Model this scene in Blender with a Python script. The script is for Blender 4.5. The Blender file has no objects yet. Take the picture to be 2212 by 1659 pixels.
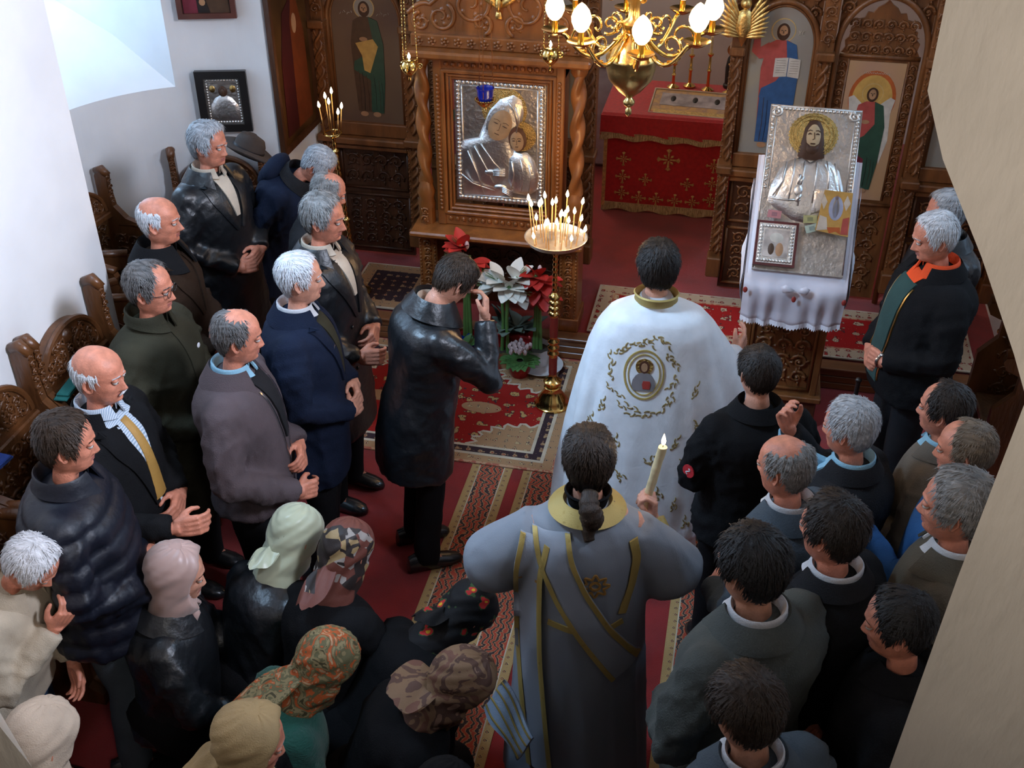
import bpy, math, random
import numpy as np
from mathutils import Matrix, Vector
from mathutils.bvhtree import BVHTree
R = math.radians
random.seed(7)
SC = bpy.context.scene
COL = SC.collection

# ------------------------------------------------------------------ camera
cam_data = bpy.data.cameras.new('camera')
cam_data.sensor_fit = 'HORIZONTAL'; cam_data.sensor_width = 36.0
cam_data.lens = 36.0 * 2400.0 / 2212.0
cam_data.clip_start = 0.05; cam_data.clip_end = 100
cam = bpy.data.objects.new('camera', cam_data); COL.objects.link(cam)
cam.location = (0, 0, 3.8)
cam.rotation_euler = (R(90 - 34.2), 0, R(12.0))
SC.camera = cam

# ------------------------------------------------------------------ world, daylight, exposure
SC.view_settings.view_transform = 'Standard'
SC.view_settings.look = 'None'
SC.view_settings.exposure = -0.08
SC.view_settings.gamma = 1.0
SC.view_settings.use_curve_mapping = False
world = bpy.data.worlds.new('world'); SC.world = world; world.use_nodes = True
_bg = world.node_tree.nodes['Background']
_bg.inputs[0].default_value = (0.74, 0.86, 1.0, 1); _bg.inputs[1].default_value = 0.02

def area_light(name, loc, target, size, power, color, spread=180):
    d = bpy.data.lights.new(name, 'AREA'); d.shape = 'RECTANGLE'
    d.size, d.size_y = size; d.energy = power; d.color = color; d.spread = R(spread)
    o = bpy.data.objects.new(name, d); COL.objects.link(o); o.location = loc
    o.rotation_euler = (Vector(target) - Vector(loc)).to_track_quat('-Z', 'Y').to_euler()
    return o
DAY = (0.46, 0.71, 1.0)
# daylight: sky seen in the two side-apse windows, the high windows above them; plus added fill lamps for the sanctuary and the pillars
def _win(sx, d, z): return (-0.5 + sx * (2.31 + d * .927), 5.05 + d * .375, z)
area_light('window_daylight', _win(-1, 2.0, 2.5), (-2.8, 5.05, 2.5), (1.5, 2.6), 230, DAY)
area_light('window_daylight', _win(1, 2.0, 2.5), (1.8, 5.05, 2.5), (1.5, 2.6), 62, DAY)
area_light('upper_window_daylight', (-2.74, 3.0, 4.25), (-.7, 4.5, 1.3), (.8, .7), 52, DAY, 85)
area_light('upper_window_daylight', _win(1, .90, 4.2), (-1.8, 3.9, 1.2), (.9, .8), 46, DAY, 120)
area_light('sanctuary_fill', (-1.9, 8.9, 3.6), (-.45, 8.0, .8), (.7, .9), 26, (1.0, .86, .70))  # added fill lamp, out of view, to brighten the altar
area_light('nave_window_daylight', (1.72, 2.2, 4.2), (-2.8, 3.0, 2.5), (.6, .9), 78, (.74, .81, 1.0), 74)
area_light('pillar_fill', (-.6, -.7, 4.1), (.95, 1.4, 3.1), (.5, .6), 6.0, (1.0, .92, .84), 60)  # added lamp behind the viewer, narrowed to brighten the right pillar

area_light('pillar_fill', (.7, -.6, 4.2), (-1.5, 1.1, 2.3), (.4, .5), 2.2, (1.0, .92, .84), 42)  # second added lamp, kept narrow to lift the left pillar

# ------------------------------------------------------------------ mesh helpers
def grid_faces(nu, nv, close_u=False, off=0):
    f = []
    mu = nu if close_u else nu - 1
    for j in range(nv - 1):
        for i in range(mu):
            a = j * nu + i; b = j * nu + (i + 1) % nu
            f.append((off + a, off + b, off + b + nu, off + a + nu))
    return f

class MB:
    """collects shapes and links them as one mesh object"""
    def __init__(s): s.v = []; s.f = []; s.m = []; s.n = 0
    def add(s, v, f, m=0):
        v = np.asarray(v, float).reshape(-1, 3); o = s.n
        s.v.append(v); s.n += len(v)
        s.f += [tuple(o + i for i in q) for q in f]; s.m += [m] * len(f)
        return s
    def box(s, c, size, m=0, rot=None, bev=0.0):
        hx, hy, hz = [x / 2 for x in size]
        if bev > 0:
            b = min(bev, hx * .9, hy * .9, hz * .9)
            pts = []
            for sx in (-1, 1):
                for sy in (-1, 1):
                    for sz in (-1, 1):
                        pts += [(sx * hx, sy * (hy - b), sz * (hz - b)), (sx * (hx - b), sy * hy, sz * (hz - b)), (sx * (hx - b), sy * (hy - b), sz * hz)]
            I = lambda sx, sy, sz, k: ((sx > 0) * 4 + (sy > 0) * 2 + (sz > 0)) * 3 + k
            f = []
            for q in (-1, 1):
                f.append(tuple(I(q, a, b2, 0) for a, b2 in ((-1, -1), (1, -1), (1, 1), (-1, 1))))
                f.append(tuple(I(a, q, b2, 1) for a, b2 in ((-1, -1), (1, -1), (1, 1), (-1, 1))))
                f.append(tuple(I(a, b2, q, 2) for a, b2 in ((-1, -1), (1, -1), (1, 1), (-1, 1))))
                for q2 in (-1, 1):
                    f.append((I(q, q2, -1, 0), I(q, q2, 1, 0), I(q, q2, 1, 1), I(q, q2, -1, 1)))
                    f.append((I(q, -1, q2, 0), I(q, 1, q2, 0), I(q, 1, q2, 2), I(q, -1, q2, 2)))
                    f.append((I(-1, q, q2, 1), I(1, q, q2, 1), I(1, q, q2, 2), I(-1, q, q2, 2)))
                    for q3 in (-1, 1): f.append((I(q, q2, q3, 0), I(q, q2, q3, 1), I(q, q2, q3, 2)))
        else:
            pts = [(sx * hx, sy * hy, sz * hz) for sz in (-1, 1) for sy in (-1, 1) for sx in (-1, 1)]
            f = [(0, 2, 3, 1), (4, 5, 7, 6), (0, 1, 5, 4), (2, 6, 7, 3), (0, 4, 6, 2), (1, 3, 7, 5)]
        v = np.array(pts)
        if rot is not None: v = v @ np.array(rot).T
        return s.add(v + np.array(c), f, m)
    def loft(s, rings, cap=True, closed=True, m=0):
        rings = np.asarray(rings, float); nv, nu, _ = rings.shape
        f = grid_faces(nu, nv, closed)
        if cap:
            f.append(tuple(range(nu - 1, -1, -1))); f.append(tuple(range((nv - 1) * nu, nv * nu)))
        return s.add(rings.reshape(-1, 3), f, m)
    def lathe(s, prof, c=(0, 0, 0), n=20, m=0, axis=None, cap=True):
        a = np.linspace(0, 2 * math.pi, n, endpoint=False)
        rings = np.array([[(r * math.cos(t), r * math.sin(t), z) for t in a] for r, z in prof])
        if axis is not None: rings = rings @ np.array(axis).T
        return s.loft(rings + np.array(c), cap, True, m)
    def tube(s, path, rad, n=8, m=0, cap=True, flat=1.0):
        P = np.asarray(path, float); k = len(P)
        rad = np.broadcast_to(np.asarray(rad, float), (k,))
        T = np.gradient(P, axis=0); T /= np.linalg.norm(T, axis=1)[:, None] + 1e-9
        up = np.array([0, 0, 1.0]) if abs(T[0][2]) < .9 else np.array([0, 1.0, 0])
        N = np.cross(up, T[0]); N /= np.linalg.norm(N); rings = []
        for i in range(k):
            N = N - T[i] * (N @ T[i]); N /= np.linalg.norm(N) + 1e-9
            B = np.cross(T[i], N)
            a = np.linspace(0, 2 * math.pi, n, endpoint=False)
            rings.append(P[i] + rad[i] * (np.cos(a)[:, None] * N + flat * np.sin(a)[:, None] * B))
        return s.loft(rings, cap, True, m)
    def ball(s, c, r, nu=12, nv=8, m=0, rot=None):
        r = np.broadcast_to(np.asarray(r, float), (3,))
        th = np.linspace(0.02, math.pi - .02, nv); a = np.linspace(0, 2 * math.pi, nu, endpoint=False)
        v = np.array([[(math.sin(t) * math.cos(p), math.sin(t) * math.sin(p), -math.cos(t)) for p in a] for t in th]) * r
        if rot is not None: v = v @ np.array(rot).T
        return s.loft(v + np.array(c), True, True, m)
    def prism(s, poly, d0, d1, frame, m=0):
        """poly: 2-D outline (u,v); frame: function (u,v,w) -> 3-D; extruded from w=d0 to w=d1"""
        n = len(poly)
        v = [frame(u, w, d0) for u, w in poly] + [frame(u, w, d1) for u, w in poly]
        f = [tuple(range(n - 1, -1, -1)), tuple(range(n, 2 * n))] + [(i, (i + 1) % n, n + (i + 1) % n, n + i) for i in range(n)]
        return s.add(v, f, m)
    def pillow(s, poly, d0, h, frame, m=0, steps=5, ctr=None, rnd=.5):
        """raised relief: outline rises to height h toward its centre"""
        P = np.array(poly, float); c = P.mean(0) if ctr is None else np.array(ctr); n = len(P); v = []
        ks = np.linspace(1, 0.06, steps)
        for k in ks:
            q = c + (P - c) * k; z = d0 + h * (1 - k ** 2.2) ** rnd
            v += [frame(a, b, z) for a, b in q]
        f = grid_faces(n, steps, True) + [tuple(range((steps - 1) * n, steps * n))]
        return s.add(v, f, m)
    def mesh(s, name, mats, smooth=True, angle=None):
        me = bpy.data.meshes.new(name)
        v = np.concatenate(s.v) if s.v else np.zeros((0, 3))
        me.from_pydata(v.tolist(), [], s.f)
        for q in (mats if isinstance(mats, (list, tuple)) else [mats]): me.materials.append(q)
        me.polygons.foreach_set('material_index', s.m)
        if smooth:
            me.polygons.foreach_set('use_smooth', [True] * len(s.f))
            if angle is not None:
                me.set_sharp_from_angle(angle=R(angle))
        me.update()
        return me
    def build(s, name, mats, parent=None, smooth=True, angle=40, loc=None):
        o = bpy.data.objects.new(name, s.mesh(name, mats, smooth, angle)); COL.objects.link(o)
        if parent is not None: o.parent = parent
        if loc is not None: o.location = loc
        return o

def tag(o, label=None, cat=None, group=None, kind=None):
    if label: o['label'] = label
    if cat: o['category'] = cat
    if group: o['group'] = group
    if kind: o['kind'] = kind
    return o
def thing(name, label, cat, loc=(0, 0, 0), rz=0.0, group=None):
    o = bpy.data.objects.new(name, None); COL.objects.link(o); o.empty_display_size = .1
    o.location = loc; o.rotation_euler = (0, 0, rz)
    return tag(o, label, cat, group)
def copy_tree(o, parent=None):
    c = o.copy(); COL.objects.link(c)
    if parent is not None: c.parent = parent
    for ch in list(o.children): copy_tree(ch, c)
    return c
def struct(mb, name, mats, parent=None, smooth=False, angle=40):
    o = mb.build(name, mats, parent, smooth, angle)
    if parent is None: o['kind'] = 'structure'
    return o
def front(x0, y0, z0):
    """frame facing -Y (towards the nave): u right, v up, w out of the surface"""
    return lambda u, v, w: (x0 + u, y0 - w, z0 + v)
def circ(r, n=24, c=(0, 0), a0=0, a1=360, sy=1.0):
    full = abs(a1 - a0) >= 360
    t = np.linspace(R(a0), R(a1), n, endpoint=not full)
    return [(c[0] + r * math.cos(a), c[1] + sy * r * math.sin(a)) for a in t]
def smoothst(a, b, x):
    t = np.clip((x - a) / (b - a + 1e-12), 0, 1); return t * t * (3 - 2 * t)
def spiral(c, r, turns, a0, n=22, sgn=1, r1=.12):
    t = np.linspace(0, 1, n); a = a0 + sgn * turns * 2 * math.pi * t; rr = r * (1 - t * (1 - r1))
    return np.stack([c[0] + rr * np.cos(a), c[1] + rr * np.sin(a)], 1)
def carve(mb, frame, w, h, seed=0, r=.006, cell=.09, m=0, d=.004, inside=None):
    """scroll-and-leaf relief filling a w x h field centred on the frame origin"""
    rnd = random.Random(seed); nx = max(1, round(w / cell)); ny = max(1, round(h / cell)); cx = w / nx; cy = h / ny
    for j in range(ny):
        for i in range(nx):
            u = -w / 2 + (i + .5) * cx; v = -h / 2 + (j + .5) * cy
            if inside and not inside(u, v): continue
            sg = 1 if (i < nx / 2) else -1
            if nx % 2 and i == nx // 2: sg = rnd.choice((1, -1))
            q = min(cx, cy) * .47; a0 = (R(200) if sg > 0 else R(-20)) + (j % 2) * math.pi
            p = spiral((u, v), q, 1.35, a0, 18, sg * (1 if j % 2 else -1))
            mb.tube([frame(a, b, d) for a, b in p], np.linspace(r * 1.25, r * .8, len(p)), 5, m)
            for k in range(4):
                t = a0 + k * 1.6 + .5
                lu, lv = u + q * .85 * math.cos(t), v + q * .85 * math.sin(t)
                leaf = [(lu + .30 * q * math.cos(t + b) * rr, lv + .30 * q * math.sin(t + b) * rr) for b, rr in ((0, 1.6), (1.2, .6), (2.4, .7), (3.14, 1.0), (3.9, .7), (5.1, .6))]
                mb.pillow(leaf, d * .3, r * 1.5, frame, m, 3)
            mb.pillow(circ(r * 1.5, 6, (u, v)), d * .3, r * 2, frame, m, 3)
def beads(mb, p0, p1, n, r, m=0, sq=(1, 1, 1)):
    p0 = np.array(p0, float); p1 = np.array(p1, float)
    for i in range(n): mb.ball(p0 + (p1 - p0) * (i + .5) / n, np.array(sq) * r, 6, 4, m)
# ------------------------------------------------------------------ materials
def _nt(name):
    m = bpy.data.materials.new(name); m.use_nodes = True
    nt = m.node_tree; return m, nt, nt.nodes['Principled BSDF']
def _tex(nt, kind, scale, stretch=None, coord='Object', detail=3.0):
    tc = nt.nodes.new('ShaderNodeTexCoord'); mp = nt.nodes.new('ShaderNodeMapping')
    nt.links.new(tc.outputs[coord], mp.inputs[0])
    if stretch: mp.inputs['Scale'].default_value = stretch
    t = nt.nodes.new(kind); nt.links.new(mp.outputs[0], t.inputs['Vector'])
    t.inputs['Scale'].default_value = scale
    if 'Detail' in t.inputs: t.inputs['Detail'].default_value = detail
    return t
def _ramp(nt, src, stops, interp='LINEAR'):
    r = nt.nodes.new('ShaderNodeValToRGB'); nt.links.new(src, r.inputs[0]); cr = r.color_ramp; cr.interpolation = interp
    while len(cr.elements) < len(stops): cr.elements.new(.5)
    for e, (p, c) in zip(cr.elements, stops): e.position = p; e.color = (*c, 1)
    return r
def mat(name, col, rough=.6, metal=0.0, var=.18, vscale=9, bump=0.0, bscale=80, stretch=None, bstretch=None, emis=0, ecol=None, sheen=0, spec=.5, coat=0, trans=0):
    m, nt, b = _nt(name); L = nt.links
    n = _tex(nt, 'ShaderNodeTexNoise', vscale, stretch)
    lo = tuple(max(0, c * (1 - var)) for c in col); hi = tuple(min(1, c * (1 + var)) for c in col)
    r = _ramp(nt, n.outputs['Fac'], [(.3, lo), (.7, hi)]); L.new(r.outputs[0], b.inputs['Base Color'])
    b.inputs['Roughness'].default_value = rough; b.inputs['Metallic'].default_value = metal
    b.inputs['Specular IOR Level'].default_value = spec
    if coat: b.inputs['Coat Weight'].default_value = coat; b.inputs['Coat Roughness'].default_value = .25
    if sheen: b.inputs['Sheen Weight'].default_value = sheen
    if trans: b.inputs['Transmission Weight'].default_value = trans
    if bump:
        n2 = _tex(nt, 'ShaderNodeTexNoise', bscale, bstretch or stretch, detail=4)
        bp = nt.nodes.new('ShaderNodeBump'); bp.inputs['Strength'].default_value = bump; bp.inputs['Distance'].default_value = .01
        L.new(n2.outputs['Fac'], bp.inputs['Height']); L.new(bp.outputs[0], b.inputs['Normal'])
    if emis:
        b.inputs['Emission Color'].default_value = (*(ecol or col), 1); b.inputs['Emission Strength'].default_value = emis
    return m
def rugmat(name, base, motif, motif2, line, scale, rnd=.25, stretch=None):
    m, nt, b = _nt(name); L = nt.links
    v = _tex(nt, 'ShaderNodeTexVoronoi', scale, stretch); v.inputs['Randomness'].default_value = rnd; v.voronoi_dimensions = '2D'
    w = _tex(nt, 'ShaderNodeTexVoronoi', scale * 2.7, stretch); w.inputs['Randomness'].default_value = rnd * 2; w.voronoi_dimensions = '2D'
    n = _tex(nt, 'ShaderNodeTexNoise', scale * 4, stretch, detail=1)
    ad = nt.nodes.new('ShaderNodeMath'); ad.operation = 'MULTIPLY_ADD'; ad.inputs[1].default_value = .22; L.new(n.outputs['Fac'], ad.inputs[0]); L.new(v.outputs['Distance'], ad.inputs[2])
    r1 = _ramp(nt, ad.outputs[0], [(0, motif), (.25, line), (.30, motif), (.40, line), (.45, motif2), (.60, line), (.66, base)], 'CONSTANT')
    r2 = _ramp(nt, w.outputs['Distance'], [(0, (1, 1, 1)), (.26, (0, 0, 0))], 'CONSTANT')
    g = nt.nodes.new('ShaderNodeMath'); g.operation = 'GREATER_THAN'; g.inputs[1].default_value = .68; L.new(ad.outputs[0], g.inputs[0])
    mu = nt.nodes.new('ShaderNodeMath'); mu.operation = 'MULTIPLY'; L.new(g.outputs[0], mu.inputs[0]); L.new(r2.outputs[0], mu.inputs[1])
    x = nt.nodes.new('ShaderNodeMixRGB'); L.new(mu.outputs[0], x.inputs[0]); L.new(r1.outputs[0], x.inputs[1]); x.inputs[2].default_value = (*motif2, 1); L.new(x.outputs[0], b.inputs['Base Color'])
    b.inputs['Roughness'].default_value = .95; b.inputs['Specular IOR Level'].default_value = .2
    n2 = _tex(nt, 'ShaderNodeTexNoise', 250, detail=2); bp = nt.nodes.new('ShaderNodeBump'); bp.inputs['Strength'].default_value = .4; bp.inputs['Distance'].default_value = .004; L.new(n2.outputs['Fac'], bp.inputs['Height']); L.new(bp.outputs[0], b.inputs['Normal'])
    return m
def two(name, stops, scale=20, kind='ShaderNodeTexNoise', rough=.75, stretch=None, interp='CONSTANT', bump=.2, out='Fac', dist=0, metal=0, spec=.4, detail=2):
    """patterned cloth / carpet: a texture sliced into several colours"""
    m, nt, b = _nt(name); L = nt.links
    t = _tex(nt, kind, scale, stretch, detail=detail)
    if dist and 'Distortion' in t.inputs: t.inputs['Distortion'].default_value = dist
    r = _ramp(nt, t.outputs[out], stops, interp); L.new(r.outputs[0], b.inputs['Base Color'])
    b.inputs['Roughness'].default_value = rough; b.inputs['Metallic'].default_value = metal; b.inputs['Specular IOR Level'].default_value = spec
    if bump:
        n2 = _tex(nt, 'ShaderNodeTexNoise', 250, detail=2); bp = nt.nodes.new('ShaderNodeBump')
        bp.inputs['Strength'].default_value = bump; bp.inputs['Distance'].default_value = .004
        L.new(n2.outputs['Fac'], bp.inputs['Height']); L.new(bp.outputs[0], b.inputs['Normal'])
    return m
V3 = 'ShaderNodeTexVoronoi'; WV = 'ShaderNodeTexWave'
plaster = mat('white_plaster', (.80, .80, .80), .9, var=.05, vscale=3, bump=.25, bscale=7)
plaster_pier = mat('pier_plaster', (.66, .585, .49), .9, var=.05, vscale=6, bump=.5, bscale=30, bstretch=(1, 1, .35))
plaster_pink = mat('sanctuary_plaster', (.72, .62, .56), .9, var=.06, vscale=3, bump=.1, bscale=9)
red_carpet = mat('red_carpet', (.29, .009, .007), .95, var=.22, vscale=5, bump=.5, bscale=260, sheen=.25)
wood = mat('carved_walnut', (.185, .066, .018), .42, var=.35, vscale=14, stretch=(1, 1, .25), bump=.35, bscale=60, coat=.12)
wood_dark = mat('dark_walnut', (.068, .024, .009), .42, var=.35, vscale=14, stretch=(1, 1, .25), bump=.35, bscale=60, coat=.12)
wood_warm = mat('honey_oak', (.26, .085, .018), .38, var=.30, vscale=14, stretch=(1, 1, .2), bump=.25, bscale=60, coat=.3)
wood_step = mat('step_boards', (.20, .075, .028), .4, var=.3, vscale=10, stretch=(.15, 1, 1), bump=.2, bscale=40, coat=.2)
brass = mat('polished_brass', (.83, .56, .18), .16, 1.0, var=.12, vscale=10)
brass_dull = mat('aged_brass', (.62, .43, .16), .3, 1.0, var=.2, vscale=12, bump=.1)
gilt = mat('gilded_carving', (.78, .52, .18), .35, 1.0, var=.2, vscale=30, bump=.3, bscale=90)
silver = mat('hammered_silver', (.50, .46, .42), .42, 1.0, var=.16, vscale=16, bump=.5, bscale=45)
silver_hi = mat('bright_silver', (.82, .80, .77), .36, 1.0, var=.1, vscale=20, bump=.3, bscale=60)
gold_halo = mat('gold_halo', (.50, .34, .12), .38, 1.0, var=.25, vscale=60, bump=.8, bscale=120)
black_frame = mat('black_frame', (.012, .010, .010), .4, var=.2, coat=.2)
flame_m = mat('candle_flame', (1, .72, .36), .5, emis=14, ecol=(1, .80, .50), var=0)
bulb_m = mat('lit_bulb', (1, .9, .7), .4, emis=26, ecol=(1, .62, .27), var=0)
wax = mat('beeswax', (.72, .42, .14), .5, var=.12, spec=.4)
wax_pale = mat('pale_candle_wax', (.80, .66, .38), .55, var=.15, vscale=20, bump=.4, bscale=40)
def glass_pane():
    m, nt, b = _nt('window_glass'); nt.nodes.remove(b)
    t = nt.nodes.new('ShaderNodeBsdfTransparent'); g = nt.nodes.new('ShaderNodeBsdfGlossy'); x = nt.nodes.new('ShaderNodeMixShader')
    g.inputs['Roughness'].default_value = .05; x.inputs[0].default_value = .08
    n = _tex(nt, 'ShaderNodeTexNoise', 3); r = _ramp(nt, n.outputs['Fac'], [(.3, (.93, .96, 1)), (.7, (1, 1, 1))]); nt.links.new(r.outputs[0], t.inputs[0])
    nt.links.new(t.outputs[0], x.inputs[1]); nt.links.new(g.outputs[0], x.inputs[2]); nt.links.new(x.outputs[0], nt.nodes['Material Output'].inputs[0])
    return m
pane_m = glass_pane()
blue_glass = mat('cobalt_glass', (.010, .022, .30), .06, var=.1, spec=.8, coat=.6)
# carpets
rug_field = rugmat('rug_field', (.30, .014, .010), (.52, .36, .17), (.46, .28, .10), (.05, .03, .035), 9, .45)
rug_border = rugmat('rug_border', (.40, .22, .11), (.30, .03, .02), (.52, .36, .18), (.06, .04, .05), 17)
rug_edge = two('rug_edge', [(0, (.42, .12, .07)), (.5, (.52, .30, .17))], 40, rough=.95)
rug_dark = rugmat('rug_dark', (.045, .024, .028), (.38, .05, .03), (.38, .24, .12), (.20, .10, .06), 15)
sole_field = rugmat('solea_field', (.40, .016, .014), (.60, .46, .30), (.56, .40, .26), (.10, .03, .03), 8.5, .35)
sole_border = rugmat('solea_border', (.50, .36, .24), (.60, .48, .34), (.36, .03, .02), (.07, .04, .04), 14)
run_mid = two('runner_field', [(0, (.42, .06, .03)), (.38, (.58, .40, .18)), (.46, (.04, .02, .02)), (.53, (.50, .13, .05)), (.62, (.62, .46, .24)), (.70, (.05, .03, .03))], 17, WV, dist=11, stretch=(.55, 1.3, 1), rough=.95, detail=3)
run_bord = rugmat('runner_border', (.44, .27, .11), (.36, .06, .03), (.08, .05, .04), (.55, .38, .18), 24, .1)
white_line = mat('rug_binding', (.55, .44, .32), .9, bump=.4, bscale=200)
altar_red = mat('red_brocade', (.50, .012, .016), .7, var=.15, vscale=40, bump=.3, bscale=120, sheen=.3)
altar_gold = mat('gold_thread', (.62, .40, .14), .5, .3, var=.3, vscale=60, bump=.4, bscale=150)
fringe_m = two('gold_fringe', [(0, (.55, .40, .20)), (.45, (.30, .20, .09)), (.55, (.66, .50, .27))], 55, stretch=(3, 3, .2), rough=.8)
satin = mat('white_satin', (.66, .62, .68), .34, var=.06, vscale=8, sheen=.3, spec=.6)
lace = two('white_lace', [(0, (.80, .78, .84)), (.5, (.60, .57, .64)), (.56, (.84, .82, .87))], 130, V3, out='Distance', rough=.9)
# people
SKIN = [mat('skin_ruddy', (.60, .225, .14), .46, var=.2, vscale=34, bump=.22, bscale=160), mat('skin_pale', (.64, .30, .20), .46, var=.18, vscale=34, bump=.2, bscale=160), mat('skin_tan', (.46, .21, .125), .46, var=.2, vscale=34, bump=.2, bscale=160)]
lip_m = mat('lips', (.42, .15, .12), .45); sclera_m = mat('eye_white', (.62, .58, .55), .3); iris_m = mat('iris', (.03, .02, .015), .2)
def hairmat(name, c, v=.45): return mat(name, c, .5, var=v, vscale=10, stretch=(1.6, 9, 7), bump=.35, bscale=24, bstretch=(1.2, 12, 8), spec=.35)
HAIR = dict(white=hairmat('white_hair', (.62, .62, .64), .25), silver=hairmat('silver_hair', (.40, .41, .43), .4), grey=hairmat('grey_hair', (.22, .21, .20), .5), pepper=hairmat('pepper_hair', (.11, .10, .095), .6),
            brown=hairmat('brown_hair', (.036, .021, .013)), dark=hairmat('dark_hair', (.022, .015, .012)), black=hairmat('black_hair', (.012, .010, .010)), sandy=hairmat('sandy_hair', (.16, .12, .085)))
def cloth(name, c, rough=.85, **k):
    k.setdefault('var', .16); k.setdefault('bump', .35); k.setdefault('bscale', 220); return mat(name, c, rough, **k)
leather = mat('black_leather', (.008, .009, .011), .38, var=.3, vscale=7, bump=.5, bscale=22, spec=.6)
black_wool = cloth('black_wool', (.0075, .0075, .0085), spec=.15); navy = cloth('navy_cloth', (.008, .013, .030), spec=.15); navy_puffer = mat('navy_nylon', (.004, .0055, .013), .5, bump=.3, bscale=30)
charcoal = cloth('charcoal_cloth', (.017, .017, .019), spec=.15); trouser = cloth('dark_trousers', (.007, .007, .008), spec=.15); olive = cloth('olive_wool', (.034, .032, .020), spec=.15); mauve = cloth('mauve_grey_cloth', (.075, .052, .056))
brown_wool = cloth('brown_wool', (.032, .018, .011), spec=.15); beige = cloth('beige_cotton', (.46, .38, .28)); greygreen = cloth('grey_green_cloth', (.062, .070, .064)); olivebrown = cloth('olive_brown_cloth', (.075, .062, .042)); denim = cloth('blue_denim', (.035, .075, .15)); blue_jkt = cloth('bright_blue_cloth', (.02, .10, .27))
slate = cloth('slate_blue_cloth', (.055, .075, .095)); green_knit = mat('green_knit', (.008, .085, .06), .9, bump=.8, bscale=60, bstretch=(1, 1, 5), sheen=.2); taupe_jkt = cloth('taupe_tweed', (.12, .10, .078)); teal_vest = cloth('teal_knit', (.02, .06, .055))
shirt_w = cloth('white_shirt', (.62, .62, .64)); shirt_b = cloth('pale_blue_shirt', (.28, .52, .66)); shirt_cream = cloth('cream_shirt', (.55, .46, .36)); orange = cloth('orange_shirt', (.80, .075, .01)); stripe = two('striped_shirt', [(0, (.60, .66, .72)), (.5, (.30, .40, .52))], 60, WV, rough=.8)
tie_gold = cloth('gold_tie', (.42, .23, .055), .5); shoe_b = mat('black_shoe', (.012, .012, .013), .25, spec=.6); shoe_t = mat('tan_shoe', (.26, .11, .04), .3, spec=.6); magenta = cloth('crimson_coat', (.22, .008, .03)); steel = mat('steel', (.6, .6, .62), .25, 1.0, var=.1); white_plastic = mat('white_enamel', (.7, .74, .8), .3)
vest_white = mat('white_brocade', (.86, .88, .92), .50, var=.06, vscale=14, bump=.12, bscale=70, sheen=.25)
robe_grey = two('dove_grey_brocade', [(0, (.15, .18, .23)), (.17, (.255, .285, .33)), (.5, (.27, .30, .345))], 34, V3, out='Distance', rough=.7, interp='LINEAR')
gold_trim = two('gold_braid', [(0, (.06, .05, .09)), (.28, (.09, .07, .10)), (.34, (.42, .29, .07)), (.6, (.50, .36, .11))], 36, V3, out='Distance', rough=.5, metal=.25, interp='LINEAR')
embroid = mat('gold_embroidery', (.36, .26, .10), .5, .3, var=.4, vscale=60, bump=.5, bscale=160)
skin_icon = mat('icon_flesh', (.42, .24, .13), .6); icon_brown = mat('icon_brown', (.10, .035, .018), .6); icon_greyrobe = mat('icon_grey_robe', (.22, .20, .21), .6); icon_red = mat('icon_red', (.36, .04, .03), .6)
stole_m = two('pale_grey_brocade', [(0, (.18, .21, .27)), (.17, (.30, .33, .385)), (.5, (.32, .35, .40))], 40, V3, out='Distance', rough=.65, interp='LINEAR')
# ------------------------------------------------------------------ people: remeshing, heads, hands, clothes
TMP = bpy.data.scenes.new('scratch')
def remesh(mb, voxel, smooth=2):
    me = mb.mesh('scratch', [], False)
    ob = bpy.data.objects.new('scratch', me); TMP.collection.objects.link(ob)
    md = ob.modifiers.new('r', 'REMESH'); md.mode = 'VOXEL'; md.voxel_size = voxel; md.adaptivity = 0
    vl = TMP.view_layers[0]; vl.update()
    me2 = bpy.data.meshes.new_from_object(ob.evaluated_get(vl.depsgraph))
    n = len(me2.vertices); v = np.empty(n * 3); me2.vertices.foreach_get('co', v); v = v.reshape(-1, 3)
    lv = np.empty(len(me2.loops), int); me2.loops.foreach_get('vertex_index', lv)
    faces = lv.reshape(-1, 4) if len(lv) == 4 * len(me2.polygons) else None
    if faces is None:
        fl = [tuple(p.vertices) for p in me2.polygons]
    else: fl = faces
    e = np.empty(len(me2.edges) * 2, int); me2.edges.foreach_get('vertices', e); e = e.reshape(-1, 2)
    bpy.data.objects.remove(ob); bpy.data.meshes.remove(me); bpy.data.meshes.remove(me2)
    deg = np.bincount(e.ravel(), minlength=n)[:, None]
    for _ in range(smooth):
        a = np.zeros_like(v); np.add.at(a, e[:, 0], v[e[:, 1]]); np.add.at(a, e[:, 1], v[e[:, 0]])
        v = .5 * v + .5 * a / np.maximum(deg, 1)
    return v, fl
def vnormals(v, f):
    f = np.asarray(f); n = np.cross(v[f[:, 2]] - v[f[:, 0]], v[f[:, 3]] - v[f[:, 1]]); out = np.zeros_like(v)
    for k in range(4): np.add.at(out, f[:, k], n)
    return out / (np.linalg.norm(out, axis=1)[:, None] + 1e-12)
def ridges(P, seed, freq, n=5, sharp=1.0):
    g = np.random.RandomState(seed); o = np.zeros(len(P))
    for k in range(n):
        d = g.normal(size=3); d /= np.linalg.norm(d); d2 = g.normal(size=3)
        ph = P @ d * freq * g.uniform(.6, 1.5) + 1.2 * np.sin(P @ d2 * freq * .35 + k) + g.uniform(0, 6)
        o += (1 - np.abs(np.sin(ph))) ** 2.6 * sharp * 1.7 + .3 * np.sin(ph * .6)
    return o / n
Z_ = np.array([.116, .112, .104, .092, .075, .052, .028, .004, -.022, -.045, -.066, -.086, -.100, -.111, -.120, -.134, -.160, -.185, -.205])
XF = np.array([.006, .024, .046, .064, .079, .089, .0915, .087, .0865, .0865, .0865, .084, .081, .070, .040, .026, .022, .026, .036])
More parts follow.
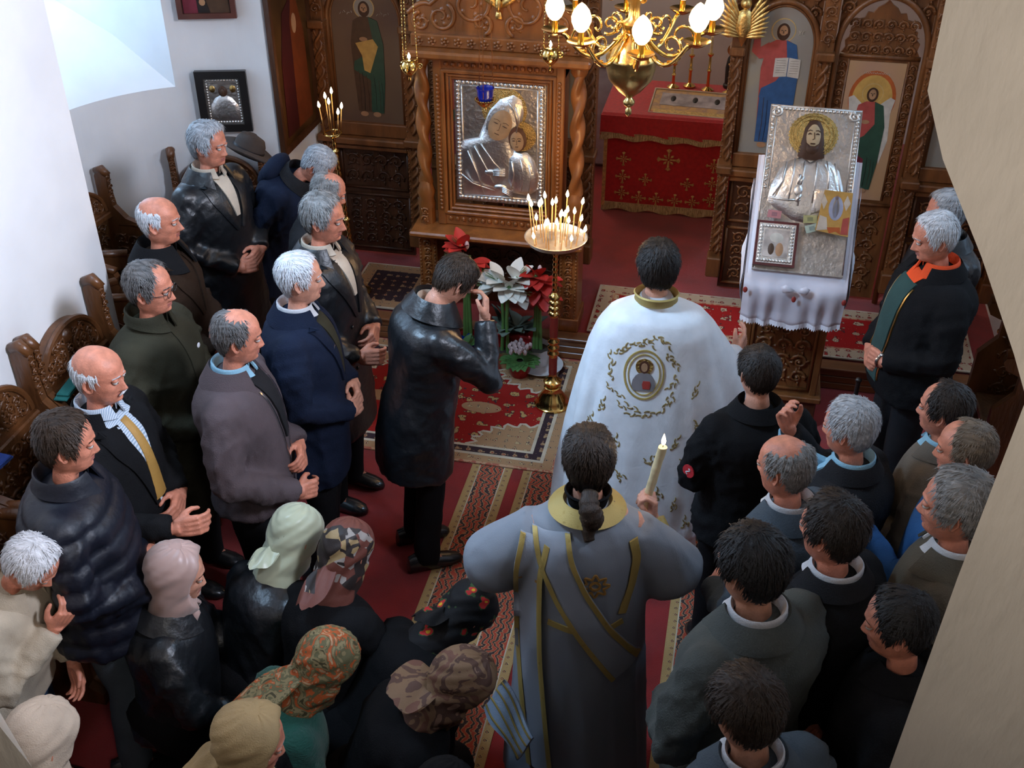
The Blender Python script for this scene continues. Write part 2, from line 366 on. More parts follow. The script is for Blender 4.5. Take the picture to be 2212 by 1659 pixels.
XB = np.array([.030, .050, .068, .083, .095, .103, .105, .102, .095, .085, .074, .066, .061, .059, .059, .061, .064, .068, .076])
WW = np.array([.014, .030, .046, .058, .069, .0765, .0785, .0780, .0755, .0715, .0665, .0590, .0520, .0480, .0500, .0525, .0545, .0590, .0740])
def head_grid(na, zs, feat=True, p=None):
    p = p or {}
    t = np.linspace(-math.pi, math.pi, na, endpoint=False); a = t - .42 * np.sin(t) if feat else t
    z = zs[:, None] + 0 * a[None]
    xf = np.interp(-zs, -Z_, XF)[:, None]; xb = np.interp(-zs, -Z_, XB)[:, None]; w = np.interp(-zs, -Z_, WW)[:, None] * p.get('wide', 1)
    jaw = p.get('jaw', 1.0); w = w * np.where(zs[:, None] < -.03, 1 + (jaw - 1) * smoothst(-.03, -.08, zs[:, None]), 1)
    ca, sa = np.cos(a)[None], np.sin(a)[None]
    e = 2 / 2.25
    x = np.sign(ca) * np.abs(ca) ** e * np.where(ca > 0, xf, xb) - .006; y = np.sign(sa) * np.abs(sa) ** e * w
    if feat:
        fr = smoothst(.1, .5, ca)
        g = lambda yy, zz, y0, z0, sy, sz: np.exp(-((yy - y0) / sy) ** 2 - ((zz - z0) / sz) ** 2)
        ns = p.get('nose', 1.0)
        nz = np.interp(-zs, [-.03, -.016, 0, .015, .03, .041, .047, .053, .060], [0, .004, .008, .0145, .0215, .026, .021, .009, 0])[:, None]
        nw = np.interp(-zs, [-.02, 0, .03, .044, .055], [.010, .0085, .012, .0155, .015])[:, None]
        dx = ns * nz * np.exp(-(y / nw) ** 2)
        dx = dx + .0065 * np.exp(-((z - .021) / .008) ** 2) * np.exp(-(np.abs(y) / .05) ** 4)
        for s in (-1, 1):
            dx = dx - .0135 * g(y, z, s * .032, .001, .017, .0105) - .0022 * g(y, z, s * (.017 - .28 * (z + .045)), -.060, .006, .018)
            dx = dx + .0035 * g(y, z, s * .044, -.030, .02, .014) - .004 * g(y, z, s * .045, -.065, .017, .02)
            dx = dx + .005 * ns * g(y, z, s * .014, -.046, .007, .007)
        dx = dx + .0058 * g(y, z, 0, -.0655, .021, .0038) + .0056 * g(y, z, 0, -.0755, .018, .0042) - .004 * g(y, z, 0, -.0705, .024, .0022) - .004 * g(y, z, 0, -.086, .02, .005)
        dx = dx + .0055 * g(y, z, 0, -.101, .018, .010)
        x = x + dx * fr
    return np.stack([x, y, z], 2), a
ZS_HEAD = np.concatenate([[.1158, .1145, .1125, .109, .104, .098, .091, .083, .074, .065, .056, .048, .041], np.arange(.036, -.108, -.0036), [-.1115, -.116, -.121, -.127, -.135, -.146, -.160, -.175, -.19, -.205]])
NA = 60
def ear(mb, side, M, m=0):
    v = []; n = 14; prof = [(0, -.004), (.35, -.005), (.62, .001), (.82, .006), (1.0, .003), (1.02, -.003), (.8, -.007), (.3, -.009)]
    for r, h in prof:
        for k in range(n):
            t = 2 * math.pi * k / n
            ex = .0175 * math.cos(t) * (1.12 if math.sin(t) > 0 else .82); ez = .032 * math.sin(t)
            v.append((ex * r, h + .3 * max(0, -ex * r), ez * r))
    v = np.array(v); v[:, 1] *= side
    c, s = math.cos(R(22)), math.sin(R(22))
    x = v[:, 0] * c + np.abs(v[:, 1]) * 0 ; y = v[:, 1] + side * (-v[:, 0]) * s
    v = np.stack([x - .14 * v[:, 2], y, v[:, 2]], 1) + np.array([-.012, side * .0795, -.012])
    f = grid_faces(n, len(prof), True) + [tuple(range(n)), tuple(range((len(prof) - 1) * n, len(prof) * n))]
    mb.add(xf(M, v), f, m)
def xf(M, v):
    v = np.asarray(v, float).reshape(-1, 3); return v @ M[:3, :3].T + M[:3, 3]
def mrot(rx=0, ry=0, rz=0):
    return np.array(Matrix.Rotation(R(rz), 4, 'Z') @ Matrix.Rotation(R(ry), 4, 'Y') @ Matrix.Rotation(R(rx), 4, 'X'))
def mtr(*t):
    m = np.eye(4); m[:3, 3] = t; return m
HANDS = {}
def hand_mesh(pose):
    if pose in HANDS: return HANDS[pose]
    cu = dict(relax=(18, 25, 18), flat=(5, 6, 5), grip=(58, 62, 35), fist=(80, 85, 50), cup=(32, 38, 22))[pose]
    mb = MB()
    mb.tube([(-.035, 0, 0), (0, 0, 0), (.02, 0, 0)], [.024, .0245, .027], 12)
    for y, r in ((.026, .0165), (.009, .017), (-.009, .0165), (-.026, .015)): mb.tube([(.005, y * .7, 0), (.05, y, .001), (.094, y * 1.05, 0)], [r * 1.05, r, r * .85], 8)
    for k, (y, L) in enumerate(((.029, .070), (.0095, .078), (-.0105, .073), (-.0295, .057))):
        p = np.array([.090, y, -.001]); ang = 0; pts = [p]
        for q, (fr, c) in enumerate(zip((.45, .30, .25), cu)):
            ang += R(c + 3 * k); p = p + L * fr * np.array([math.cos(ang), (k - 1.5) * -.03, -math.sin(ang)]); pts.append(p)
        mb.tube(pts, [.0098, .0092, .0084, .0068], 8); mb.ball(pts[-1], .0068, 8, 6)
        for q in pts[1:3]: mb.ball(q, .0093, 8, 6)
    if pose in ('grip', 'fist'): th = [(.018, .022, -.008), (.048, .044, -.022), (.076, .038, -.040), (.094, .018, -.048)]
    elif pose == 'flat': th = [(.018, .022, -.004), (.045, .05, -.008), (.066, .068, -.010), (.086, .076, -.012)]
    else: th = [(.018, .022, -.006), (.045, .048, -.018), (.068, .056, -.030), (.090, .052, -.040)]
    mb.tube(th, [.0165, .0135, .0105, .0082], 8); mb.ball(th[-1], .0082, 8, 6); mb.ball(th[1], .0135, 8, 6)
    HANDS[pose] = remesh(mb, .0046, 1)
    return HANDS[pose]
def frame_m(o, d, palm):
    d = np.array(d, float); d /= np.linalg.norm(d); z = -np.array(palm, float); z -= d * (z @ d); z /= np.linalg.norm(z); y = np.cross(z, d)
    m = np.eye(4); m[:3, 0] = d; m[:3, 1] = y; m[:3, 2] = z; m[:3, 3] = o; return m
def arms(kind):
    A = {}
    for s in (-1, 1):                       # -1 right, +1 left
        if kind == 'clasp': A[s] = ((.005, s * .255, .17), (.195, s * (.085 + .005 * s), .065 + .015 * s), (.30, -s * .95, -.15), (-1, -s * .2, -.3), 'cup')
        elif kind == 'down': A[s] = ((-.03, s * .265, .165), (.04, s * .265, -.085), (.15, -.05 * s, -1), (.1, -s, 0), 'relax')
        elif kind == 'pray': A[s] = ((.03, s * .245, .18), (.20, s * .07, .20), (.75, -s * .55, .35), (-.5, -s, 0), 'cup')
        elif kind == 'front': A[s] = ((.06, s * .25, .18), (.28, s * .13, .13), (1, -s * .3, .1), (0, 0, -1), 'relax')
        elif kind == 'knees': A[s] = ((.10, s * .25, .20), (.30, s * .12, .05), (1, -s * .4, -.4), (0, -s * .3, -1), 'relax')
    return A
HLINE = dict(short=([0, 35, 55, 66, 76, 88, 100, 112, 135, 180], [.088, .082, .060, .018, -.030, -.022, .012, -.040, -.082, -.092]),
             recede=([0, 18, 38, 55, 66, 76, 88, 100, 112, 135, 180], [.098, .112, .108, .070, .020, -.030, -.022, .012, -.040, -.080, -.090]),
             high=([0, 40, 60, 70, 80, 90, 100, 112, 135, 180], [.112, .110, .085, .030, -.028, -.020, .012, -.040, -.080, -.090]),
             ring=([0, 40, 62, 72, 82, 92, 102, 112, 135, 180], [.2, .2, .2, .02, -.020, -.010, .012, -.040, -.080, -.088]),
             long=([0, 35, 55, 66, 76, 100, 125, 180], [.088, .084, .066, .028, -.010, -.040, -.115, -.125]))
def hair(kind, thick, seed, top=None, quiff=0.0):
    zs = np.concatenate([[.1162, .1152, .113, .109, .103, .096, .088], np.linspace(.080, -.128, 44)])
    P, a = head_grid(92, zs, False); ad = np.abs(np.degrees(a)); ad = np.minimum(ad, 360 - ad)
    hl = np.interp(ad, *HLINE[kind])[None]
    z = P[:, :, 2]; jit = .006 * np.sin(a * 23 + seed)[None] + .004 * np.sin(a * 41 + 2 * seed)[None]
    d = z - hl + jit
    th = smoothst(0, .022, d)
    if top is not None: th = th * smoothst(0, .03, top - z + .02 * np.clip((ad[None] - 120) / 60, 0, 1) + jit)
    c = np.array([-.012, 0, -.012]); N = P - c; N /= np.linalg.norm(N, axis=2)[:, :, None]
    lock = np.where(z > .055, P[:, :, 1] * 230 + 26 * P[:, :, 0], a[None] * 24 + 0 * z)
    n1 = np.sin(lock + 2.2 * np.sin(P[:, :, 0] * 40 + z * 35 + seed)) * .5 + .5 * np.sin(lock * 2.3 + 3 * np.sin(P[:, :, 0] * 55 + z * 60 + seed * 2))
    cow = np.sin(P[:, :, 0] * 42 + seed) * np.sin(P[:, :, 1] * 46 + 2 * seed) * np.sin(z * 40 + seed)
    t = thick * th * (1 + .22 * n1 + .25 * cow * (1 - min(1, quiff * 1.6)) + quiff * smoothst(.02, .08, P[:, :, 0]) * smoothst(.05, .09, z))
    t = t - .0036 * (1 - th) ** 3
    Q = P + N * t[:, :, None]
    F = [q[::-1] for q in grid_faces(92, len(zs), True) if max(th.ravel()[list(q)]) > .0005]
    mb = MB(); mb.add(Q.reshape(-1, 3), F)
    if th[0].max() > .1: mb.add(Q[0], [tuple(range(92))])
    # loose strands lying along the flow of the hair
    gr = np.random.RandomState(seed + 40); cand = np.argwhere(th > .45); ns = int(1500 * min(1, len(cand) / 2600)) + 150
    wt = np.cos(np.arcsin(np.clip(P[cand[:, 0], cand[:, 1], 2] / .12, -.995, .995))) + .02; pick = cand[gr.choice(len(cand), ns, p=wt / wt.sum())]
    p = Q[pick[:, 0], pick[:, 1]]; nn = N[pick[:, 0], pick[:, 1]]; fl = p - np.array([-.06, 0, .115]); fl[:, 0] -= quiff * .12 * (p[:, 2] > .06); fl += gr.normal(size=p.shape) * .018; fl -= nn * (fl * nn).sum(1)[:, None]; fl /= np.linalg.norm(fl, axis=1)[:, None] + 1e-9
    L = (gr.uniform(.5, 1.1, ns) * (.016 + thick * 1.1))[:, None]; sd = np.cross(nn, fl); lift = (gr.uniform(.2, 1, ns) * min(thick, .016) * .18)[:, None]
    rows = [p + fl * L * t + nn * (lift * math.sin(math.pi * min(1, .15 + t * .9)) + .0005 - .9 * (L * t) ** 2 * 5) for t in (-.35, .1, .55, 1.0)]
    wd = [.0013, .0017, .0013, .0003]; V = np.stack([r + sd * w * k for r, w in zip(rows, wd) for k in (-1, 1)], 1).reshape(-1, 3)
    mb.add(V, [(8 * s + 2 * k, 8 * s + 2 * k + 1, 8 * s + 2 * k + 3, 8 * s + 2 * k + 2) for s in range(ns) for k in range(3)])
    return mb
def scarf(seed, thick=.021, full=.0):
    zs = np.concatenate([[.1162, .1150, .112, .107, .100, .091], np.linspace(.080, -.19, 46)])
    P, a = head_grid(88, zs, False, dict(jaw=1.16)); ad = np.abs(np.degrees(a)); ad = np.minimum(ad, 360 - ad)
    z = P[:, :, 2]
    op = np.sqrt((ad[None] / 60) ** 2 + ((z + .015) / np.where(z > -.015, .100, .095)) ** 2)
    keep = smoothst(1.0, 1.12, op)
    # neck region: widen to a tent behind the jaw
    back = smoothst(60, 150, ad[None] + 0 * z) * smoothst(-.03, -.16, z)
    N = P - np.array([-.012, 0, -.01]); N[:, :, 2] *= .6; N /= np.linalg.norm(N, axis=2)[:, :, None]
    low = smoothst(-.06, -.13, z) * .024
    fold = .0036 * np.sin(ad[None] * .085 + z * 75 + seed) * smoothst(.09, -.04, z) + .0016 * np.sin(ad[None] * .2 + z * 120 + seed)
    t = (thick + low + back * (.022 + full) + fold) * keep + (1 - keep) * -.003
    Q = P + N * t[:, :, None]
    F = [q[::-1] for q in grid_faces(88, len(zs), True) if max(keep.ravel()[list(q)]) > .02]
    mb = MB(); mb.add(Q.reshape(-1, 3), F); mb.add(Q[0], [tuple(range(88))])
    return mb
class Person: pass
PEOPLE = []
def person(label, head, phi, lean=0, hyaw=0, hpitch=0, hroll=0, pose='stand', skin=0, hairk=('short', .016, 'brown'), top=None, quiff=0, coat=None, hem=-.10, bulk=1.0, coatname='jacket', wrinkle=.021, puff=False,
           legs=None, shoe=None, arm='clasp', armset=None, hp=None, women=False, seed=0, cat='person', sleeve=1.0, flare=1.0, width=1.0, hs=.89, coat_on=True, voxel=.013, group=None, bow=None):
    P = Person(); P.seed = seed
    hip_z = .92
    T0 = lambda hz: mtr(0, 0, hz) @ mrot(ry=lean)
    O = np.array([.032, 0, .678]); piv = np.array([-.02, 0, -.12])
    Hrel = mtr(*O) @ mtr(*piv) @ mrot(rz=hyaw) @ mrot(ry=hpitch) @ mrot(rx=hroll) @ np.diag([hs, hs, hs, 1.0]) @ mtr(*-piv)
    if pose == 'stand':
        lh = (T0(hip_z) @ Hrel)[:3, 3]; s = head[2] / lh[2]; s = min(1.06, max(.90, s)); hip_z = hip_z + (head[2] / s - lh[2])
    else:
        s = .95; lh = (T0(0) @ Hrel)[:3, 3]; hip_z = head[2] / s - lh[2]
    T = T0(hip_z); H = T @ Hrel; lh = H[:3, 3]
    c, sn = math.cos(R(phi)), math.sin(R(phi))
    root = (head[0] - s * (c * lh[0] - sn * lh[1]), head[1] - s * (sn * lh[0] + c * lh[1]), 0)
    P.T, P.H, P.s = T, H, s
    A = arms(arm)
    if armset: A.update(armset)
    # ---- body: head, neck and torso in one loft; arms, hands and legs grown into it
    mb = MB()
    G, a = head_grid(NA, ZS_HEAD, True, hp)
    zs = ZS_HEAD; V = np.empty_like(G)
    for j, z in enumerate(zs):
        ph = xf(H, G[j]); k = float(smoothst(-.115, -.195, z))
        V[j] = ph if k <= 0 else ph * (1 - k) + xf(T, G[j] + O) * k
    tors = []
    for h, d, w in ((.478, .085, .13), (.44, .09, .165), (.32, .10, .155), (.16, .09, .135), (.0, .10, .15), (-.07, .085, .13)):
        tors.append(xf(T, np.stack([d * np.cos(a) - .005, w * np.sin(a), h + 0 * a], 1)))
    rings = np.concatenate([V, np.array(tors)])
    nv = len(rings); F = [q[::-1] for q in grid_faces(NA, nv, True)] + [tuple(range(NA)), tuple(range(nv * NA - 1, (nv - 1) * NA - 1, -1))]
    gz = np.concatenate([G[:, :, 2], np.full((6, NA), -1)]); gy = np.concatenate([G[:, :, 1], np.full((6, NA), 9)]); ca = np.cos(a)[None] + 0 * gz
    mids = []
    for q in F:
        q0 = list(q)[:4]; zz = gz.ravel()[q0].mean(); yy = abs(gy.ravel()[q0].mean()); fc = ca.ravel()[q0].mean(); m = 0
        if fc > .3 and len(q) == 4:
            if -.081 < zz < -.061 and yy < .023: m = 1
            elif .0165 < zz < .0265 and .012 < yy < .047 and (hp or {}).get('brow', 1): m = 2
        mids.append(m)
    mb.add(rings.reshape(-1, 3), F); mb.m = mids
    for sd in (-1, 1):
        ear(mb, sd, H)
        e = np.array([.0755, sd * .0315, .001])
        mb.ball(xf(H, e)[0], .0112, 10, 8, 3); mb.ball(xf(H, e + np.array([.0062, 0, -.001]))[0], .0062, 8, 6, 4)
        mb.ball(xf(H, e + np.array([-.0006, 0, .0074]))[0], (.0122, .0135, .0078), 10, 6, 0)
        el, wr, hd, pn, hpose = A[sd]
        sh = np.array([-.01, sd * .18 * width, .43])
        pa = [xf(T, q)[0] for q in (sh, (np.array(sh) + np.array(el)) / 2, el, (np.array(el) + np.array(wr)) / 2, wr)]
        mb.tube(pa, [.05, .043, .038, .033, .024], 10)
        hv, hf = hand_mesh(hpose); hv = hv.copy()
        if sd > 0: hv = hv * np.array([1, -1, 1]); hf2 = [tuple(reversed(tuple(q))) for q in hf]
        else: hf2 = [tuple(q) for q in hf]
        fm = frame_m(wr, hd, pn); mb.add(xf(T @ fm, hv), hf2)
    hips = [T[:3, 3] + np.array([0, sd * .09, -.02]) for sd in (-1, 1)]
    P.legs = []
    for sd, hpz in zip((-1, 1), hips):
        if pose == 'stand':
            kn = np.array([.03, sd * .095, .49]); an = np.array([-.02, sd * .10, .09]); ft = np.array([.05, sd * .112, .045])
        else:
            dz = max(.02, hip_z - .08); kx = math.sqrt(max(.02, .42 ** 2 - min(dz, .40) ** 2))
            kn = np.array([kx, sd * .12, .075]); an = np.array([kx - .40, sd * .10, .06]); ft = np.array([kx - .50, sd * .10, .04])
        P.legs.append((hpz, kn, an, ft)); mb.tube([hpz, (hpz + kn) / 2, kn, (kn + an) / 2, an, ft], [.075, .066, .05, .045, .034, .03], 10)
    hm = HAIR[hairk[2]] if hairk else HAIR['grey']
    ob = mb.build('person', [SKIN[skin], lip_m, hm, sclera_m, iris_m], None, True, None)
    ob.location = root; ob.rotation_euler = (0, 0, R(phi)); ob.scale = (s, s, s)
    tag(ob, label, cat, group); P.ob = ob
    # ---- hair
    if hairk and hairk[0] != 'none':
        hb = hair(hairk[0], hairk[1], seed + 1, top, quiff)
        hb.v = [xf(H, q) for q in hb.v]
        hb.build('hair', hm, ob, True, None)
    # ---- coat: torso and sleeves fused into one surface
    if coat_on:
        cb = MB(); b = bulk; t = np.linspace(0, 2 * math.pi, 28, endpoint=False); rg = []
        if pose == 'kneel': hem = max(hem, -.12)
        prof = [(hem, .150 * flare, .205 * flare)] + ([(hem * .5, .150 * (flare + 1) / 2, .200 * (flare + 1) / 2)] if hem < -.15 else []) + [(.0, .146, .192), (.12, .136, .180), (.24, .140, .188), (.34, .143, .198), (.40, .135, .200), (.44, .118, .188), (.468, .098, .155), (.492, .078, .105), (.510, .062, .070), (.522, .040, .045)]
        for h, d, w in prof:
            d *= b; w *= (b * .5 + .5) * width
            cx = -.005 + (.018 * math.exp(-((h - .1) / .2) ** 2) * (b - .9) * 6 if b > 1.02 else 0) - .012 * math.exp(-((h - .42) / .1) ** 2)
            rg.append(xf(T if h > -.05 or pose == 'kneel' else mtr(0, 0, hip_z) @ mrot(ry=lean * .25), np.stack([cx + d * np.sign(np.cos(t)) * np.abs(np.cos(t)) ** .85, w * np.sign(np.sin(t)) * np.abs(np.sin(t)) ** .85, h + 0 * t], 1)))
        cb.loft(rg)
        for sd in (-1, 1):
            el, wr = np.array(A[sd][0]), np.array(A[sd][1]); sh = np.array([-.012, sd * .168 * width, .418])
            wr2 = el + (wr - el) * .97
            pts = [sh, sh * .55 + el * .45 + np.array([0, sd * .012, .012]), el, el * .5 + wr2 * .5, wr2]
            cb.tube([xf(T, q)[0] for q in pts], np.array([.074, .069, .061, .055, .047]) * (.5 + .5 * b) * sleeve, 14)
            cb.ball(xf(T, sh)[0], .073 * (.6 + .4 * b), 14, 10); cb.ball(xf(T, el)[0], .060 * (.5 + .5 * b) * sleeve, 12, 8)
        v, f = remesh(cb, voxel, 3); f = np.asarray(f); n = vnormals(v, f)
        loc = (v - T[:3, 3]) @ T[:3, :3]
        amp = wrinkle * (.45 + .75 * smoothst(.12, .24, np.abs(loc[:, 1]))) * (1 - .7 * smoothst(.40, .47, loc[:, 2]))
        amp = amp * (1 - .75 * smoothst(.14, .08, np.abs(loc[:, 1])) * (loc[:, 0] > .03))
        dsp = amp * (ridges(loc * np.array([1, 1, .8]), seed + 3, 22) - .35) + amp * .45 * (ridges(loc, seed + 9, 45) - .35)
        if puff: dsp += .016 * (np.abs(np.sin((loc[:, 2] + .05 * loc[:, 0]) * math.pi / .085)) ** .6 - .6)
        v = v + n * dsp[:, None]
        cm = MB(); cm.add(v, [tuple(q) for q in f.tolist()]); cm.build(coatname, coat, ob, True, None)
        P.bvh = BVHTree.FromPolygons(v.tolist(), [tuple(q) for q in f.tolist()])
    # ---- legs and shoes
    lb = MB(); lm = legs or trouser
    if pose == 'stand' and legs != 'none':
        lb.ball(T[:3, 3] + np.array([0, 0, -.04]), (.125, .16 * width, .13), 14, 10)
        for hpz, kn, an, ft in P.legs: lb.tube([hpz + np.array([0, 0, .02]), (hpz + kn) / 2, kn, (kn + an) / 2, an + np.array([.01, 0, -.045])], [.098, .088, .072, .068, .066], 12)
        v, f = remesh(lb, .022, 2); v = v + vnormals(v, f) * (.008 * (ridges(v * np.array([1, 1, .5]), seed + 5, 24) - .3))[:, None]
        m2 = MB(); m2.add(v, [tuple(q) for q in np.asarray(f).tolist()]); m2.build('trousers', lm, ob, True, None)
        for hpz, kn, an, ft in P.legs:
            sb = MB(); rr = []
            for x, w, h, z in ((-.095, .012, .03, .03), (-.085, .034, .05, .045), (-.03, .040, .06, .055), (.05, .046, .042, .04), (.12, .048, .032, .032), (.165, .036, .024, .026), (.185, .012, .014, .02)):
                tt = np.linspace(0, 2 * math.pi, 12, endpoint=False)
                zz = z + h * np.sin(tt); rr.append(np.stack([an[0] + x + 0 * tt, an[1] * 1.05 + w * np.cos(tt), np.maximum(zz, 0.004)], 1))
            sb.loft(rr); sb.build('shoe', shoe or shoe_b, ob, True, 50)
    elif pose == 'kneel':
        lb.ball(T[:3, 3] + np.array([-.02, 0, .0]), (.17, .20, .16), 14, 10)
        for hpz, kn, an, ft in P.legs:
            lb.tube([hpz, (hpz + kn) / 2, kn], [.13, .125, .105], 12); lb.tube([kn, (kn + an) / 2, an], [.10, .095, .075], 12); lb.ball(kn, .105, 10, 8)
        v, f = remesh(lb, .022, 3); v[:, 2] = np.maximum(v[:, 2], .006); v = v + vnormals(v, f) * (.010 * (ridges(v, seed + 5, 22) - .3))[:, None]; v[:, 2] = np.maximum(v[:, 2], .004)
        m2 = MB(); m2.add(v, [tuple(q) for q in np.asarray(f).tolist()]); m2.build('skirt', lm, ob, True, None)
    PEOPLE.append(P)
    return P
# ---- things sewn on to a coat: rows of points cast on to its surface
def cast(P, y, h, side=1):
    o = xf(P.T, np.array([side * .7, y, h]))[0]; d = P.T[:3, :3] @ np.array([-side, 0, 0]); hit = P.bvh.ray_cast(Vector(o), Vector(d), 1.2)
    return None if hit[0] is None else np.array(hit[0])
def skin_patch(P, rows, name, m, side=1, off=.004, thick=.008, crown=0.0):
    nr, nc = len(rows), len(rows[0]); nrm = P.T[:3, :3] @ np.array([side, 0, 0]); last = None; top = []; low = []
    for r in rows:
        for i, (y, h) in enumerate(r):
            q = cast(P, y, h, side)
            if q is None: q = last + (xf(P.T, np.array([0, y, h]))[0] - xf(P.T, np.array([0, ly, lh]))[0]) if last is not None else xf(P.T, np.array([side * .1, y, h]))[0]
            last, ly, lh = q, y, h
            bulge = crown * math.sin(math.pi * i / (nc - 1)) if nc > 1 else 0
            top.append(q + nrm * (off + bulge)); low.append(q + nrm * (off - thick))
    n = nr * nc; f = grid_faces(nc, nr) + [tuple(reversed(q)) for q in grid_faces(nc, nr, off=n)]
    rim = [(0, i) for i in range(nc)] + [(j, nc - 1) for j in range(1, nr)] + [(nr - 1, i) for i in range(nc - 2, -1, -1)] + [(j, 0) for j in range(nr - 2, 0, -1)]
    idx = [j * nc + i for j, i in rim]
    for k in range(len(idx)): a, b = idx[k], idx[(k + 1) % len(idx)]; f.append((b, a, a + n, b + n))
    mb = MB(); mb.add(np.array(top + low), f); return mb.build(name, m, P.ob, True, 60)
def ribbon(P, pts, hw, name, m, side=1, off=.004, n=26, crown=0.0, cols=4):
    p = np.array(pts, float); d = np.r_[0, np.cumsum(np.linalg.norm(np.diff(p, axis=0), axis=1))]; t = np.linspace(0, d[-1], n)
    q = np.stack([np.interp(t, d, p[:, 0]), np.interp(t, d, p[:, 1])], 1)
    for _ in range(3): q[1:-1] = (q[:-2] + q[1:-1] * 2 + q[2:]) / 4
    g = np.gradient(q, axis=0); g /= np.linalg.norm(g, axis=1)[:, None] + 1e-9; nn = np.stack([-g[:, 1], g[:, 0]], 1)
    hw = np.broadcast_to(np.asarray(hw, float), (2,)) if np.ndim(hw) else (hw, hw); w = np.linspace(hw[0], hw[1], n)
    rows = [[tuple(q[i] + nn[i] * w[i] * k) for k in np.linspace(-1, 1, cols)] for i in range(n)]
    return skin_patch(P, rows, name, m, side, off, .008, crown)
def vee(P, name, m, h_top=.50, h_bot=.22, w_top=.075, w_bot=.012, off=.009):
    rows = []
    for h in np.linspace(h_top, h_bot, 26):
        k = (h_top - h) / (h_top - h_bot); w = w_top + (w_bot - w_top) * k
        rows.append([(y, h) for y in np.linspace(-w, w, 13)])
    return skin_patch(P, rows, name, m, 1, off, .014)
def lapels(P, m, h_bot=.22, w=.05):
    for sd in (-1, 1): ribbon(P, [(sd * .085, .485), (sd * .090, .42), (sd * .055, .32), (sd * .018, h_bot)], (w * .62, .012), 'lapel', m, 1, .009, crown=.004)
def collar(P, m, name='collar', gap=28, r=.066, h0=.488, h1=.545, fold=.045, drop=.05, point=.035):
    a = np.linspace(R(gap), R(360 - gap), 40); pr = np.abs(np.cos(a / 2)) ** 6
    rings = []
    for rr, h, k in ((r, h0, 0), (r + .002, h1 - .01, 0), (r + .009, h1, 0), (r + .014, h1 - .006, 0), (r + fold * .6, h1 - drop * .5, .5), (r + fold, h1 - drop, 1), (r + fold - .006, h1 - drop - .006, 1), (r + fold * .55, h1 - drop * .5 - .012, .5), (r + .008, h1 - .016, 0)):
        x = rr * np.cos(a) * 1.02 + k * pr * .018 - .004; y = rr * 1.06 * np.sin(a); z = h - k * pr * point + .012 * (1 - np.cos(a)) * .5 - .006
        rings.append(xf(P.T, np.stack([x, y, z], 1)))
    mb = MB(); rr = np.array(rings); rr = np.concatenate([rr, rr[:1]]); nv, nu, _ = rr.shape
    f = grid_faces(nu, nv - 1) + [((nv - 2) * nu + i, (nv - 2) * nu + i + 1, i + 1, i) for i in range(nu - 1)]
    f += [tuple(j * nu for j in range(nv - 1)), tuple(j * nu + nu - 1 for j in range(nv - 2, -1, -1))]
    mb.add(rr[:-1].reshape(-1, 3), f); return mb.build(name, m, P.ob, True, 60)
def shirt_collar(P, m): return collar(P, m, 'shirt_collar', 16, .060, .49, .556, .020, .030, .02)
def shirt_tie(P, shirt, tie=None, hb=.2):
    vee(P, 'shirt', shirt, .50, hb); shirt_collar(P, shirt)
    if tie: ribbon(P, [(0, .485), (0, .40), (.004, hb + .02)], (.017, .034), 'necktie', tie, 1, .012, crown=.006)
def head_part(P, mb, name, m, smooth=True, angle=None):
    mb.v = [xf(P.H, q) for q in mb.v]; return mb.build(name, m, P.ob, smooth, angle)
def headscarf(P, m, seed, knot=True, tail=None, full=0.0, tailm=None):
    sc = head_part(P, scarf(seed, full=full), 'headscarf', m)
    if tail:
        mb = MB(); n = 12; rows = []
        for k in range(n):
            t = k / (n - 1); w = tail[1] * (.35 + .65 * math.sin(math.pi * (.15 + .7 * t)))
            x = -.105 - .05 * t - tail[0] * .35 * t; z = -.06 - tail[0] * t
            rows.append([(x - .012 * math.cos(u * 3), u * w, z + .01 * math.sin(u * 5 + t * 6)) for u in np.linspace(-1, 1, 9)])
        V = np.array(rows).reshape(-1, 3); V2 = V + np.array([.010, 0, .004]); N = len(V)
        f = grid_faces(9, n) + [tuple(reversed(q)) for q in grid_faces(9, n, off=N)] + [(i, i + 1, i + 1 + N, i + N) for i in range(8)] + [((n - 1) * 9 + i, (n - 1) * 9 + i + 1, (n - 1) * 9 + i + 1 + N, (n - 1) * 9 + i + N) for i in range(8)]
        f += [(j * 9, (j + 1) * 9, (j + 1) * 9 + N, j * 9 + N) for j in range(n - 1)] + [(j * 9 + 8, (j + 1) * 9 + 8, (j + 1) * 9 + 8 + N, j * 9 + 8 + N) for j in range(n - 1)]
        mb.add(np.concatenate([V, V2]), f); mb.v = [xf(P.H, q) for q in mb.v]
        mb.build('scarf_tail', tailm or m, P.ob, True, 60)
    if knot:
        kb = MB(); kb.ball((.055, 0, -.135), (.022, .026, .018), 10, 8)
        for sd in (-1, 1): kb.tube([(.058, sd * .01, -.14), (.075, sd * .035, -.17), (.07, sd * .05, -.22)], [.014, .018, .006], 8, flat=.5)
        head_part(P, kb, 'scarf_knot', m)
    return sc
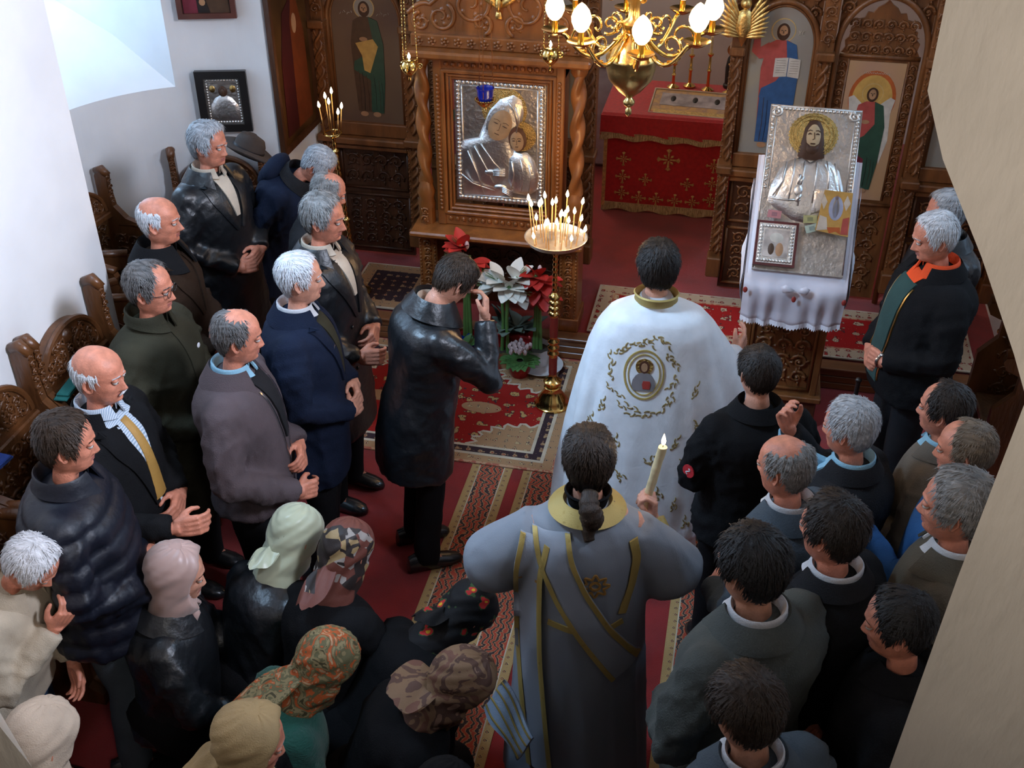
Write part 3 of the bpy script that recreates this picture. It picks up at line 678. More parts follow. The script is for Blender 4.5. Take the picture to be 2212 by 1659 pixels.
# ------------------------------------------------------------------ the room
AX = -0.5                                   # the nave axis
mb = MB(); mb.box((AX, 4.2, -.05), (8.4, 11.2, .1)); struct(mb, 'floor', red_carpet)
so = MB(); so.box((AX, 7.72, .070), (4.5, 3.76, .140)); solea = struct(so, 'floor_solea', red_carpet)
for k in range(3):
    mb = MB(); mb.box((AX, 5.828, .024 + .046 * k), (4.5, .022, .043), bev=.004); mb.build('riser_board', wood_step, solea)
mb = MB(); mb.box((AX, 5.85, .148), (4.5, .10, .016), bev=.004); mb.build('nosing_board', wood_step, solea)
mb = MB(); mb.box((AX, 3.2, 4.95), (5.6, 8.4, .1)); struct(mb, 'ceiling', plaster)
def apse(sx, name):
    """side wall: straight nave wall, rounded apse with a splayed window niche, then straight wall to the sanctuary"""
    X = lambda x: x if sx > 0 else 2 * AX - x
    pl = lambda x, y, z: (X(x), y, z)
    cx, cy, r = -2.81, 5.05, .95
    mb = MB(); mb.box((X(-2.99), 1.55, 2.45), (.38, 5.10, 4.9), bev=.03)
    mb.box((X(-2.96), 7.85, 2.45), (.48, 3.70, 4.9), bev=.02)
    w0, w1, zs, zt = 120, 200, 1.56, 3.25
    th = np.linspace(90, 270, 61); w0i = min(range(61), key=lambda i: abs(th[i] - w0)); w1i = min(range(61), key=lambda i: abs(th[i] - w1))
    pt = lambda t, rr: (cx + rr * math.cos(R(t)), cy + rr * math.sin(R(t)))
    for i in range(60):
        spans = [(0, zs), (zt, 4.9)] if w0i <= i < w1i else [(0, 4.9)]
        for a, b in spans:
            q = [pt(th[i], r), pt(th[i + 1], r), pt(th[i + 1], r + .3), pt(th[i], r + .3)]
            v = [pl(x, y, a) for x, y in q] + [pl(x, y, b) for x, y in q]
            mb.add(v, [(0, 1, 5, 4), (2, 3, 7, 6), (4, 5, 6, 7), (0, 3, 2, 1), (1, 2, 6, 5), (3, 0, 4, 7)])
    d = np.array([math.cos(R(158)), math.sin(R(158))]); tg = np.array([-d[1], d[0]]); c0 = np.array([cx, cy])
    A = c0 + d * 1.62 - tg * .42; B = c0 + d * 1.62 + tg * .42; zo, zo2 = 2.02, 3.45
    inn = [pt(t, r - .002) for t in th[w0i:w1i + 1]]; n = len(inn); out = [tuple(A + (B - A) * i / (n - 1)) for i in range(n)]
    sill = [pl(*p, zs) for p in inn] + [pl(*(np.array(inn[i]) * .55 + np.array(out[i]) * .45), zs + .26) for i in range(n)] + [pl(*p, zo) for p in out]
    mb.add(sill, grid_faces(n, 3))
    mb.add([pl(*p, zt) for p in inn] + [pl(*p, zo2) for p in out], grid_faces(n, 2))
    for k in (0, n - 1): mb.add([pl(*inn[k], zs), pl(*out[k], zo), pl(*out[k], zo2), pl(*inn[k], zt)], [(0, 1, 2, 3)])
    o = struct(mb, name, plaster, None, True, 35)
    # window: frame, muntins and panes
    wn = thing('window_1' if sx > 0 else 'window_2', None, None); wn['kind'] = 'structure'
    def bar(p, q, wdt, z0, z1, nm, m):
        b = MB(); P0, Q0 = np.array(p), np.array(q); e = (Q0 - P0) / np.linalg.norm(Q0 - P0); nn = np.array([-e[1], e[0]]) * wdt
        v = [pl(*(k + s * nn), z) for z in (z0, z1) for k, s in ((P0, -1), (Q0, -1), (Q0, 1), (P0, 1))]
        b.add(v, [(0, 3, 2, 1), (4, 5, 6, 7), (0, 1, 5, 4), (1, 2, 6, 5), (2, 3, 7, 6), (3, 0, 4, 7)]); return b.build(nm, m, wn, False)
    L = lambda t: A + (B - A) * t
    white_paint = white_plastic
    bar(L(0), L(1), .03, zo - .01, zo + .05, 'window_frame', white_paint); bar(L(0), L(1), .03, zo2 - .05, zo2 + .01, 'window_frame', white_paint)
    for t in (0, .48, .94): bar(L(t), L(t + .055), .03, zo, zo2, 'window_frame', white_paint)
    bar(L(.05), L(.95), .02, 2.72, 2.76, 'muntin', white_paint)
    for t0, t1 in ((.055, .48), (.535, .94)):
        for z0, z1 in ((zo + .05, 2.72), (2.76, zo2 - .05)): bar(L(t0), L(t1), .003, z0, z1, 'pane', pane_m)
    return o
apse(1, 'wall_left'); apse(-1, 'wall_right')
mb = MB(); mb.box((AX, 9.65, 2.45), (5.0, .2, 4.9)); struct(mb, 'wall_sanctuary', plaster_pink)
# the two plastered gallery pillars that flank the view
def pillar(name, prof, sx, y0, y1, ex, k=1.0):
    """prof: (x, z) of the inner edge from bottom to top at the front plane; flares outward behind"""
    mb = MB(); n = len(prof); v = []
    for x, z in prof: v += [(x, y0, z), (ex, y0 - .12, z), (ex, y1, z), (x * y1 / y0 * 1.02 + .01 * sx, y1, z)]
    f = grid_faces(4, n, True) + [(3, 2, 1, 0), tuple(range(4 * n - 4, 4 * n))]
    mb.add(v, f); o = struct(mb, name, plaster_pier, None, True, 25); return o
pillar('wall_pillar_right', [(0.422, 0.0), (0.422, 2.012), (0.438, 2.511), (0.456, 2.874), (0.422, 2.946), (0.346, 3.091), (0.266, 3.228), (0.229, 3.317), (0.227, 3.478), (0.227, 4.9)], 1, 1.45, 1.66, 1.75)
pillar('wall_pillar_left', [(-1.151, 0.0), (-1.151, 2.04), (-1.195, 2.168), (-1.21, 2.517), (-1.21, 4.9)], -1, 1.1, 1.24, -2.75)
# carpets
def rug(name, label, x0, x1, y0, y1, z, field, borders, edge_h=.008, fr=True):
    t = thing(name, label, 'rug', ((x0 + x1) / 2, (y0 + y1) / 2, z)); w, d = x1 - x0, y1 - y0; h = edge_h
    ins = 0
    for k, (bw, m) in enumerate(borders):
        W, Dp = w - 2 * ins, d - 2 * ins
        for s in (-1, 1):
            mb = MB(); mb.box((0, s * (Dp / 2 - bw / 2), h / 2), (W, bw, h + .0004 * k)); mb.build('border', m, t, False)
            mb = MB(); mb.box((s * (W / 2 - bw / 2), 0, h / 2), (bw, Dp - 2 * bw, h + .0004 * k)); mb.build('border', m, t, False)
        ins += bw
    mb = MB(); mb.box((0, 0, h / 2), (w - 2 * ins, d - 2 * ins, h)); mb.build('field', field, t, False)
    return t
t = rug('oriental_rug', 'large red oriental rug with scalloped field before the framed icon stand', -2.45, -.76, 4.66, 5.80, .001, rug_field, [(.018, rug_edge), (.055, rug_border), (.02, white_line), (.05, rug_dark), (.018, white_line)])
# scalloped inner outline and corner medallions of the rug
for sx in (-1, 1):
    for sy in (-1, 1):
        mb = MB(); c = (sx * .684, sy * .409); pts = []
        for k in range(23):
            a = R(90 * k / 22); rr = .30 + .025 * math.cos(k * 1.7); pts.append((c[0] - sx * rr * math.cos(a) * 1.15, c[1] - sy * rr * math.sin(a) * .8, .0085))
        mb.tube(pts, .009, 6, flat=.25); mb.build('scallop', white_line, t)
        mb = MB(); mb.prism([c] + [(p[0] * .985 + c[0] * .015, p[1] * .985 + c[1] * .015) for p in pts], .0075, .0088, lambda u, v, w: (u, v, w)); mb.build('corner_medallion', rug_border, t, False)
for x in (-.30, .32):
    mb = MB(); mb.prism(circ(.12, 24, (x, -.05), sy=.45), .0078, .0092, lambda u, v, w: (u, v, w)); mb.build('medallion', rug_border, t, False)
def runner(label, x0, x1, y0, y1):
    t = thing('carpet_runner', label, 'runner', ((x0 + x1) / 2, (y0 + y1) / 2, .0006), group='patterned runners along the nave'); w, d = x1 - x0, y1 - y0; b = .045
    mb = MB(); mb.box((0, 0, .002), (w - 2 * b, d, .0044)); mb.build('field', run_mid, t, False)
    for s in (-1, 1):
        mb = MB(); mb.box((s * (w / 2 - b / 2), 0, .002), (b, d, .005)); mb.build('border', run_bord, t, False)
        mb = MB(); mb.box((s * (w / 2 - b), 0, .0022), (.006, d, .0056)); mb.build('stripe', white_line, t, False)
runner('patterned runner under the weeping man\'s shoe', -1.21, -.985, .6, 4.655); runner('patterned runner running under the deacon\'s grey robe', -.925, -.70, .6, 4.655)
runner('patterned runner on the red-patched man\'s side of the aisle', -.05, .175, .6, 5.4)
t = rug('solea_rug', 'cream and red patterned rug before the red-draped altar', -.78, 1.55, 5.92, 6.52, .1562, sole_field, [(.014, white_line), (.09, sole_border), (.016, rug_edge)])
t = rug('solea_rug', 'dark patterned rug beside the thin candlestick', -2.40, -1.90, 5.92, 6.50, .1562, rug_dark, [(.014, white_line), (.08, rug_border)])
# ------------------------------------------------------------------ the carved icon screen
YS = 6.65
def paint(name, c, r=.55): return mat(name, c, r, var=.14, vscale=24, spec=.4)
flesh = paint('painted_flesh', (.42, .22, .11)); halo_line = paint('halo_ring', (.55, .36, .14)); p_red = paint('painted_rose', (.42, .075, .06)); p_blue = paint('painted_blue', (.035, .095, .22)); p_white = paint('painted_white', (.58, .52, .44)); p_green = paint('painted_green', (.03, .075, .045)); p_brown = paint('painted_brown', (.08, .04, .02)); p_hair = paint('painted_hair', (.06, .025, .012)); p_dark = paint('painted_dark', (.02, .014, .012)); p_wine = paint('painted_wine', (.17, .02, .035)); p_gold = paint('painted_gold', (.55, .32, .08)); p_orange = paint('painted_orange', (.45, .10, .02))
def sky_paint(name, lo, mid, hi, sc=1.0):
    """painted icon ground: soft bands of pigment on the panel itself"""
    return two(name, [(0, lo), (.42, mid), (.75, hi)], 2.2 * sc, rough=.55, interp='EASE', bump=.05)
ground_a = sky_paint('icon_ground_grey', (.30, .19, .15), (.30, .27, .23), (.42, .33, .20)); ground_b = sky_paint('icon_ground_rose', (.40, .20, .13), (.50, .29, .14), (.40, .22, .17)); ground_c = sky_paint('icon_ground_dim', (.13, .07, .045), (.16, .095, .055), (.12, .06, .045))
def piece(par, fr, poly, w0, w1, m, name):
    mb = MB(); mb.prism(poly, w0, w1, fr, 0); return mb.build(name, m, par, False)
def ell(cx, cy, rx, ry, n=20): return [(cx + rx * math.cos(2 * math.pi * k / n), cy + ry * math.sin(2 * math.pi * k / n)) for k in range(n)]
def saint(par, fr, H, robe_m, mantle_m, hair_m=None, beard=True, book=None, wings=None, hand_up=False, scroll=None, under=None):
    S = lambda pts: [(u * H, v * H) for u, v in pts]
    if wings:
        for s in (-1, 1): piece(par, fr, S([(s * .06, .80), (s * .15, .88), (s * .19, .86), (s * .17, .74), (s * .19, .5), (s * .15, .28), (s * .10, .45), (s * .08, .66)][::s]), .0, .002, wings, 'wing')
    piece(par, fr, S(ell(0, .905, .088, .088, 26)), .0005, .0022, halo_line, 'halo'); piece(par, fr, S(ell(0, .905, .080, .080, 26)), .001, .003, p_gold if wings else ground_a, 'halo_field')
    piece(par, fr, S([(-.10, .80), (-.04, .835), (.04, .835), (.105, .80), (.13, .62), (.125, .35), (.105, .05), (-.105, .05), (-.12, .35), (-.13, .62)]), .001, .0034, robe_m, 'robe')
    if under: piece(par, fr, S([(-.115, .42), (.115, .44), (.11, .05), (-.11, .05)]), .002, .004, under, 'under_robe')
    piece(par, fr, S([(.03, .835), (.105, .805), (.145, .62), (.14, .30), (.115, .04), (.01, .05), (.02, .32), (-.12, .40), (-.11, .47), (-.01, .53), (.06, .64)]), .002, .0048, mantle_m, 'mantle')
    for k, x in enumerate((-.08, -.05, -.015, .05, .085, .11)):
        mb = MB(); mb.tube([fr(H * x, H * (.40 - .02 * k % 2), .0042), fr(H * (x + .008), H * .2, .0046), fr(H * (x + .002), H * .06, .0042)], .0016, 5); mb.build('fold', p_dark if k % 2 else p_brown, par)
    piece(par, fr, S(ell(0, .895, .047, .062)), .003, .0056, hair_m or p_hair, 'hair'); piece(par, fr, S(ell(0, .898, .030, .044)), .004, .0068, flesh, 'face')
    if beard: piece(par, fr, S([(-.026, .885), (-.03, .86), (-.012, .835), (.012, .835), (.03, .86), (.026, .885), (.010, .870), (-.010, .870)]), .005, .0076, p_hair, 'beard')
    for s in (-1, 1): piece(par, fr, S(ell(s * .012, .906, .006, .0035, 8)), .006, .0078, p_dark, 'eye')
    piece(par, fr, S([(-.003, .905), (.003, .905), (.005, .884), (-.005, .884)]), .006, .0078, p_brown, 'nose')
    if hand_up:
        piece(par, fr, S([(-.09, .815), (-.15, .775), (-.158, .86), (-.198, .86), (-.21, .74), (-.15, .69), (-.09, .70)]), .002, .0046, robe_m, 'sleeve'); piece(par, fr, S(ell(-.19, .885, .014, .032, 12)), .003, .0056, flesh, 'hand')
    else: piece(par, fr, S(ell(-.02, .655, .035, .018, 12)), .003, .0058, flesh, 'hand')
    if book:
        piece(par, fr, S([(-.035, .70), (.060, .71), (.060, .57), (-.035, .56)]), .003, .0062, p_white, 'book_page'); piece(par, fr, S([(.065, .71), (.15, .70), (.15, .56), (.065, .57)]), .003, .0062, p_white, 'book_page')
        for r in range(6):
            for x0, x1 in ((-.022, .045), (.078, .138)):
                mb = MB(); mb.tube([fr(H * x0, H * (.685 - .018 * r), .0064), fr(H * x1, H * (.687 - .018 * r), .0064)], .0008, 4); mb.build('text_line', p_brown, par)
    if scroll: piece(par, fr, S([(-.09, .62), (.06, .66), (.10, .60), (.02, .38), (-.03, .40), (-.04, .52)]), .003, .0062, scroll, 'scroll')
    for s in (-1, 1): piece(par, fr, S(ell(s * .055, .028, .035, .022, 12)), .002, .005, flesh, 'foot')
def letters(par, fr, x, y, h, txt, m):
    """small painted initials from straight strokes"""
    G = dict(I=[((.5, 0), (.5, 1))], C=[((.9, .9), (.4, 1)), ((.4, 1), (.1, .5)), ((.1, .5), (.4, 0)), ((.4, 0), (.9, .1))], X=[((.1, 0), (.9, 1)), ((.1, 1), (.9, 0))])
    mb = MB()
    for i, ch in enumerate(txt):
        for p, q in G[ch]: mb.tube([fr(x + (i * .75 + p[0] * .6) * h, y + p[1] * h, .004), fr(x + (i * .75 + q[0] * .6) * h, y + q[1] * h, .004)], .0016, 4)
    tag(mb.build('inscription', m, par), kind='stuff')
SCR = thing('icon_screen', 'carved walnut icon screen with arched painted saints and open central doorway', 'icon screen', (0, 0, .14))
def arch_poly(w, z0, z1, zt, n=18):
    return [(-w, z0), (w, z0)] + [(w * math.cos(R(180 * k / n)), z1 + (zt - z1) * math.sin(R(180 * k / n))) for k in range(n + 1)]
FZ = lambda x, y=YS, z=-.14: front(x, y, z)
POSTS = (-2.655, -2.065, -1.42, -.91, -.055, .445, 1.055, 1.66)
def post(x, w):
    mb = MB(); z = -.14
    mb.box((x, YS + .0, 1.25), (w, .09, 2.2), bev=.006); mb.box((x, YS - .012, .20), (w * 1.25, .13, .14), bev=.008); mb.box((x, YS - .018, .885), (w * 1.3, .15, .05), bev=.008); mb.box((x, YS - .015, 1.62), (w * 1.25, .14, .05), bev=.008)
    p = mb.build('post', wood, SCR, True, 30); cb = MB()
    for z0, z1 in ((.30, .84), (.94, 1.58)):
        n = 30
        for ph in (0, math.pi): cb.tube([(x + w * .26 * math.sin(k * .8 + ph), YS - .046 - .010 * math.cos(k * .8 + ph), z0 + (z1 - z0) * k / n) for k in range(n + 1)], .010, 6)
        for s in (-1, 1): beads(cb, (x + s * w * .42, YS - .046, z0), (x + s * w * .42, YS - .046, z1), 18, .008)
    carve(cb, front(x, YS - .045, 1.95), w * .9, .55, int(x * 100), .006, .08)
    tag(cb.build('carving', wood, p, True, None), kind='stuff')
for x in POSTS: post(x, .085 if abs(x - AX) > .5 else .072)
def icon_bay(x, w, kind):
    fr = FZ(x); half = w / 2
    mb = MB(); mb.prism([(-half, .16), (half, .16), (half, .965), (-half, .965)], -.045, -.02, fr); lp = mb.build('lower_panel', wood_dark, SCR, False); cb = MB()
    for z0, z1 in ((.20, .60), (.65, .93)):
        for a, b in (((-half + .02, z0), (half - .02, z0)), ((half - .02, z0), (half - .02, z1)), ((half - .02, z1), (-half + .02, z1)), ((-half + .02, z1), (-half + .02, z0))):
            cb.tube([fr(*a, -.016), fr(*b, -.016)], .010, 6)
        carve(cb, front(x, YS + .018, (z0 + z1) / 2 - .14), w - .09, z1 - z0 - .05, int(x * 50) + int(z0 * 10), .006, .095)
    tag(cb.build('carving', wood_dark if x < -1 else wood, lp, True, None), kind='stuff')
    mb = MB(); mb.box(fr(0, 1.0, .01), (w + .05, .10, .045), bev=.008); mb.box(fr(0, .955, .0), (w, .08, .03), bev=.006); mb.box(fr(0, 1.07, -.015), (w, .05, .09), bev=.006); mb.build('ledge', wood, SCR, True, 30)
    # arched painting
    aw = half - .012; g = ground_c if kind == 'forerunner' else ground_a
    mb = MB(); mb.prism(arch_poly(aw, 1.115, 1.78, 2.03), -.035, -.022, fr); ic = mb.build('painted_icon', g, SCR, False)
    f2 = front(x, YS + .022, 1.15 - .14)
    if kind == 'christ': saint(ic, f2, .80, p_red, p_blue, book=True, hand_up=True, under=p_blue); letters(ic, f2, -.13, .70, .028, 'IC', p_white); letters(ic, f2, .085, .70, .028, 'XC', p_white)
    elif kind == 'forerunner': saint(ic, f2, .78, p_brown, p_green, scroll=p_gold); mb = MB(); [mb.tube([f2(u + .006 * (k % 2), .66 + .012 * (k % 3), .003), f2(u + .010, .672, .003)], .0014, 4) for k, u in enumerate(list(np.linspace(-.16, -.09, 6)) + list(np.linspace(.08, .15, 6)))]; tag(mb.build('inscription', p_white, ic), kind='stuff')
    else: saint(ic, f2, .78, p_wine, p_blue)
    # arch moulding and carved spandrels
    mb = MB(); ap = arch_poly(aw + .008, 1.10, 1.78, 2.04, 26)[1:] + [(-aw - .008, 1.10)]; mb.tube([fr(u, v, -.012) for u, v in ap], .016, 8); ap2 = arch_poly(aw - .012, 1.10, 1.78, 2.015, 26)[1:]; mb.tube([fr(u, v, -.02) for u, v in ap2 + [(-aw + .012, 1.10)]], .008, 6); mb.build('arch_moulding', wood, SCR, True, None)
    mb = MB(); n = 20; v = []
    for k in range(n + 1):
        a = R(180 * k / n); u, z = aw * math.cos(a), 1.78 + .25 * math.sin(a); uo = half * max(-1, min(1, math.cos(a) * 1.6)); v += [fr(u, z, -.03), fr(uo, 2.40, -.03)]
    mb.add(v, grid_faces(2, n + 1)); mb.box(fr(0, 2.42, -.03), (w, .03, .06)); mb.box(fr(0, 2.30, -.045), (w, .02, .5)); sp = mb.build('spandrel', wood, SCR, False)
    cb = MB(); carve(cb, front(x, YS + .022, 2.16 - .14), w - .02, .44, int(x * 70), .008, .085, inside=lambda u, q: (u / aw) ** 2 + (max(0, (q + 2.16) - 1.78) / .26) ** 2 > 1.05); tag(cb.build('carving', wood, sp, True, None), kind='stuff')
icon_bay(-2.36, .50, 'forerunner'); icon_bay(-1.165, .43, 'virgin'); icon_bay(.195, .42, 'christ'); icon_bay(1.36, .52, 'other')
def side_door(x, w, angel):
    fr = FZ(x); half = w / 2
    mb = MB(); mb.tube([fr(u, v, -.005) for u, v in arch_poly(half - .005, .16, 1.80, 2.10, 26)[1:] + [(-half + .005, .16)]], .018, 8); mb.build('door_arch', wood, SCR, True, None)
    n = 20; v = []; mb = MB()
    for k in range(n + 1):
        a = R(180 * k / n); u, z = half * math.cos(a), 1.80 + .30 * math.sin(a); uo = half * max(-1, min(1, math.cos(a) * 1.6)); v += [fr(u, z, -.03), fr(uo, 2.42, -.03)]
    mb.add(v, grid_faces(2, n + 1)); mb.box(fr(0, 2.35, -.045), (w, .02, .4)); sp = mb.build('spandrel', wood, SCR, False)
    cb = MB(); carve(cb, front(x, YS + .022, 2.2 - .14), w, .44, int(x * 60), .008, .085, inside=lambda u, q: (u / half) ** 2 + (max(0, q + 2.2 - 1.80) / .31) ** 2 > 1.05); tag(cb.build('carving', wood, sp, True, None), kind='stuff')
    # the leaf with a jagged carved crest that leaves a gap under the arch
    lf = lambda u, vv, ww: fr(u, vv, ww - .045); hw = half - .028
    crest = [(hw, 1.74)]
    for k in range(25):
        a = R(4 + 172 * k / 24); rr = 1.0 - (.07 if k % 2 else 0); crest.append((hw * .97 * rr * math.cos(a), 1.74 + (.295 if abs(k - 12) > 1 else .33) * rr * math.sin(a)))
    mb = MB(); mb.prism([(-hw, .17), (hw, .17)] + crest + [(-hw, 1.74)], -.02, .0, lf); leaf = mb.build('door_leaf', wood, SCR, False)
    cb = MB(); carve(cb, lambda u, vv, ww: lf(u, 1.86 + vv, ww), hw * 1.7, .22, 5, .007, .07, inside=lambda u, q: (u / hw) ** 2 + (max(0, q + .1) / .26) ** 2 < .95)
    for s in (-1, 1):
        carve(cb, lambda u, vv, ww: lf(s * (hw - .03) + u, 1.3 + vv, ww), .05, .84, 8, .006, .055)
        cb.tube([lf(s * (hw - .058), .86, .004), lf(s * (hw - .058), 1.73, .004)], .007, 6)
    cb.tube([lf(-hw, 1.75, .006), lf(hw, 1.75, .006)], .014, 8); cb.tube([lf(-hw, .83, .006), lf(hw, .83, .006)], .012, 8)
    carve(cb, lambda u, vv, ww: lf(u, .50 + vv, ww), hw * 1.6, .58, 11, .007, .10); tag(cb.build('carving', wood, leaf, True, None), kind='stuff')
    mb = MB(); mb.prism([(-hw + .066, .86), (hw - .066, .86), (hw - .066, 1.72), (-hw + .066, 1.72)], .001, .006, lf); ic = mb.build('painted_icon', ground_b, leaf, False)
    f2 = lambda u, vv, ww: lf(u, .90 + vv, ww + .006)
    if angel:
        for rr, m in ((.135, p_orange), (.115, p_gold)): piece(ic, f2, ell(0, .60, rr, rr * 1.25, 28), .0, .0012 + (.135 - rr) * .02, m, 'glory')
        saint(ic, f2, .70, p_red, p_green, beard=False, wings=p_white, under=p_wine)
        mb = MB(); [mb.tube([f2(u, .745 + .006 * math.cos(u * 16), .003), f2(u + .006, .757 + .004 * (k % 2), .003)], .0014, 4) for k, u in enumerate(np.linspace(-.07, .07, 15))]; tag(mb.build('inscription', p_white, ic), kind='stuff')
side_door(.755, .51, True); side_door(-1.745, .51, True)
# lintel over the royal doorway and the gilded winged ornament on its jamb
mb = MB(); mb.box((AX + .015, YS + .02, 2.36), (.80, .06, .30)); ln = mb.build('lintel', wood, SCR, False); cb = MB(); carve(cb, front(AX, YS - .01, 2.36), .78, .28, 3, .008, .09); tag(cb.build('carving', wood, ln, True, None), kind='stuff')
gl = MB(); f3 = front(-.035, YS - .10, 1.96 - .14)
for s in (-1, 1):
    for k in range(9):
        a = R(62 - k * 7); L = .19 - k * .009; b = (s * .012, -.02 - .010 * k); tip = (b[0] + s * L * math.cos(a), b[1] + L * math.sin(a)); nrm = (-math.sin(a) * .014, s * math.cos(a) * .014)
        gl.pillow([b, (tip[0] * .6 + b[0] * .4 + nrm[0], tip[1] * .6 + b[1] * .4 + nrm[1]), tip, (tip[0] * .6 + b[0] * .4 - nrm[0], tip[1] * .6 + b[1] * .4 - nrm[1])], .002 * k, .010, f3, 0, 4)
gl.pillow([(0, -.16), (.05, -.06), (.035, .04), (0, .06), (-.035, .04), (-.05, -.06)], 0, .03, f3, 0, 5); gl.pillow(circ(.032, 14, (0, .085)), .0, .03, f3, 0, 5)
gl.box((-.035, YS - .07, 1.86), (.02, .06, .04)); gl.build('gilded_wings', gilt, SCR, True, None)
# ------------------------------------------------------------------ sanctuary: draped altar and what stands on it
t = thing('altar_table', 'altar draped in red brocade with gold fringe behind the icon screen', 'altar', (-.47, 8.10, .14)); W, D, Ht = .96, .72, .76
mb = MB(); rows = []
for z in np.linspace(.01, .70, 8):
    ring = []
    for s0, s1, n in (((-W / 2, -D / 2), (W / 2, -D / 2), 26), ((W / 2, -D / 2), (W / 2, D / 2), 12), ((W / 2, D / 2), (-W / 2, D / 2), 26), ((-W / 2, D / 2), (-W / 2, -D / 2), 12)):
        for k in range(n):
            u = k / n; x = s0[0] + (s1[0] - s0[0]) * u; y = s0[1] + (s1[1] - s0[1]) * u; b = 1 + .012 * math.sin(k * 1.9) * (1 - z / .7); ring.append((x * b, y * b, z))
    rows.append(ring)
mb.loft(rows); fc = mb.build('altar_cloth', altar_red, t, True, 50)
def flap(y0, z0, y1, z1, name, m, wv=.012, x0=-W / 2 - .03, x1=W / 2 + .03, th=.010):
    mb = MB(); n = 30; rr = []
    for j in range(5):
        v = j / 4; rr.append([(x0 + (x1 - x0) * i / (n - 1), y0 + (y1 - y0) * v + wv * math.sin(i * .9) * v, z0 + (z1 - z0) * v - .012 * math.sin(i * .9 + 1) * v * (wv > 0)) for i in range(n)])
    V = np.array(rr).reshape(-1, 3); V2 = V + np.array([0, th, 0]); N = len(V); f = grid_faces(n, 5) + [tuple(reversed(q)) for q in grid_faces(n, 5, off=N)]
    for j in range(4):
        for i in (0, n - 1): f.append((j * n + i, j * n + i + n, j * n + i + n + N, j * n + i + N))
    for i in range(n - 1): f += [(i, i + 1, i + 1 + N, i + N), (4 * n + i, 4 * n + i + 1, 4 * n + i + 1 + N, 4 * n + i + N)]
    mb.add(np.concatenate([V, V2]), f); return mb.build(name, m, t, True, 60)
mb = MB(); mb.box((0, 0, .735), (W + .06, D + .06, .07), bev=.015); mb.build('top_cloth', altar_red, t, True, 40)
flap(-D / 2 - .035, .755, -D / 2 - .055, .625, 'front_flap', altar_red); flap(-D / 2 - .052, .632, -D / 2 - .056, .585, 'fringe', fringe_m, .012)
flap(-D / 2 - .014, .070, -D / 2 - .016, .012, 'hem_fringe', fringe_m, .004, -W / 2, W / 2); 
for x in (-W / 2 + .012,): mb = MB(); mb.box((x, -D / 2 - .012, .34), (.026, .01, .60)); mb.build('gold_band', altar_gold, t, False)
f4 = front(0, -D / 2 - .008, 0)
def crosslet(x, z, s):
    mb = MB()
    for a in range(4):
        u = np.array([math.cos(a * math.pi / 2), math.sin(a * math.pi / 2)]); w = np.array([-u[1], u[0]])
        mb.pillow([tuple(np.array([x, z]) + u * s * k + w * s * q) for k, q in ((.1, -.08), (.8, -.12), (1.0, -.28), (1.15, 0), (1.0, .28), (.8, .12), (.1, .08))], .002, .006, f4, 0, 3)
        d = (u + w) * .5; mb.pillow([tuple(np.array([x, z]) + d * s * k + np.array([-d[1], d[0]]) * s * q) for k, q in ((.3, 0), (.7, .2), (1.0, 0), (.7, -.2))], .002, .005, f4, 0, 3)
    mb.build('embroidered_cross', altar_gold, fc)
crosslet(0, .44, .075); crosslet(-.16, .27, .045); crosslet(.15, .26, .045)
for x in (-.33, .33):
    for z in (.15, .28, .42): crosslet(x, z, .05)
for x in (-.20, -.07, .07, .20): crosslet(x, .12, .05)
# framed gilded plaque lying on the altar
fr_gold = two('gilt_plaque', [(0, (.45, .20, .07)), (.4, (.62, .36, .14)), (.6, (.40, .24, .16)), (.75, (.60, .40, .20))], 9, dist=1.5, rough=.5, interp='LINEAR')
k = thing('gilt_plaque', 'gilt embroidered altar plaque in a thin frame lying on red brocade', 'plaque', (-.33, 7.96, .912))
k.rotation_euler = (R(9), 0, R(-2)); mb = MB(); mb.box((0, 0, .014), (.62, .36, .014), bev=.003); bd = mb.build('plaque', fr_gold, k, True, 30)
mb = MB(); mb.box((0, -.145, .023), (.56, .05, .006)); mb.build('lower_band', altar_gold, k); mb = MB(); mb.box((0, .04, .022), (.50, .18, .004)); mb.build('painted_scene', mat('plaque_scene', (.36, .30, .30), .5, var=.4, vscale=14), k)
for x in (-.16, 0, .16): mb = MB(); mb.pillow(circ(.02, 10, (x, .05), sy=2.2), .024, .006, lambda u, v, w: (u, v, w)); mb.build('figure', p_dark, k)
for sx, sy, L, ax in ((0, -.18, .62, 0), (0, .18, .62, 0), (-.31, 0, .36, 1), (.31, 0, .36, 1)): mb = MB(); mb.box((sx, sy, .024), (L if not ax else .01, .01 if not ax else L, .012)); mb.build('frame_bar', white_line, k, False)
def candlestick(x, y, h, lab):
    k = thing('altar_candlestick', lab, 'candlestick', (x, y, .916)); mb = MB()
    mb.lathe([(.045, 0), (.047, .008), (.03, .018), (.012, .03), (.011, h * .45), (.018, h * .5), (.010, h * .55), (.009, h * .85), (.022, h * .9), (.024, h * .93), (.008, h * .95)], n=16); mb.build('stem', brass, k, True, 40)
    mb = MB(); mb.tube([(0, 0, h * .95), (0, 0, h * 1.35)], .010, 10); mb.build('candle', wax_pale, k)
for x, y, h, lab in ((-.52, 8.33, .20, 'short brass candlestick by the white box on the altar'), (-.40, 8.38, .26, 'brass candlestick behind the gilt plaque'), (-.26, 8.32, .30, 'tall brass candlestick on the altar beside the dark statuette'), (-.10, 8.28, .24, 'brass candlestick on the altar next to the doorway jamb')): candlestick(x, y, h, lab)
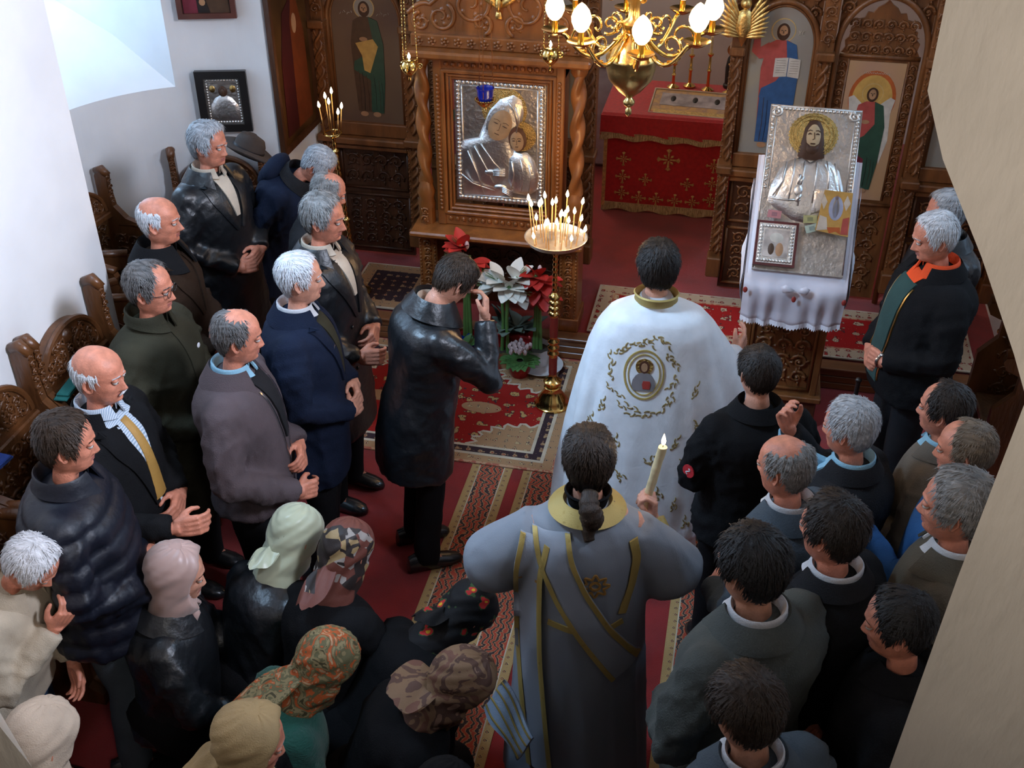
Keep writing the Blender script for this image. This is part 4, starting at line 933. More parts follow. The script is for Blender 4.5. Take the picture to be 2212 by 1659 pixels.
k = thing('statuette', 'dark robed statuette at the back of the altar', 'statuette', (-.10, 8.43, .916)); mb = MB(); mb.lathe([(.05, 0), (.05, .02), (.04, .03), (.045, .15), (.035, .22), (.018, .25)], n=14); mb.build('figure', p_dark, k); mb = MB(); mb.ball((0, 0, .275), .026); mb.build('head', flesh, k); mb = MB(); mb.lathe([(.001, 0), (.045, 0), (.045, .006), (.001, .006)], (0, .012, .28), 18, axis=np.array([[1, 0, 0], [0, 0, -1], [0, 1, 0]])); mb.build('halo', brass, k)
k = thing('side_table', 'white covered side table behind the altar doorway', 'table', (-1.25, 8.75, .14)); mb = MB(); mb.box((0, 0, .42), (.70, .45, .82), bev=.02); mb.build('tablecloth', shirt_w, k, True, 40); mb = MB(); mb.box((0, 0, .85), (.74, .49, .04), bev=.01); mb.build('top', shirt_w, k, True, 40)

# ------------------------------------------------------------------ the great framed icon stand
CX0, CY0 = -1.345, 5.90
case = thing('icon_stand', 'tall honey-oak icon stand with twisted columns and carved crest', 'icon stand', (CX0, CY0 + .13, .156))
fc = front(0, -.13, -.156)
def cbox(c, s, name, m=wood_warm, par=None, bev=.006): mb = MB(); mb.box(c, s, bev=bev); return mb.build(name, m, par or case, True, 30)
for s in (-1, 1):
    p = cbox((s * .44, -.02, .315), (.115, .22, .62), 'leg'); cb = MB(); carve(cb, lambda u, v, w: (s * .44 + u, -.131 - w, .34 + v), .075, .5, 4, .006, .05)
    for q in (-1, 1): beads(cb, (s * .44 + q * .045, -.133, .08), (s * .44 + q * .045, -.133, .6), 22, .007)
    tag(cb.build('carving', wood_warm, p, True, None), kind='stuff'); cbox((s * .44, -.02, .045), (.145, .25, .09), 'foot')
bp = cbox((0, .06, .33), (.78, .03, .56), 'back_panel', wood_dark); cb = MB(); carve(cb, lambda u, v, w: (u, .044 - w, .33 + v), .7, .46, 9, .007, .11); tag(cb.build('carving', wood_dark, bp, True, None), kind='stuff')
cbox((0, -.05, .612), (1.06, .34, .035), 'ledge', bev=.010); cbox((0, -.03, .583), (1.0, .28, .03), 'ledge_moulding')
Z0 = .63; H0 = 1.04
for s in (-1, 1):
    cbox((s * .355, 0, Z0 + H0 / 2), (.05, .16, H0), 'stile'); mb = MB(); mb.tube([(s * .455, -.05, Z0 + .0), (s * .455, -.05, Z0 + .13)], [.052, .052], 8); n = 64
    mb.lathe([(.05, 0), (.055, .02), (.045, .06), (.058, .10), (.042, .14), (.034, .17)], (s * .455, -.05, Z0 + .10), 16)
    R_ = []
    for k in range(n + 1):
        z = Z0 + .26 + (H0 - .32) * k / n; a = np.linspace(0, 2 * math.pi, 20, endpoint=False); rr = .036 + .010 * np.cos(2 * a - s * k * .36); R_.append(np.stack([s * .455 + rr * np.cos(a), -.05 + rr * np.sin(a), z + 0 * a], 1))
    mb.loft(R_); mb.lathe([(.036, 0), (.048, .02), (.05, .05)], (s * .455, -.05, Z0 + H0 - .07), 16); col = mb.build('column', wood_warm, case, True, 40)
    cb = MB(); carve(cb, lambda u, v, w: (s * .455 + u, -.104 - w, Z0 + .065 + v), .07, .10, 2, .006, .06)
    tag(cb.build('carving', wood_warm, col, True, None), kind='stuff')
for z, h in ((Z0 + .045, .09), (Z0 + H0 - .045, .09)):
    p = cbox((0, 0, z), (.76, .14, h), 'rail'); cb = MB(); beads(cb, (-.32, -.075, z), (.32, -.075, z), 16, .016, sq=(1, .6, 1)); tag(cb.build('bead_row', wood_warm, p, True, None), kind='stuff')
for s in (-1, 1): cb = MB(); beads(cb, (s * .352, -.085, Z0 + .1), (s * .352, -.085, Z0 + H0 - .1), 34, .012, sq=(1, .7, 1)); tag(cb.build('bead_row', wood_warm, case, True, None), kind='stuff')
for s, w, dd in ((.325, .022, -.072), (.300, .016, -.060), (.282, .014, -.048)):
    for q in (-1, 1):
        cbox((q * s, dd, Z0 + H0 / 2), (w, .03, H0 - .14 - (.335 - s)), 'inner_moulding'); cbox((0, dd, Z0 + H0 / 2 + q * (H0 / 2 - .075 - (.335 - s))), (2 * s, .03, w), 'inner_moulding')
cbox((0, -.035, Z0 + H0 + .022), (1.06, .26, .045), 'cornice', bev=.012)
# frieze of little flowers and the scrolled crest
ZC = Z0 + H0 + .045
fz = cbox((0, -.02, ZC + .035), (1.0, .12, .07), 'frieze'); cb = MB()
for k in range(13):
    x = -.45 + k * .075; cb = MB()
    for a in range(5): t0 = a * 1.2566; cb.pillow([(x + .026 * math.cos(t0) * q + .011 * math.sin(t0) * e, .035 + .026 * math.sin(t0) * q - .011 * math.cos(t0) * e) for q, e in ((.2, 0), (.7, 1), (1.1, 0), (.7, -1))], 0, .010, lambda u, v, w: (u, -.081 - w, ZC + v), 0, 3)
    cb.ball((x, -.088, ZC + .035), .009, 6, 4); cb.build('frieze_flower', wood_warm, fz, True, None)
crest = [(-.52, 0), (.52, 0), (.52, .10)] + [(.52 - .10 * k, .10 + .06 * math.sin(k * 1.57)) for k in np.linspace(.1, 1.3, 6)] + [(.34 * math.cos(R(a)) , .17 + .17 * math.sin(R(a))) for a in np.linspace(10, 170, 20)] + [(-.52 + .10 * k, .10 + .06 * math.sin(k * 1.57)) for k in np.linspace(1.3, .1, 6)] + [(-.52, .10)]
fcst = lambda u, v, w: (u, -.03 - w, ZC + .07 + v)
mb = MB(); mb.prism(crest, -.02, .01, fcst); cr = mb.build('crest', wood_warm, case, False); cb = MB(); cb.tube([fcst(u, v, .006) for u, v in crest[2:]], .014, 7)
for s in (-1, 1):
    for (cx, cy, r, tn, a0, sg) in ((.16, .17, .125, 1.5, R(90), 1), (.33, .09, .085, 1.4, R(120), 1), (.44, .06, .055, 1.3, R(80), -1), (.10, .07, .065, 1.2, R(250), -1)):
        p = spiral((cx * s, cy), r, tn, a0 if s > 0 else math.pi - a0, 30, sg * s); cb.tube([fcst(u, v, .014) for u, v in p], np.linspace(.013, .007, 30), 7)
        for k in range(5): t0 = k * 1.3; cb.pillow([(cx * s + r * .5 * math.cos(t0) + .020 * math.cos(t0 + b), cy + r * .5 * math.sin(t0) + .020 * math.sin(t0 + b)) for b in (0, 1.5, 3.1, 4.7)], .008, .012, fcst, 0, 3)
tag(cb.build('scrollwork', wood_warm, cr, True, None), kind='stuff')
# gilded dove on the crest
dv = MB(); dv.ball(fcst(0, .18, .03), (.016, .020, .042), 10, 8); dv.ball(fcst(0, .235, .035), .015, 10, 8); dv.pillow([(-.012, .14), (.012, .14), (.02, .10), (-.02, .10)], .025, .01, fcst)
for s in (-1, 1): dv.pillow([(s * .008, .19), (s * .05, .225), (s * .115, .255), (s * .10, .21), (s * .05, .17), (s * .012, .16)], .02, .014, fcst, 0, 4)
dv.build('gilded_dove', gilt, cr, True, None)
# silver icon inside: plate, raised figures, painted faces
ic = thing('silver_icon', 'silver-clad icon of a veiled mother and child inside the oak stand', 'icon', (CX0, CY0 + .13, Z0 + .156)); B = front(0, -.038, .158)      # v=0 at icon foot
cbs = lambda poly, d0, h, m, name, st=6, rnd=.5: MB().pillow(poly, d0, h, B, 0, st, rnd=rnd).build(name, m, ic, True, None)
mb = MB(); mb.prism([(-.268, 0), (.268, 0), (.268, .75), (-.268, .75)], -.02, .0, B); mb.build('back_plate', silver, ic, False)
cb = MB()
for s in (-1, 1):
    for k in range(30): v = .02 + k * .0245; cb.pillow([(s * (.246 + .016 * math.cos(a + k)), v + .013 * math.sin(a + k)) for a in np.linspace(0, 6.28, 8, endpoint=False)], 0, .012 + .004 * (k % 2), B, 0, 4)
    for k in range(20): u = -.235 + k * .0247; cb.pillow([(u + .013 * math.cos(a + k), .375 + s * .354 + .016 * math.sin(a + k)) for a in np.linspace(0, 6.28, 8, endpoint=False)], 0, .012 + .004 * (k % 2), B, 0, 4)
    cb.tube([B(s * .222, .04, .004), B(s * .222, .71, .004)], .005, 6); cb.tube([B(-.222, .375 + s * .335, .004), B(.222, .375 + s * .335, .004)], .005, 6)
tag(cb.build('chased_border', silver_hi, ic, True, None), kind='stuff')
PX = lambda pts: [((x - 1070) * .00265, (452 - y) * .00272) for x, y in pts]
cbs(PX([(1080 + 50 * math.cos(a), 238 - 50 * math.sin(a)) for a in np.linspace(0, 6.28, 30, endpoint=False)]), 0, .008, gold_halo, 'halo', 4)
cbs(PX([(1022, 302), (1036, 268), (1048, 238), (1072, 212), (1100, 203), (1118, 214), (1123, 240), (1118, 272), (1108, 296), (1100, 318), (1112, 350), (1104, 420), (1060, 440), (985, 440), (979, 340), (984, 312)]), .003, .034, silver_hi, 'mother_robe', 8)
cbs(PX([(1118 + 33 * math.cos(a), 292 - 33 * math.sin(a)) for a in np.linspace(0, 6.28, 24, endpoint=False)]), .012, .010, gold_halo, 'child_halo', 4)
cbs(PX([(1088, 334), (1104, 326), (1132, 328), (1148, 345), (1160, 380), (1158, 410), (1136, 428), (1100, 424), (1084, 395)]), .006, .042, silver_hi, 'child_robe', 8)
tilt = R(22)
def oval(cx, cy, rx, ry, tl, n=22): return PX([(cx + rx * math.cos(a) * math.cos(tl) - ry * math.sin(a) * math.sin(tl), cy + rx * math.cos(a) * math.sin(tl) + ry * math.sin(a) * math.cos(tl)) for a in np.linspace(0, 6.28, n, endpoint=False)])
face_m = paint('olive_face_paint', (.34, .21, .11)); 
def faced(cx, cy, rx, ry, tl, d, nm):
    cbs(oval(cx, cy, rx, ry, tl), d, .010, face_m, nm, 5); c, s = math.cos(tl), math.sin(tl); q = lambda a, b: (cx + a * c - b * s, cy + a * s + b * c)
    mb = MB()
    for sd in (-1, 1):
        e = [q(sd * rx * .42 + k, -ry * .12) for k in (-rx * .22, 0, rx * .22)]; mb.tube([B(*PX([p])[0], d + .0105) for p in e], [.0015, .0035, .0015], 6); e = [q(sd * rx * .42 + k, -ry * .30 - (k == 0) * 2) for k in (-rx * .28, 0, rx * .28)]; mb.tube([B(*PX([p])[0], d + .0105) for p in e], .0014, 5)
    mb.tube([B(*PX([q(0, -ry * .2)])[0], d + .0108), B(*PX([q(rx * .04, ry * .22)])[0], d + .012), B(*PX([q(-rx * .1, ry * .25)])[0], d + .0108)], .0013, 5); mb.tube([B(*PX([q(-rx * .22, ry * .48)])[0], d + .0102), B(*PX([q(rx * .22, ry * .48)])[0], d + .0102)], .0022, 5); mb.build('features', p_hair, ic)
cbs(oval(1074, 266, 31, 44, tilt), .026, .010, silver_hi, 'veil_edge', 4); faced(1073, 270, 25, 37, tilt, .034, 'mother_face')
cbs(oval(1112, 296, 20, 27, -.05), .034, .008, paint('auburn_hair', (.10, .04, .02)), 'child_hair', 4); faced(1111, 300, 15, 22, -.05, .041, 'child_face')
cb = MB()
for p in ([(1000, 330), (1020, 380), (1036, 430)], [(1015, 318), (1040, 365), (1058, 400)], [(1030, 312), (1058, 352), (1078, 372)], [(985, 385), (1010, 405), (1060, 418)], [(1100, 345), (1104, 375), (1100, 410)], [(1120, 340), (1126, 372), (1122, 412)], [(1138, 350), (1144, 380), (1138, 415)], [(1108, 225), (1116, 250), (1110, 280)], [(1092, 214), (1106, 232), (1112, 262)]):
    cb.tube([B(*PX([q])[0], .036 if p[0][0] < 1090 else .044) for q in p], .0042, 6)
tag(cb.build('drapery_folds', silver_hi, ic, True, None), kind='stuff')
for base, dx, dy, nm in (((1040, 378), 44, -4, 'hand'), ((1062, 404), 40, 20, 'hand')):
    mb = MB(); mb.pillow(PX([(base[0] + dx * .28 + 15 * math.cos(a), base[1] + dy * .3 + 8 * math.sin(a)) for a in np.linspace(0, 6.28, 12, endpoint=False)]), .034, .010, B)
    for k in range(4): mb.tube([B(*PX([(base[0] + dx * .4, base[1] + dy * .4 - 5 + 3.4 * k)])[0], .042), B(*PX([(base[0] + dx, base[1] + dy - 7 + 4.5 * k)])[0], .040)], [.006, .003], 6)
    mb.build(nm, silver_hi, ic, True, None)
# ------------------------------------------------------------------ lectern with the large silver icon
lec = thing('lectern', 'carved oak lectern with sloping top on the solea edge', 'lectern', (.385, 5.56, 0))
def lbox(c, s, name, m=wood, par=None, bev=.006): mb = MB(); mb.box(c, s, bev=bev); return mb.build(name, m, par or lec, True, 30)
lbox((0, 0, .09), (.46, .36, .18), 'plinth', wood_dark); lbox((0, 0, .20), (.50, .40, .035), 'plinth_moulding'); bdy = lbox((0, 0, .58), (.43, .32, .74), 'body')
cb = MB(); f5 = lambda u, v, w: (u, -.161 - w, .58 + v)
for a, b in (((-.17, -.33), (.17, -.33)), ((.17, -.33), (.17, .33)), ((.17, .33), (-.17, .33)), ((-.17, .33), (-.17, -.33))): cb.tube([f5(*a, .003), f5(*b, .003)], .010, 6)
carve(cb, f5, .30, .60, 14, .008, .10); tag(cb.build('carving', wood, bdy, True, None), kind='stuff')
for s in (-1, 1): lbox((s * .2, -.15, .58), (.04, .04, .74), 'corner_stile')
# sloping desk: 34.5 degrees back from upright
TL = R(34.6); up_ = np.array([0, math.sin(TL), math.cos(TL)]); nr_ = np.array([0, -math.cos(TL), math.sin(TL)]); o_ = np.array([0, 5.25 - 5.56, 1.055])
slope = lambda u, v, w: tuple(o_ + np.array([u, 0, 0]) + up_ * v + nr_ * w)
mb = MB(); mb.prism([(-.25, -.02), (.25, -.02), (.25, .60), (-.25, .60)], -.06, -.03, slope); mb.build('desk_board', wood, lec, False)
mb = MB(); mb.prism([(-.28, .85), (.12, .85), (.16, .95), (.16, 1.30), (-.28, 1.02)], -.2, .2, lambda u, v, w: (w, u, v)); mb.build('desk_support', wood, lec, False)
# white satin cover with gathered front and lace hem
cv = thing('lectern_cloth', 'white satin lectern cloth gathered in the middle with lace hem', 'cloth', (.385, 5.56, 1.0)); sl = lambda u, v, w: tuple(np.array(slope(u, v, w)) - np.array([0, 0, 1.0]))
mb = MB(); n = 41; rows = []
for j in range(18):
    row = []
    for i in range(n):
        u = -1 + 2 * i / (n - 1); x = u * .262
        if j < 6: v = .60 - .62 * j / 5; p = np.array(sl(x, v, -.022 if abs(u) < .93 else -.03))
        else:
            k = (j - 5) / 12; g = math.exp(-(u / .10) ** 2); sw = abs(math.sin(u * math.pi)); drop = .235 * k
            y = -.042 * min(1, k * 5) - .030 * sw * math.sin(math.pi * min(1, k * 1.25)) * (1 - .6 * k) + .012 * math.sin(u * 19 + 2) * k - .02 * g * k
            p = np.array(sl(x, -.02, -.022)) + np.array([.012 * math.sin(u * 6) * k, y, -drop * (1 + .06 * sw + .10 * g)])
        row.append(p)
    rows.append(row)
V = np.array(rows).reshape(-1, 3); V2 = V + np.array([0, .008, -.006]); N = len(V); f = grid_faces(n, 18) + [tuple(reversed(q)) for q in grid_faces(n, 18, off=N)]
for j in range(17):
    for i in (0, n - 1): f.append((j * n + i, j * n + i + n, j * n + i + n + N, j * n + i + N))
f += [(17 * n + i, 17 * n + i + 1, 17 * n + i + 1 + N, 17 * n + i + N) for i in range(n - 1)]
mb.add(np.concatenate([V, V2]), f); mb.build('satin', satin, cv, True, 60)
last = V[17 * n:18 * n]; mb = MB()
for i in range(n - 1):
    a, b = last[i], last[i + 1]; m_ = (a + b) / 2; mb.add([a, b, b + [0, -.002, -.022], m_ + [0, -.003, -.034], a + [0, -.002, -.022], a + [0, .004, 0], b + [0, .004, 0], b + [0, .002, -.022], m_ + [0, .001, -.034], a + [0, .002, -.022]], [(0, 4, 3, 2, 1), (5, 6, 7, 8, 9), (0, 5, 9, 4), (4, 9, 8, 3), (3, 8, 7, 2), (2, 7, 6, 1)])
mb.build('lace_hem', lace, cv, True, 30)
mb = MB()
for s in (-1, 1):
    mb.pillow([(0, 0), (s * .05, .028), (s * .075, .012), (s * .06, -.02), (s * .02, -.012)], 0, .018, lambda u, v, w: tuple(np.array(sl(u, -.02, 0)) + np.array([0, -.055 - w, -.05 + v])))
mb.build('bow', satin, cv, True, None)
for x, z in ((0, -.10), (-.25, -.07), (.25, -.09)): mb = MB(); mb.ball(np.array(sl(x, -.02, 0)) + np.array([0, -.06, z]), (.012, .005, .018), 8, 6); mb.build('red_flower', icon_red, cv)
for s in (-1, 1):                                                   # side falls of the cloth
    mb = MB(); rr = []
    for j in range(9):
        v = .48 - .50 * j / 8; rr.append([np.array(sl(s * .262, v, -.03)) + np.array([s * (.010 + .02 * math.sin(j * .8 + k) * k / 5), -.02 * k / 5, -.036 * k * (1.0 + .2 * math.sin(j))]) for k in range(6)])
    V = np.array(rr).reshape(-1, 3); V2 = V + np.array([-s * .006, 0, 0]); N = len(V); mb.add(np.concatenate([V, V2]), grid_faces(6, 9) + grid_faces(6, 9, off=N) + [(j * 6 + 5, j * 6 + 11, j * 6 + 11 + N, j * 6 + 5 + N) for j in range(8)]); mb.build('side_fall', lace, cv, True, None)
# the silver icon itself
si = thing('silver_icon', 'silver-clad icon of a haloed bearded man leaning on the lectern', 'icon', (.385, 5.56, 1.0))
B = lambda u, v, w: sl(u, v, w - .004)
mb = MB(); mb.prism([(-.23, .0), (.23, .0), (.23, .86), (-.23, .86)], -.018, .004, B); mb.build('back_plate', silver, si, False)
def add(poly, d0, h, m, name, st=6, rnd=.5): return MB().pillow(poly, d0, h, B, 0, st, rnd=rnd).build(name, m, si, True, None)
cb = MB()
for s in (-1, 1):
    for k in range(22): v = .43 + k * .0192; cb.pillow([(s * (.212 + .011 * math.cos(a + k * s)), v + .010 * math.sin(a + k)) for a in np.linspace(0, 6.28, 8, endpoint=False)], .003, .009, B, 0, 4)
    cb.tube([B(s * .226, .01, .005), B(s * .226, .85, .005)], .004, 6); cb.tube([B(s * .195, .42, .005), B(s * .195, .83, .005)], .003, 6)
    p = spiral((s * .195, .822), .028, 1.5, R(90), 20, s); cb.tube([B(u, v, .008) for u, v in p], .006, 6)
for k in range(20): cb.pillow([(-.19 + k * .02 + .010 * math.cos(a + k), .842 + .010 * math.sin(a + k)) for a in np.linspace(0, 6.28, 8, endpoint=False)], .003, .009, B, 0, 4)
cb.tube([B(-.226, .852, .005), B(.226, .852, .005)], .004, 6); tag(cb.build('chased_border', silver_hi, si, True, None), kind='stuff')
hc = (.0, .715)
halo = []
for k in range(72): a = 2 * math.pi * k / 72; rr = .130 * (1 if k % 2 else .955); halo.append((hc[0] + rr * math.cos(a), hc[1] + rr * .92 * math.sin(a)))
add(halo, .003, .014, gold_halo, 'halo', 5)
cb = MB(); [cb.tube([B(hc[0] + r * math.cos(a), hc[1] + r * .92 * math.sin(a), .016) for a in np.linspace(0, 6.283, 40)], .0022, 5) for r in (.085, .105, .118)]; cb.build('halo_rings', gold_halo, si)
add([(-.068, .60), (-.062, .68), (-.052, .75), (-.03, .79), (0, .80), (.03, .79), (.052, .75), (.062, .68), (.066, .60), (.035, .585), (-.035, .585)], .010, .018, p_hair, 'hair', 6)
add(ell(0, .70, .041, .074, 26), .018, .016, paint('ivory_face_paint', (.46, .34, .20)), 'face', 6); add([(-.036, .672), (-.03, .63), (-.01, .612), (.01, .612), (.03, .63), (.036, .672), (.014, .655), (-.014, .655)], .024, .012, p_hair, 'beard', 4)
cb = MB()
for s in (-1, 1): cb.tube([B(s * .010, .713, .0345), B(s * .020, .716, .034), B(s * .029, .712, .031)], [.002, .0042, .002], 6); cb.tube([B(s * .008, .730, .0335), B(s * .020, .734, .033), B(s * .033, .727, .029)], .002, 5)
cb.tube([B(.002, .722, .0345), B(.006, .690, .037), B(-.004, .684, .0345)], .0022, 5); cb.tube([B(-.012, .664, .035), B(.012, .664, .035)], .003, 5); cb.build('features', p_hair, si)
add([(-.16, .33), (-.195, .36), (-.185, .44), (-.15, .53), (-.10, .58), (-.045, .60), (0, .575), (.045, .60), (.10, .585), (.15, .54), (.18, .45), (.20, .37), (.17, .27), (.06, .25), (-.06, .27)], .003, .040, silver_hi, 'robe', 9)
cb = MB()
for p in ([(-.12, .56), (-.13, .46), (-.17, .38)], [(-.08, .58), (-.08, .48), (-.09, .36)], [(-.03, .57), (-.03, .46), (-.04, .34)], [(.03, .57), (.035, .48), (.03, .36)], [(.08, .58), (.10, .50), (.10, .42)], [(.12, .57), (.15, .48), (.17, .40)], [(-.19, .37), (-.10, .365), (-.03, .37)]): cb.tube([B(*q, .040) for q in p], .005, 6)
tag(cb.build('drapery_folds', silver_hi, si, True, None), kind='stuff')
mb = MB(); mb.pillow([(.02, .44), (.09, .455), (.175, .43), (.165, .29), (.09, .32), (.03, .30)], .030, .020, B, 0, 5, rnd=.3); mb.build('raised_book', silver_hi, si, True, None)
mb = MB(); mb.pillow(ell(-.045, .42, .024, .036, 14), .036, .016, B); mb.tube([B(-.05, .45, .045), B(-.045, .50, .045)], .008, 6); mb.tube([B(-.04, .45, .045), B(-.028, .49, .045)], .008, 6); mb.tube([B(-.03, .40, .045), B(-.05, .36, .04)], .010, 6); mb.build('raised_hand', silver_hi, si, True, None)
# objects resting on the icon
def card(name, label, cat, pts, w0, w1, m):
    t = thing(name, label, cat, (.385, 5.56, 1.0)); mb = MB(); mb.prism(pts, w0, w1, B); mb.build('sheet', m, t, False); return t
sm = thing('small_icon', 'small silver icon in a dark red frame leaning at the foot of the big one', 'icon', (.385, 5.56, 1.0)); q0 = lambda u, v, w: B(-.125 + u, .135 + v, w + .056)
mb = MB(); mb.prism([(-.105, -.115), (.105, -.115), (.105, .115), (-.105, .115)], -.045, -.010, q0); mb.build('frame', mat('oxblood_frame', (.10, .012, .012), .4, coat=.3), sm, False)
mb = MB()
for s in (-1, 1):
    for k in range(11): mb.pillow(circ(.011, 8, (s * .078, -.085 + .017 * k)), -.01, .010, q0, 0, 3); mb.pillow(circ(.011, 8, (-.078 + .0156 * k, s * .088)), -.01, .010, q0, 0, 3)
mb.prism([(-.092, -.102), (.092, -.102), (.092, .102), (-.092, .102)], -.011, -.008, q0); mb.build('silver_mount', silver_hi, sm, True, 40)
mb = MB(); mb.prism([(-.062, -.07), (.062, -.07), (.062, .07), (-.062, .07)], -.009, -.004, q0); mb.build('painting', mat('pale_icon_paint', (.46, .38, .33), .5, var=.4, vscale=18), sm, False)
for u, v, rx, ry, m in ((-.022, -.03, .016, .03, p_brown), (.02, -.03, .02, .035, flesh), (0, .03, .035, .025, p_white)): mb = MB(); mb.pillow(ell(u, v, rx, ry, 14), -.004, .003, q0, 0, 3); mb.build('figure', m, sm)
pi = card('paper_icon', 'unframed paper icon print with gold sky and orange robe', 'print', [(.06, .22), (.225, .20), (.225, .425), (.085, .43)], .052, .056, p_gold); f6 = lambda u, v, w: B(.15 + u, .21 + v, w + .0555)
for poly, m, nm in ((ell(0, .13, .036, .062, 18), paint('mandorla_blue', (.36, .40, .55)), 'mandorla'), (ell(0, .13, .017, .05, 14), p_white, 'robe'), (ell(0, .185, .010, .012, 12), flesh, 'face'), ([(-.035, .03), (.03, .035), (.035, .0), (.01, .012), (-.02, .0)], p_orange, 'orange_robe'), ([(-.075, .09), (-.04, .08), (-.03, .02), (-.085, .01)], p_white, 'kneeling_figure'), ([(.04, .08), (.07, .09), (.072, .0), (.035, .0)], p_red, 'kneeling_figure'), ([(.05, .20), (.07, .16), (.05, .12), (.035, .16)], p_white, 'standing_figure'), ([(-.065, .20), (-.045, .16), (-.06, .12), (-.075, .16)], p_white, 'standing_figure')): piece(pi, f6, poly, .0, .0015, m, nm)
def note(label, u, v, a, c):
    t = thing('paper_note', label, 'note', (.385, 5.56, 1.0)); r = [(-.034, -.02), (.034, -.02), (.034, .02), (-.034, .02)]; ca, sa = math.cos(a), math.sin(a); mb = MB(); m = paint(label.split()[0] + '_note_paper', c)
    mb.prism([(u + x * ca - y * sa, v + x * sa + y * ca) for x, y in r], .050, .0515 + .002 * (v < .27), B); mb.build('sheet', m, t, False); mb = MB(); mb.prism([(u + x * ca * .4 - y * sa * .5, v + x * sa * .4 + y * ca * .5) for x, y in r], .0515 + .002 * (v < .27), .0525 + .002 * (v < .27), B); mb.build('printed_mark', mat('note_ink', (c[0] * .6, c[1] * .65, c[2] * .7), .7), t, False)
note('yellow folded paper note beside the red-framed icon', .03, .275, .1, (.50, .48, .22)); note('greenish paper note below the yellow one', .045, .23, .35, (.42, .50, .42)); note('pink paper strip above the red-framed icon', -.15, .285, -.05, (.50, .20, .20))

# ------------------------------------------------------------------ candle stands
def taper_proto():
    mb = MB(); mb.tube([(0, 0, 0), (0, 0, 1)], [.0034, .0030], 6); a = mb.mesh('wax_stem', wax); fb = MB(); fb.lathe([(.001, -.004), (.0075, .006), (.0095, .014), (.006, .027), (.0008, .040)], n=10); return a, fb.mesh('flame', flame_m)
TA, TF = taper_proto()
def taper(x, y, z, h, lx, ly, label, group):
    t = thing('taper_candle', label, 'candle', (x, y, z), group=group); t.rotation_euler = (ly, lx, 0)
    a = bpy.data.objects.new('wax_stem', TA); COL.objects.link(a); a.parent = t; a.scale = (1, 1, h); b = bpy.data.objects.new('flame', TF); COL.objects.link(b); b.parent = t; b.location = (0, 0, h)
st = thing('candle_stand', 'polished brass candle stand with a wide tray in front of the flowers', 'candle stand', (-.885, 5.30, .012))
mb = MB(); mb.lathe([(.104, 0), (.106, .012), (.094, .022), (.090, .040), (.076, .058), (.060, .085), (.046, .110), (.050, .125), (.036, .135)], n=32); mb.build('base', brass, st, True, 50)
mb = MB(); pr = [(.030, .13), (.052, .150), (.054, .165), (.030, .180), (.024, .20)]
pr += [(.022, .205), (.022, .335)]
for k in range(3): z = .34 + k * .04; pr += [(.022, z), (.034, z + .010), (.034, z + .020), (.022, z + .030)]
pr += [(.022, .46), (.022, .60)]
for k in range(4): z = .605 + k * .036; pr += [(.022, z), (.033, z + .009), (.033, z + .018), (.021, z + .028)]
for k in range(9): z = .755 + k * .032; pr += [(.012, z), (.017, z + .010), (.012, z + .022)]
pr += [(.012, 1.045), (.03, 1.055)]; mb.lathe(pr, n=24); mb.build('shaft', brass, st, True, 50)
red_en = mat('red_enamel', (.20, .022, .015), .2, coat=.4)
for za, zb in ((.215, .33), (.468, .597)): mb = MB(); mb.lathe([(.023, za), (.0245, za + .005), (.0245, zb - .005), (.023, zb)], n=20); mb.build('red_sleeve', red_en, st, True, 50)
mb = MB(); mb.lathe([(.02, 1.048), (.10, 1.052), (.150, 1.066), (.168, 1.092), (.171, 1.096), (.165, 1.096), (.146, 1.072), (.10, 1.060), (.02, 1.058)], n=48); mb.build('tray', silver_hi, st, True, 50)
g = random.Random(3)
for k in range(23):
    a = k * 2.39996; r = .150 * math.sqrt((k + .5) / 23); h = .13 + .11 * g.random() if k < 18 else .05 + .03 * g.random()
    taper(-.885 + r * math.cos(a), 5.30 + r * math.sin(a), 1.073, h, .9 * r * math.cos(a) + g.uniform(-.05, .05), -.9 * r * math.sin(a) + g.uniform(-.05, .05), 'thin lit beeswax taper in the brass tray', 'tapers in the brass tray')
ld = bpy.data.lights.new('taper_glow', 'POINT'); ld.energy = 7; ld.color = (1, .55, .22); ld.shadow_soft_size = .10; lo = bpy.data.objects.new('taper_glow', ld); COL.objects.link(lo); lo.parent = st; lo.location = (0, 0, 1.42)
s2 = thing('candle_stand', 'slender brass candlestick with a small ring of tapers beside the dark rug', 'candle stand', (-2.33, 6.08, .168)); s2.rotation_euler = (0, R(-4), 0)
mb = MB(); pr = [(.085, 0), (.085, .012), (.05, .03), (.03, .05)]
for k in range(26): z = .06 + k * .038; q = 1.5 if k % 6 == 0 else 1.0; pr += [(.010, z), (.016 * q, z + .012), (.010, z + .026)]
pr += [(.010, 1.05), (.014, 1.07), (.008, 1.10)]; mb.lathe(pr, n=14); mb.build('shaft', brass, s2, True, 50)
mb = MB(); a = np.linspace(0, 6.283, 30); mb.tube(np.stack([.055 * np.cos(a), .055 * np.sin(a), 1.10 + 0 * a], 1), .005, 6)
for k in range(4): mb.tube([(0, 0, 1.07), (.03 * math.cos(k * 1.57), .03 * math.sin(k * 1.57), 1.075), (.055 * math.cos(k * 1.57), .055 * math.sin(k * 1.57), 1.10)], .004, 6)
mb.build('candle_ring', brass, s2)
for k, (dx, dy, h) in enumerate(((-.05, -.01, .16), (-.03, .03, .20), (0, -.02, .19), (.004, .015, .24), (.04, -.02, .13), (.05, .0, .16))): taper(-2.405 + dx, 6.08 + dy, 1.265, h, dx * 2.2, -dy, 'thin lit taper on the slender brass candlestick', 'tapers on the slender candlestick')
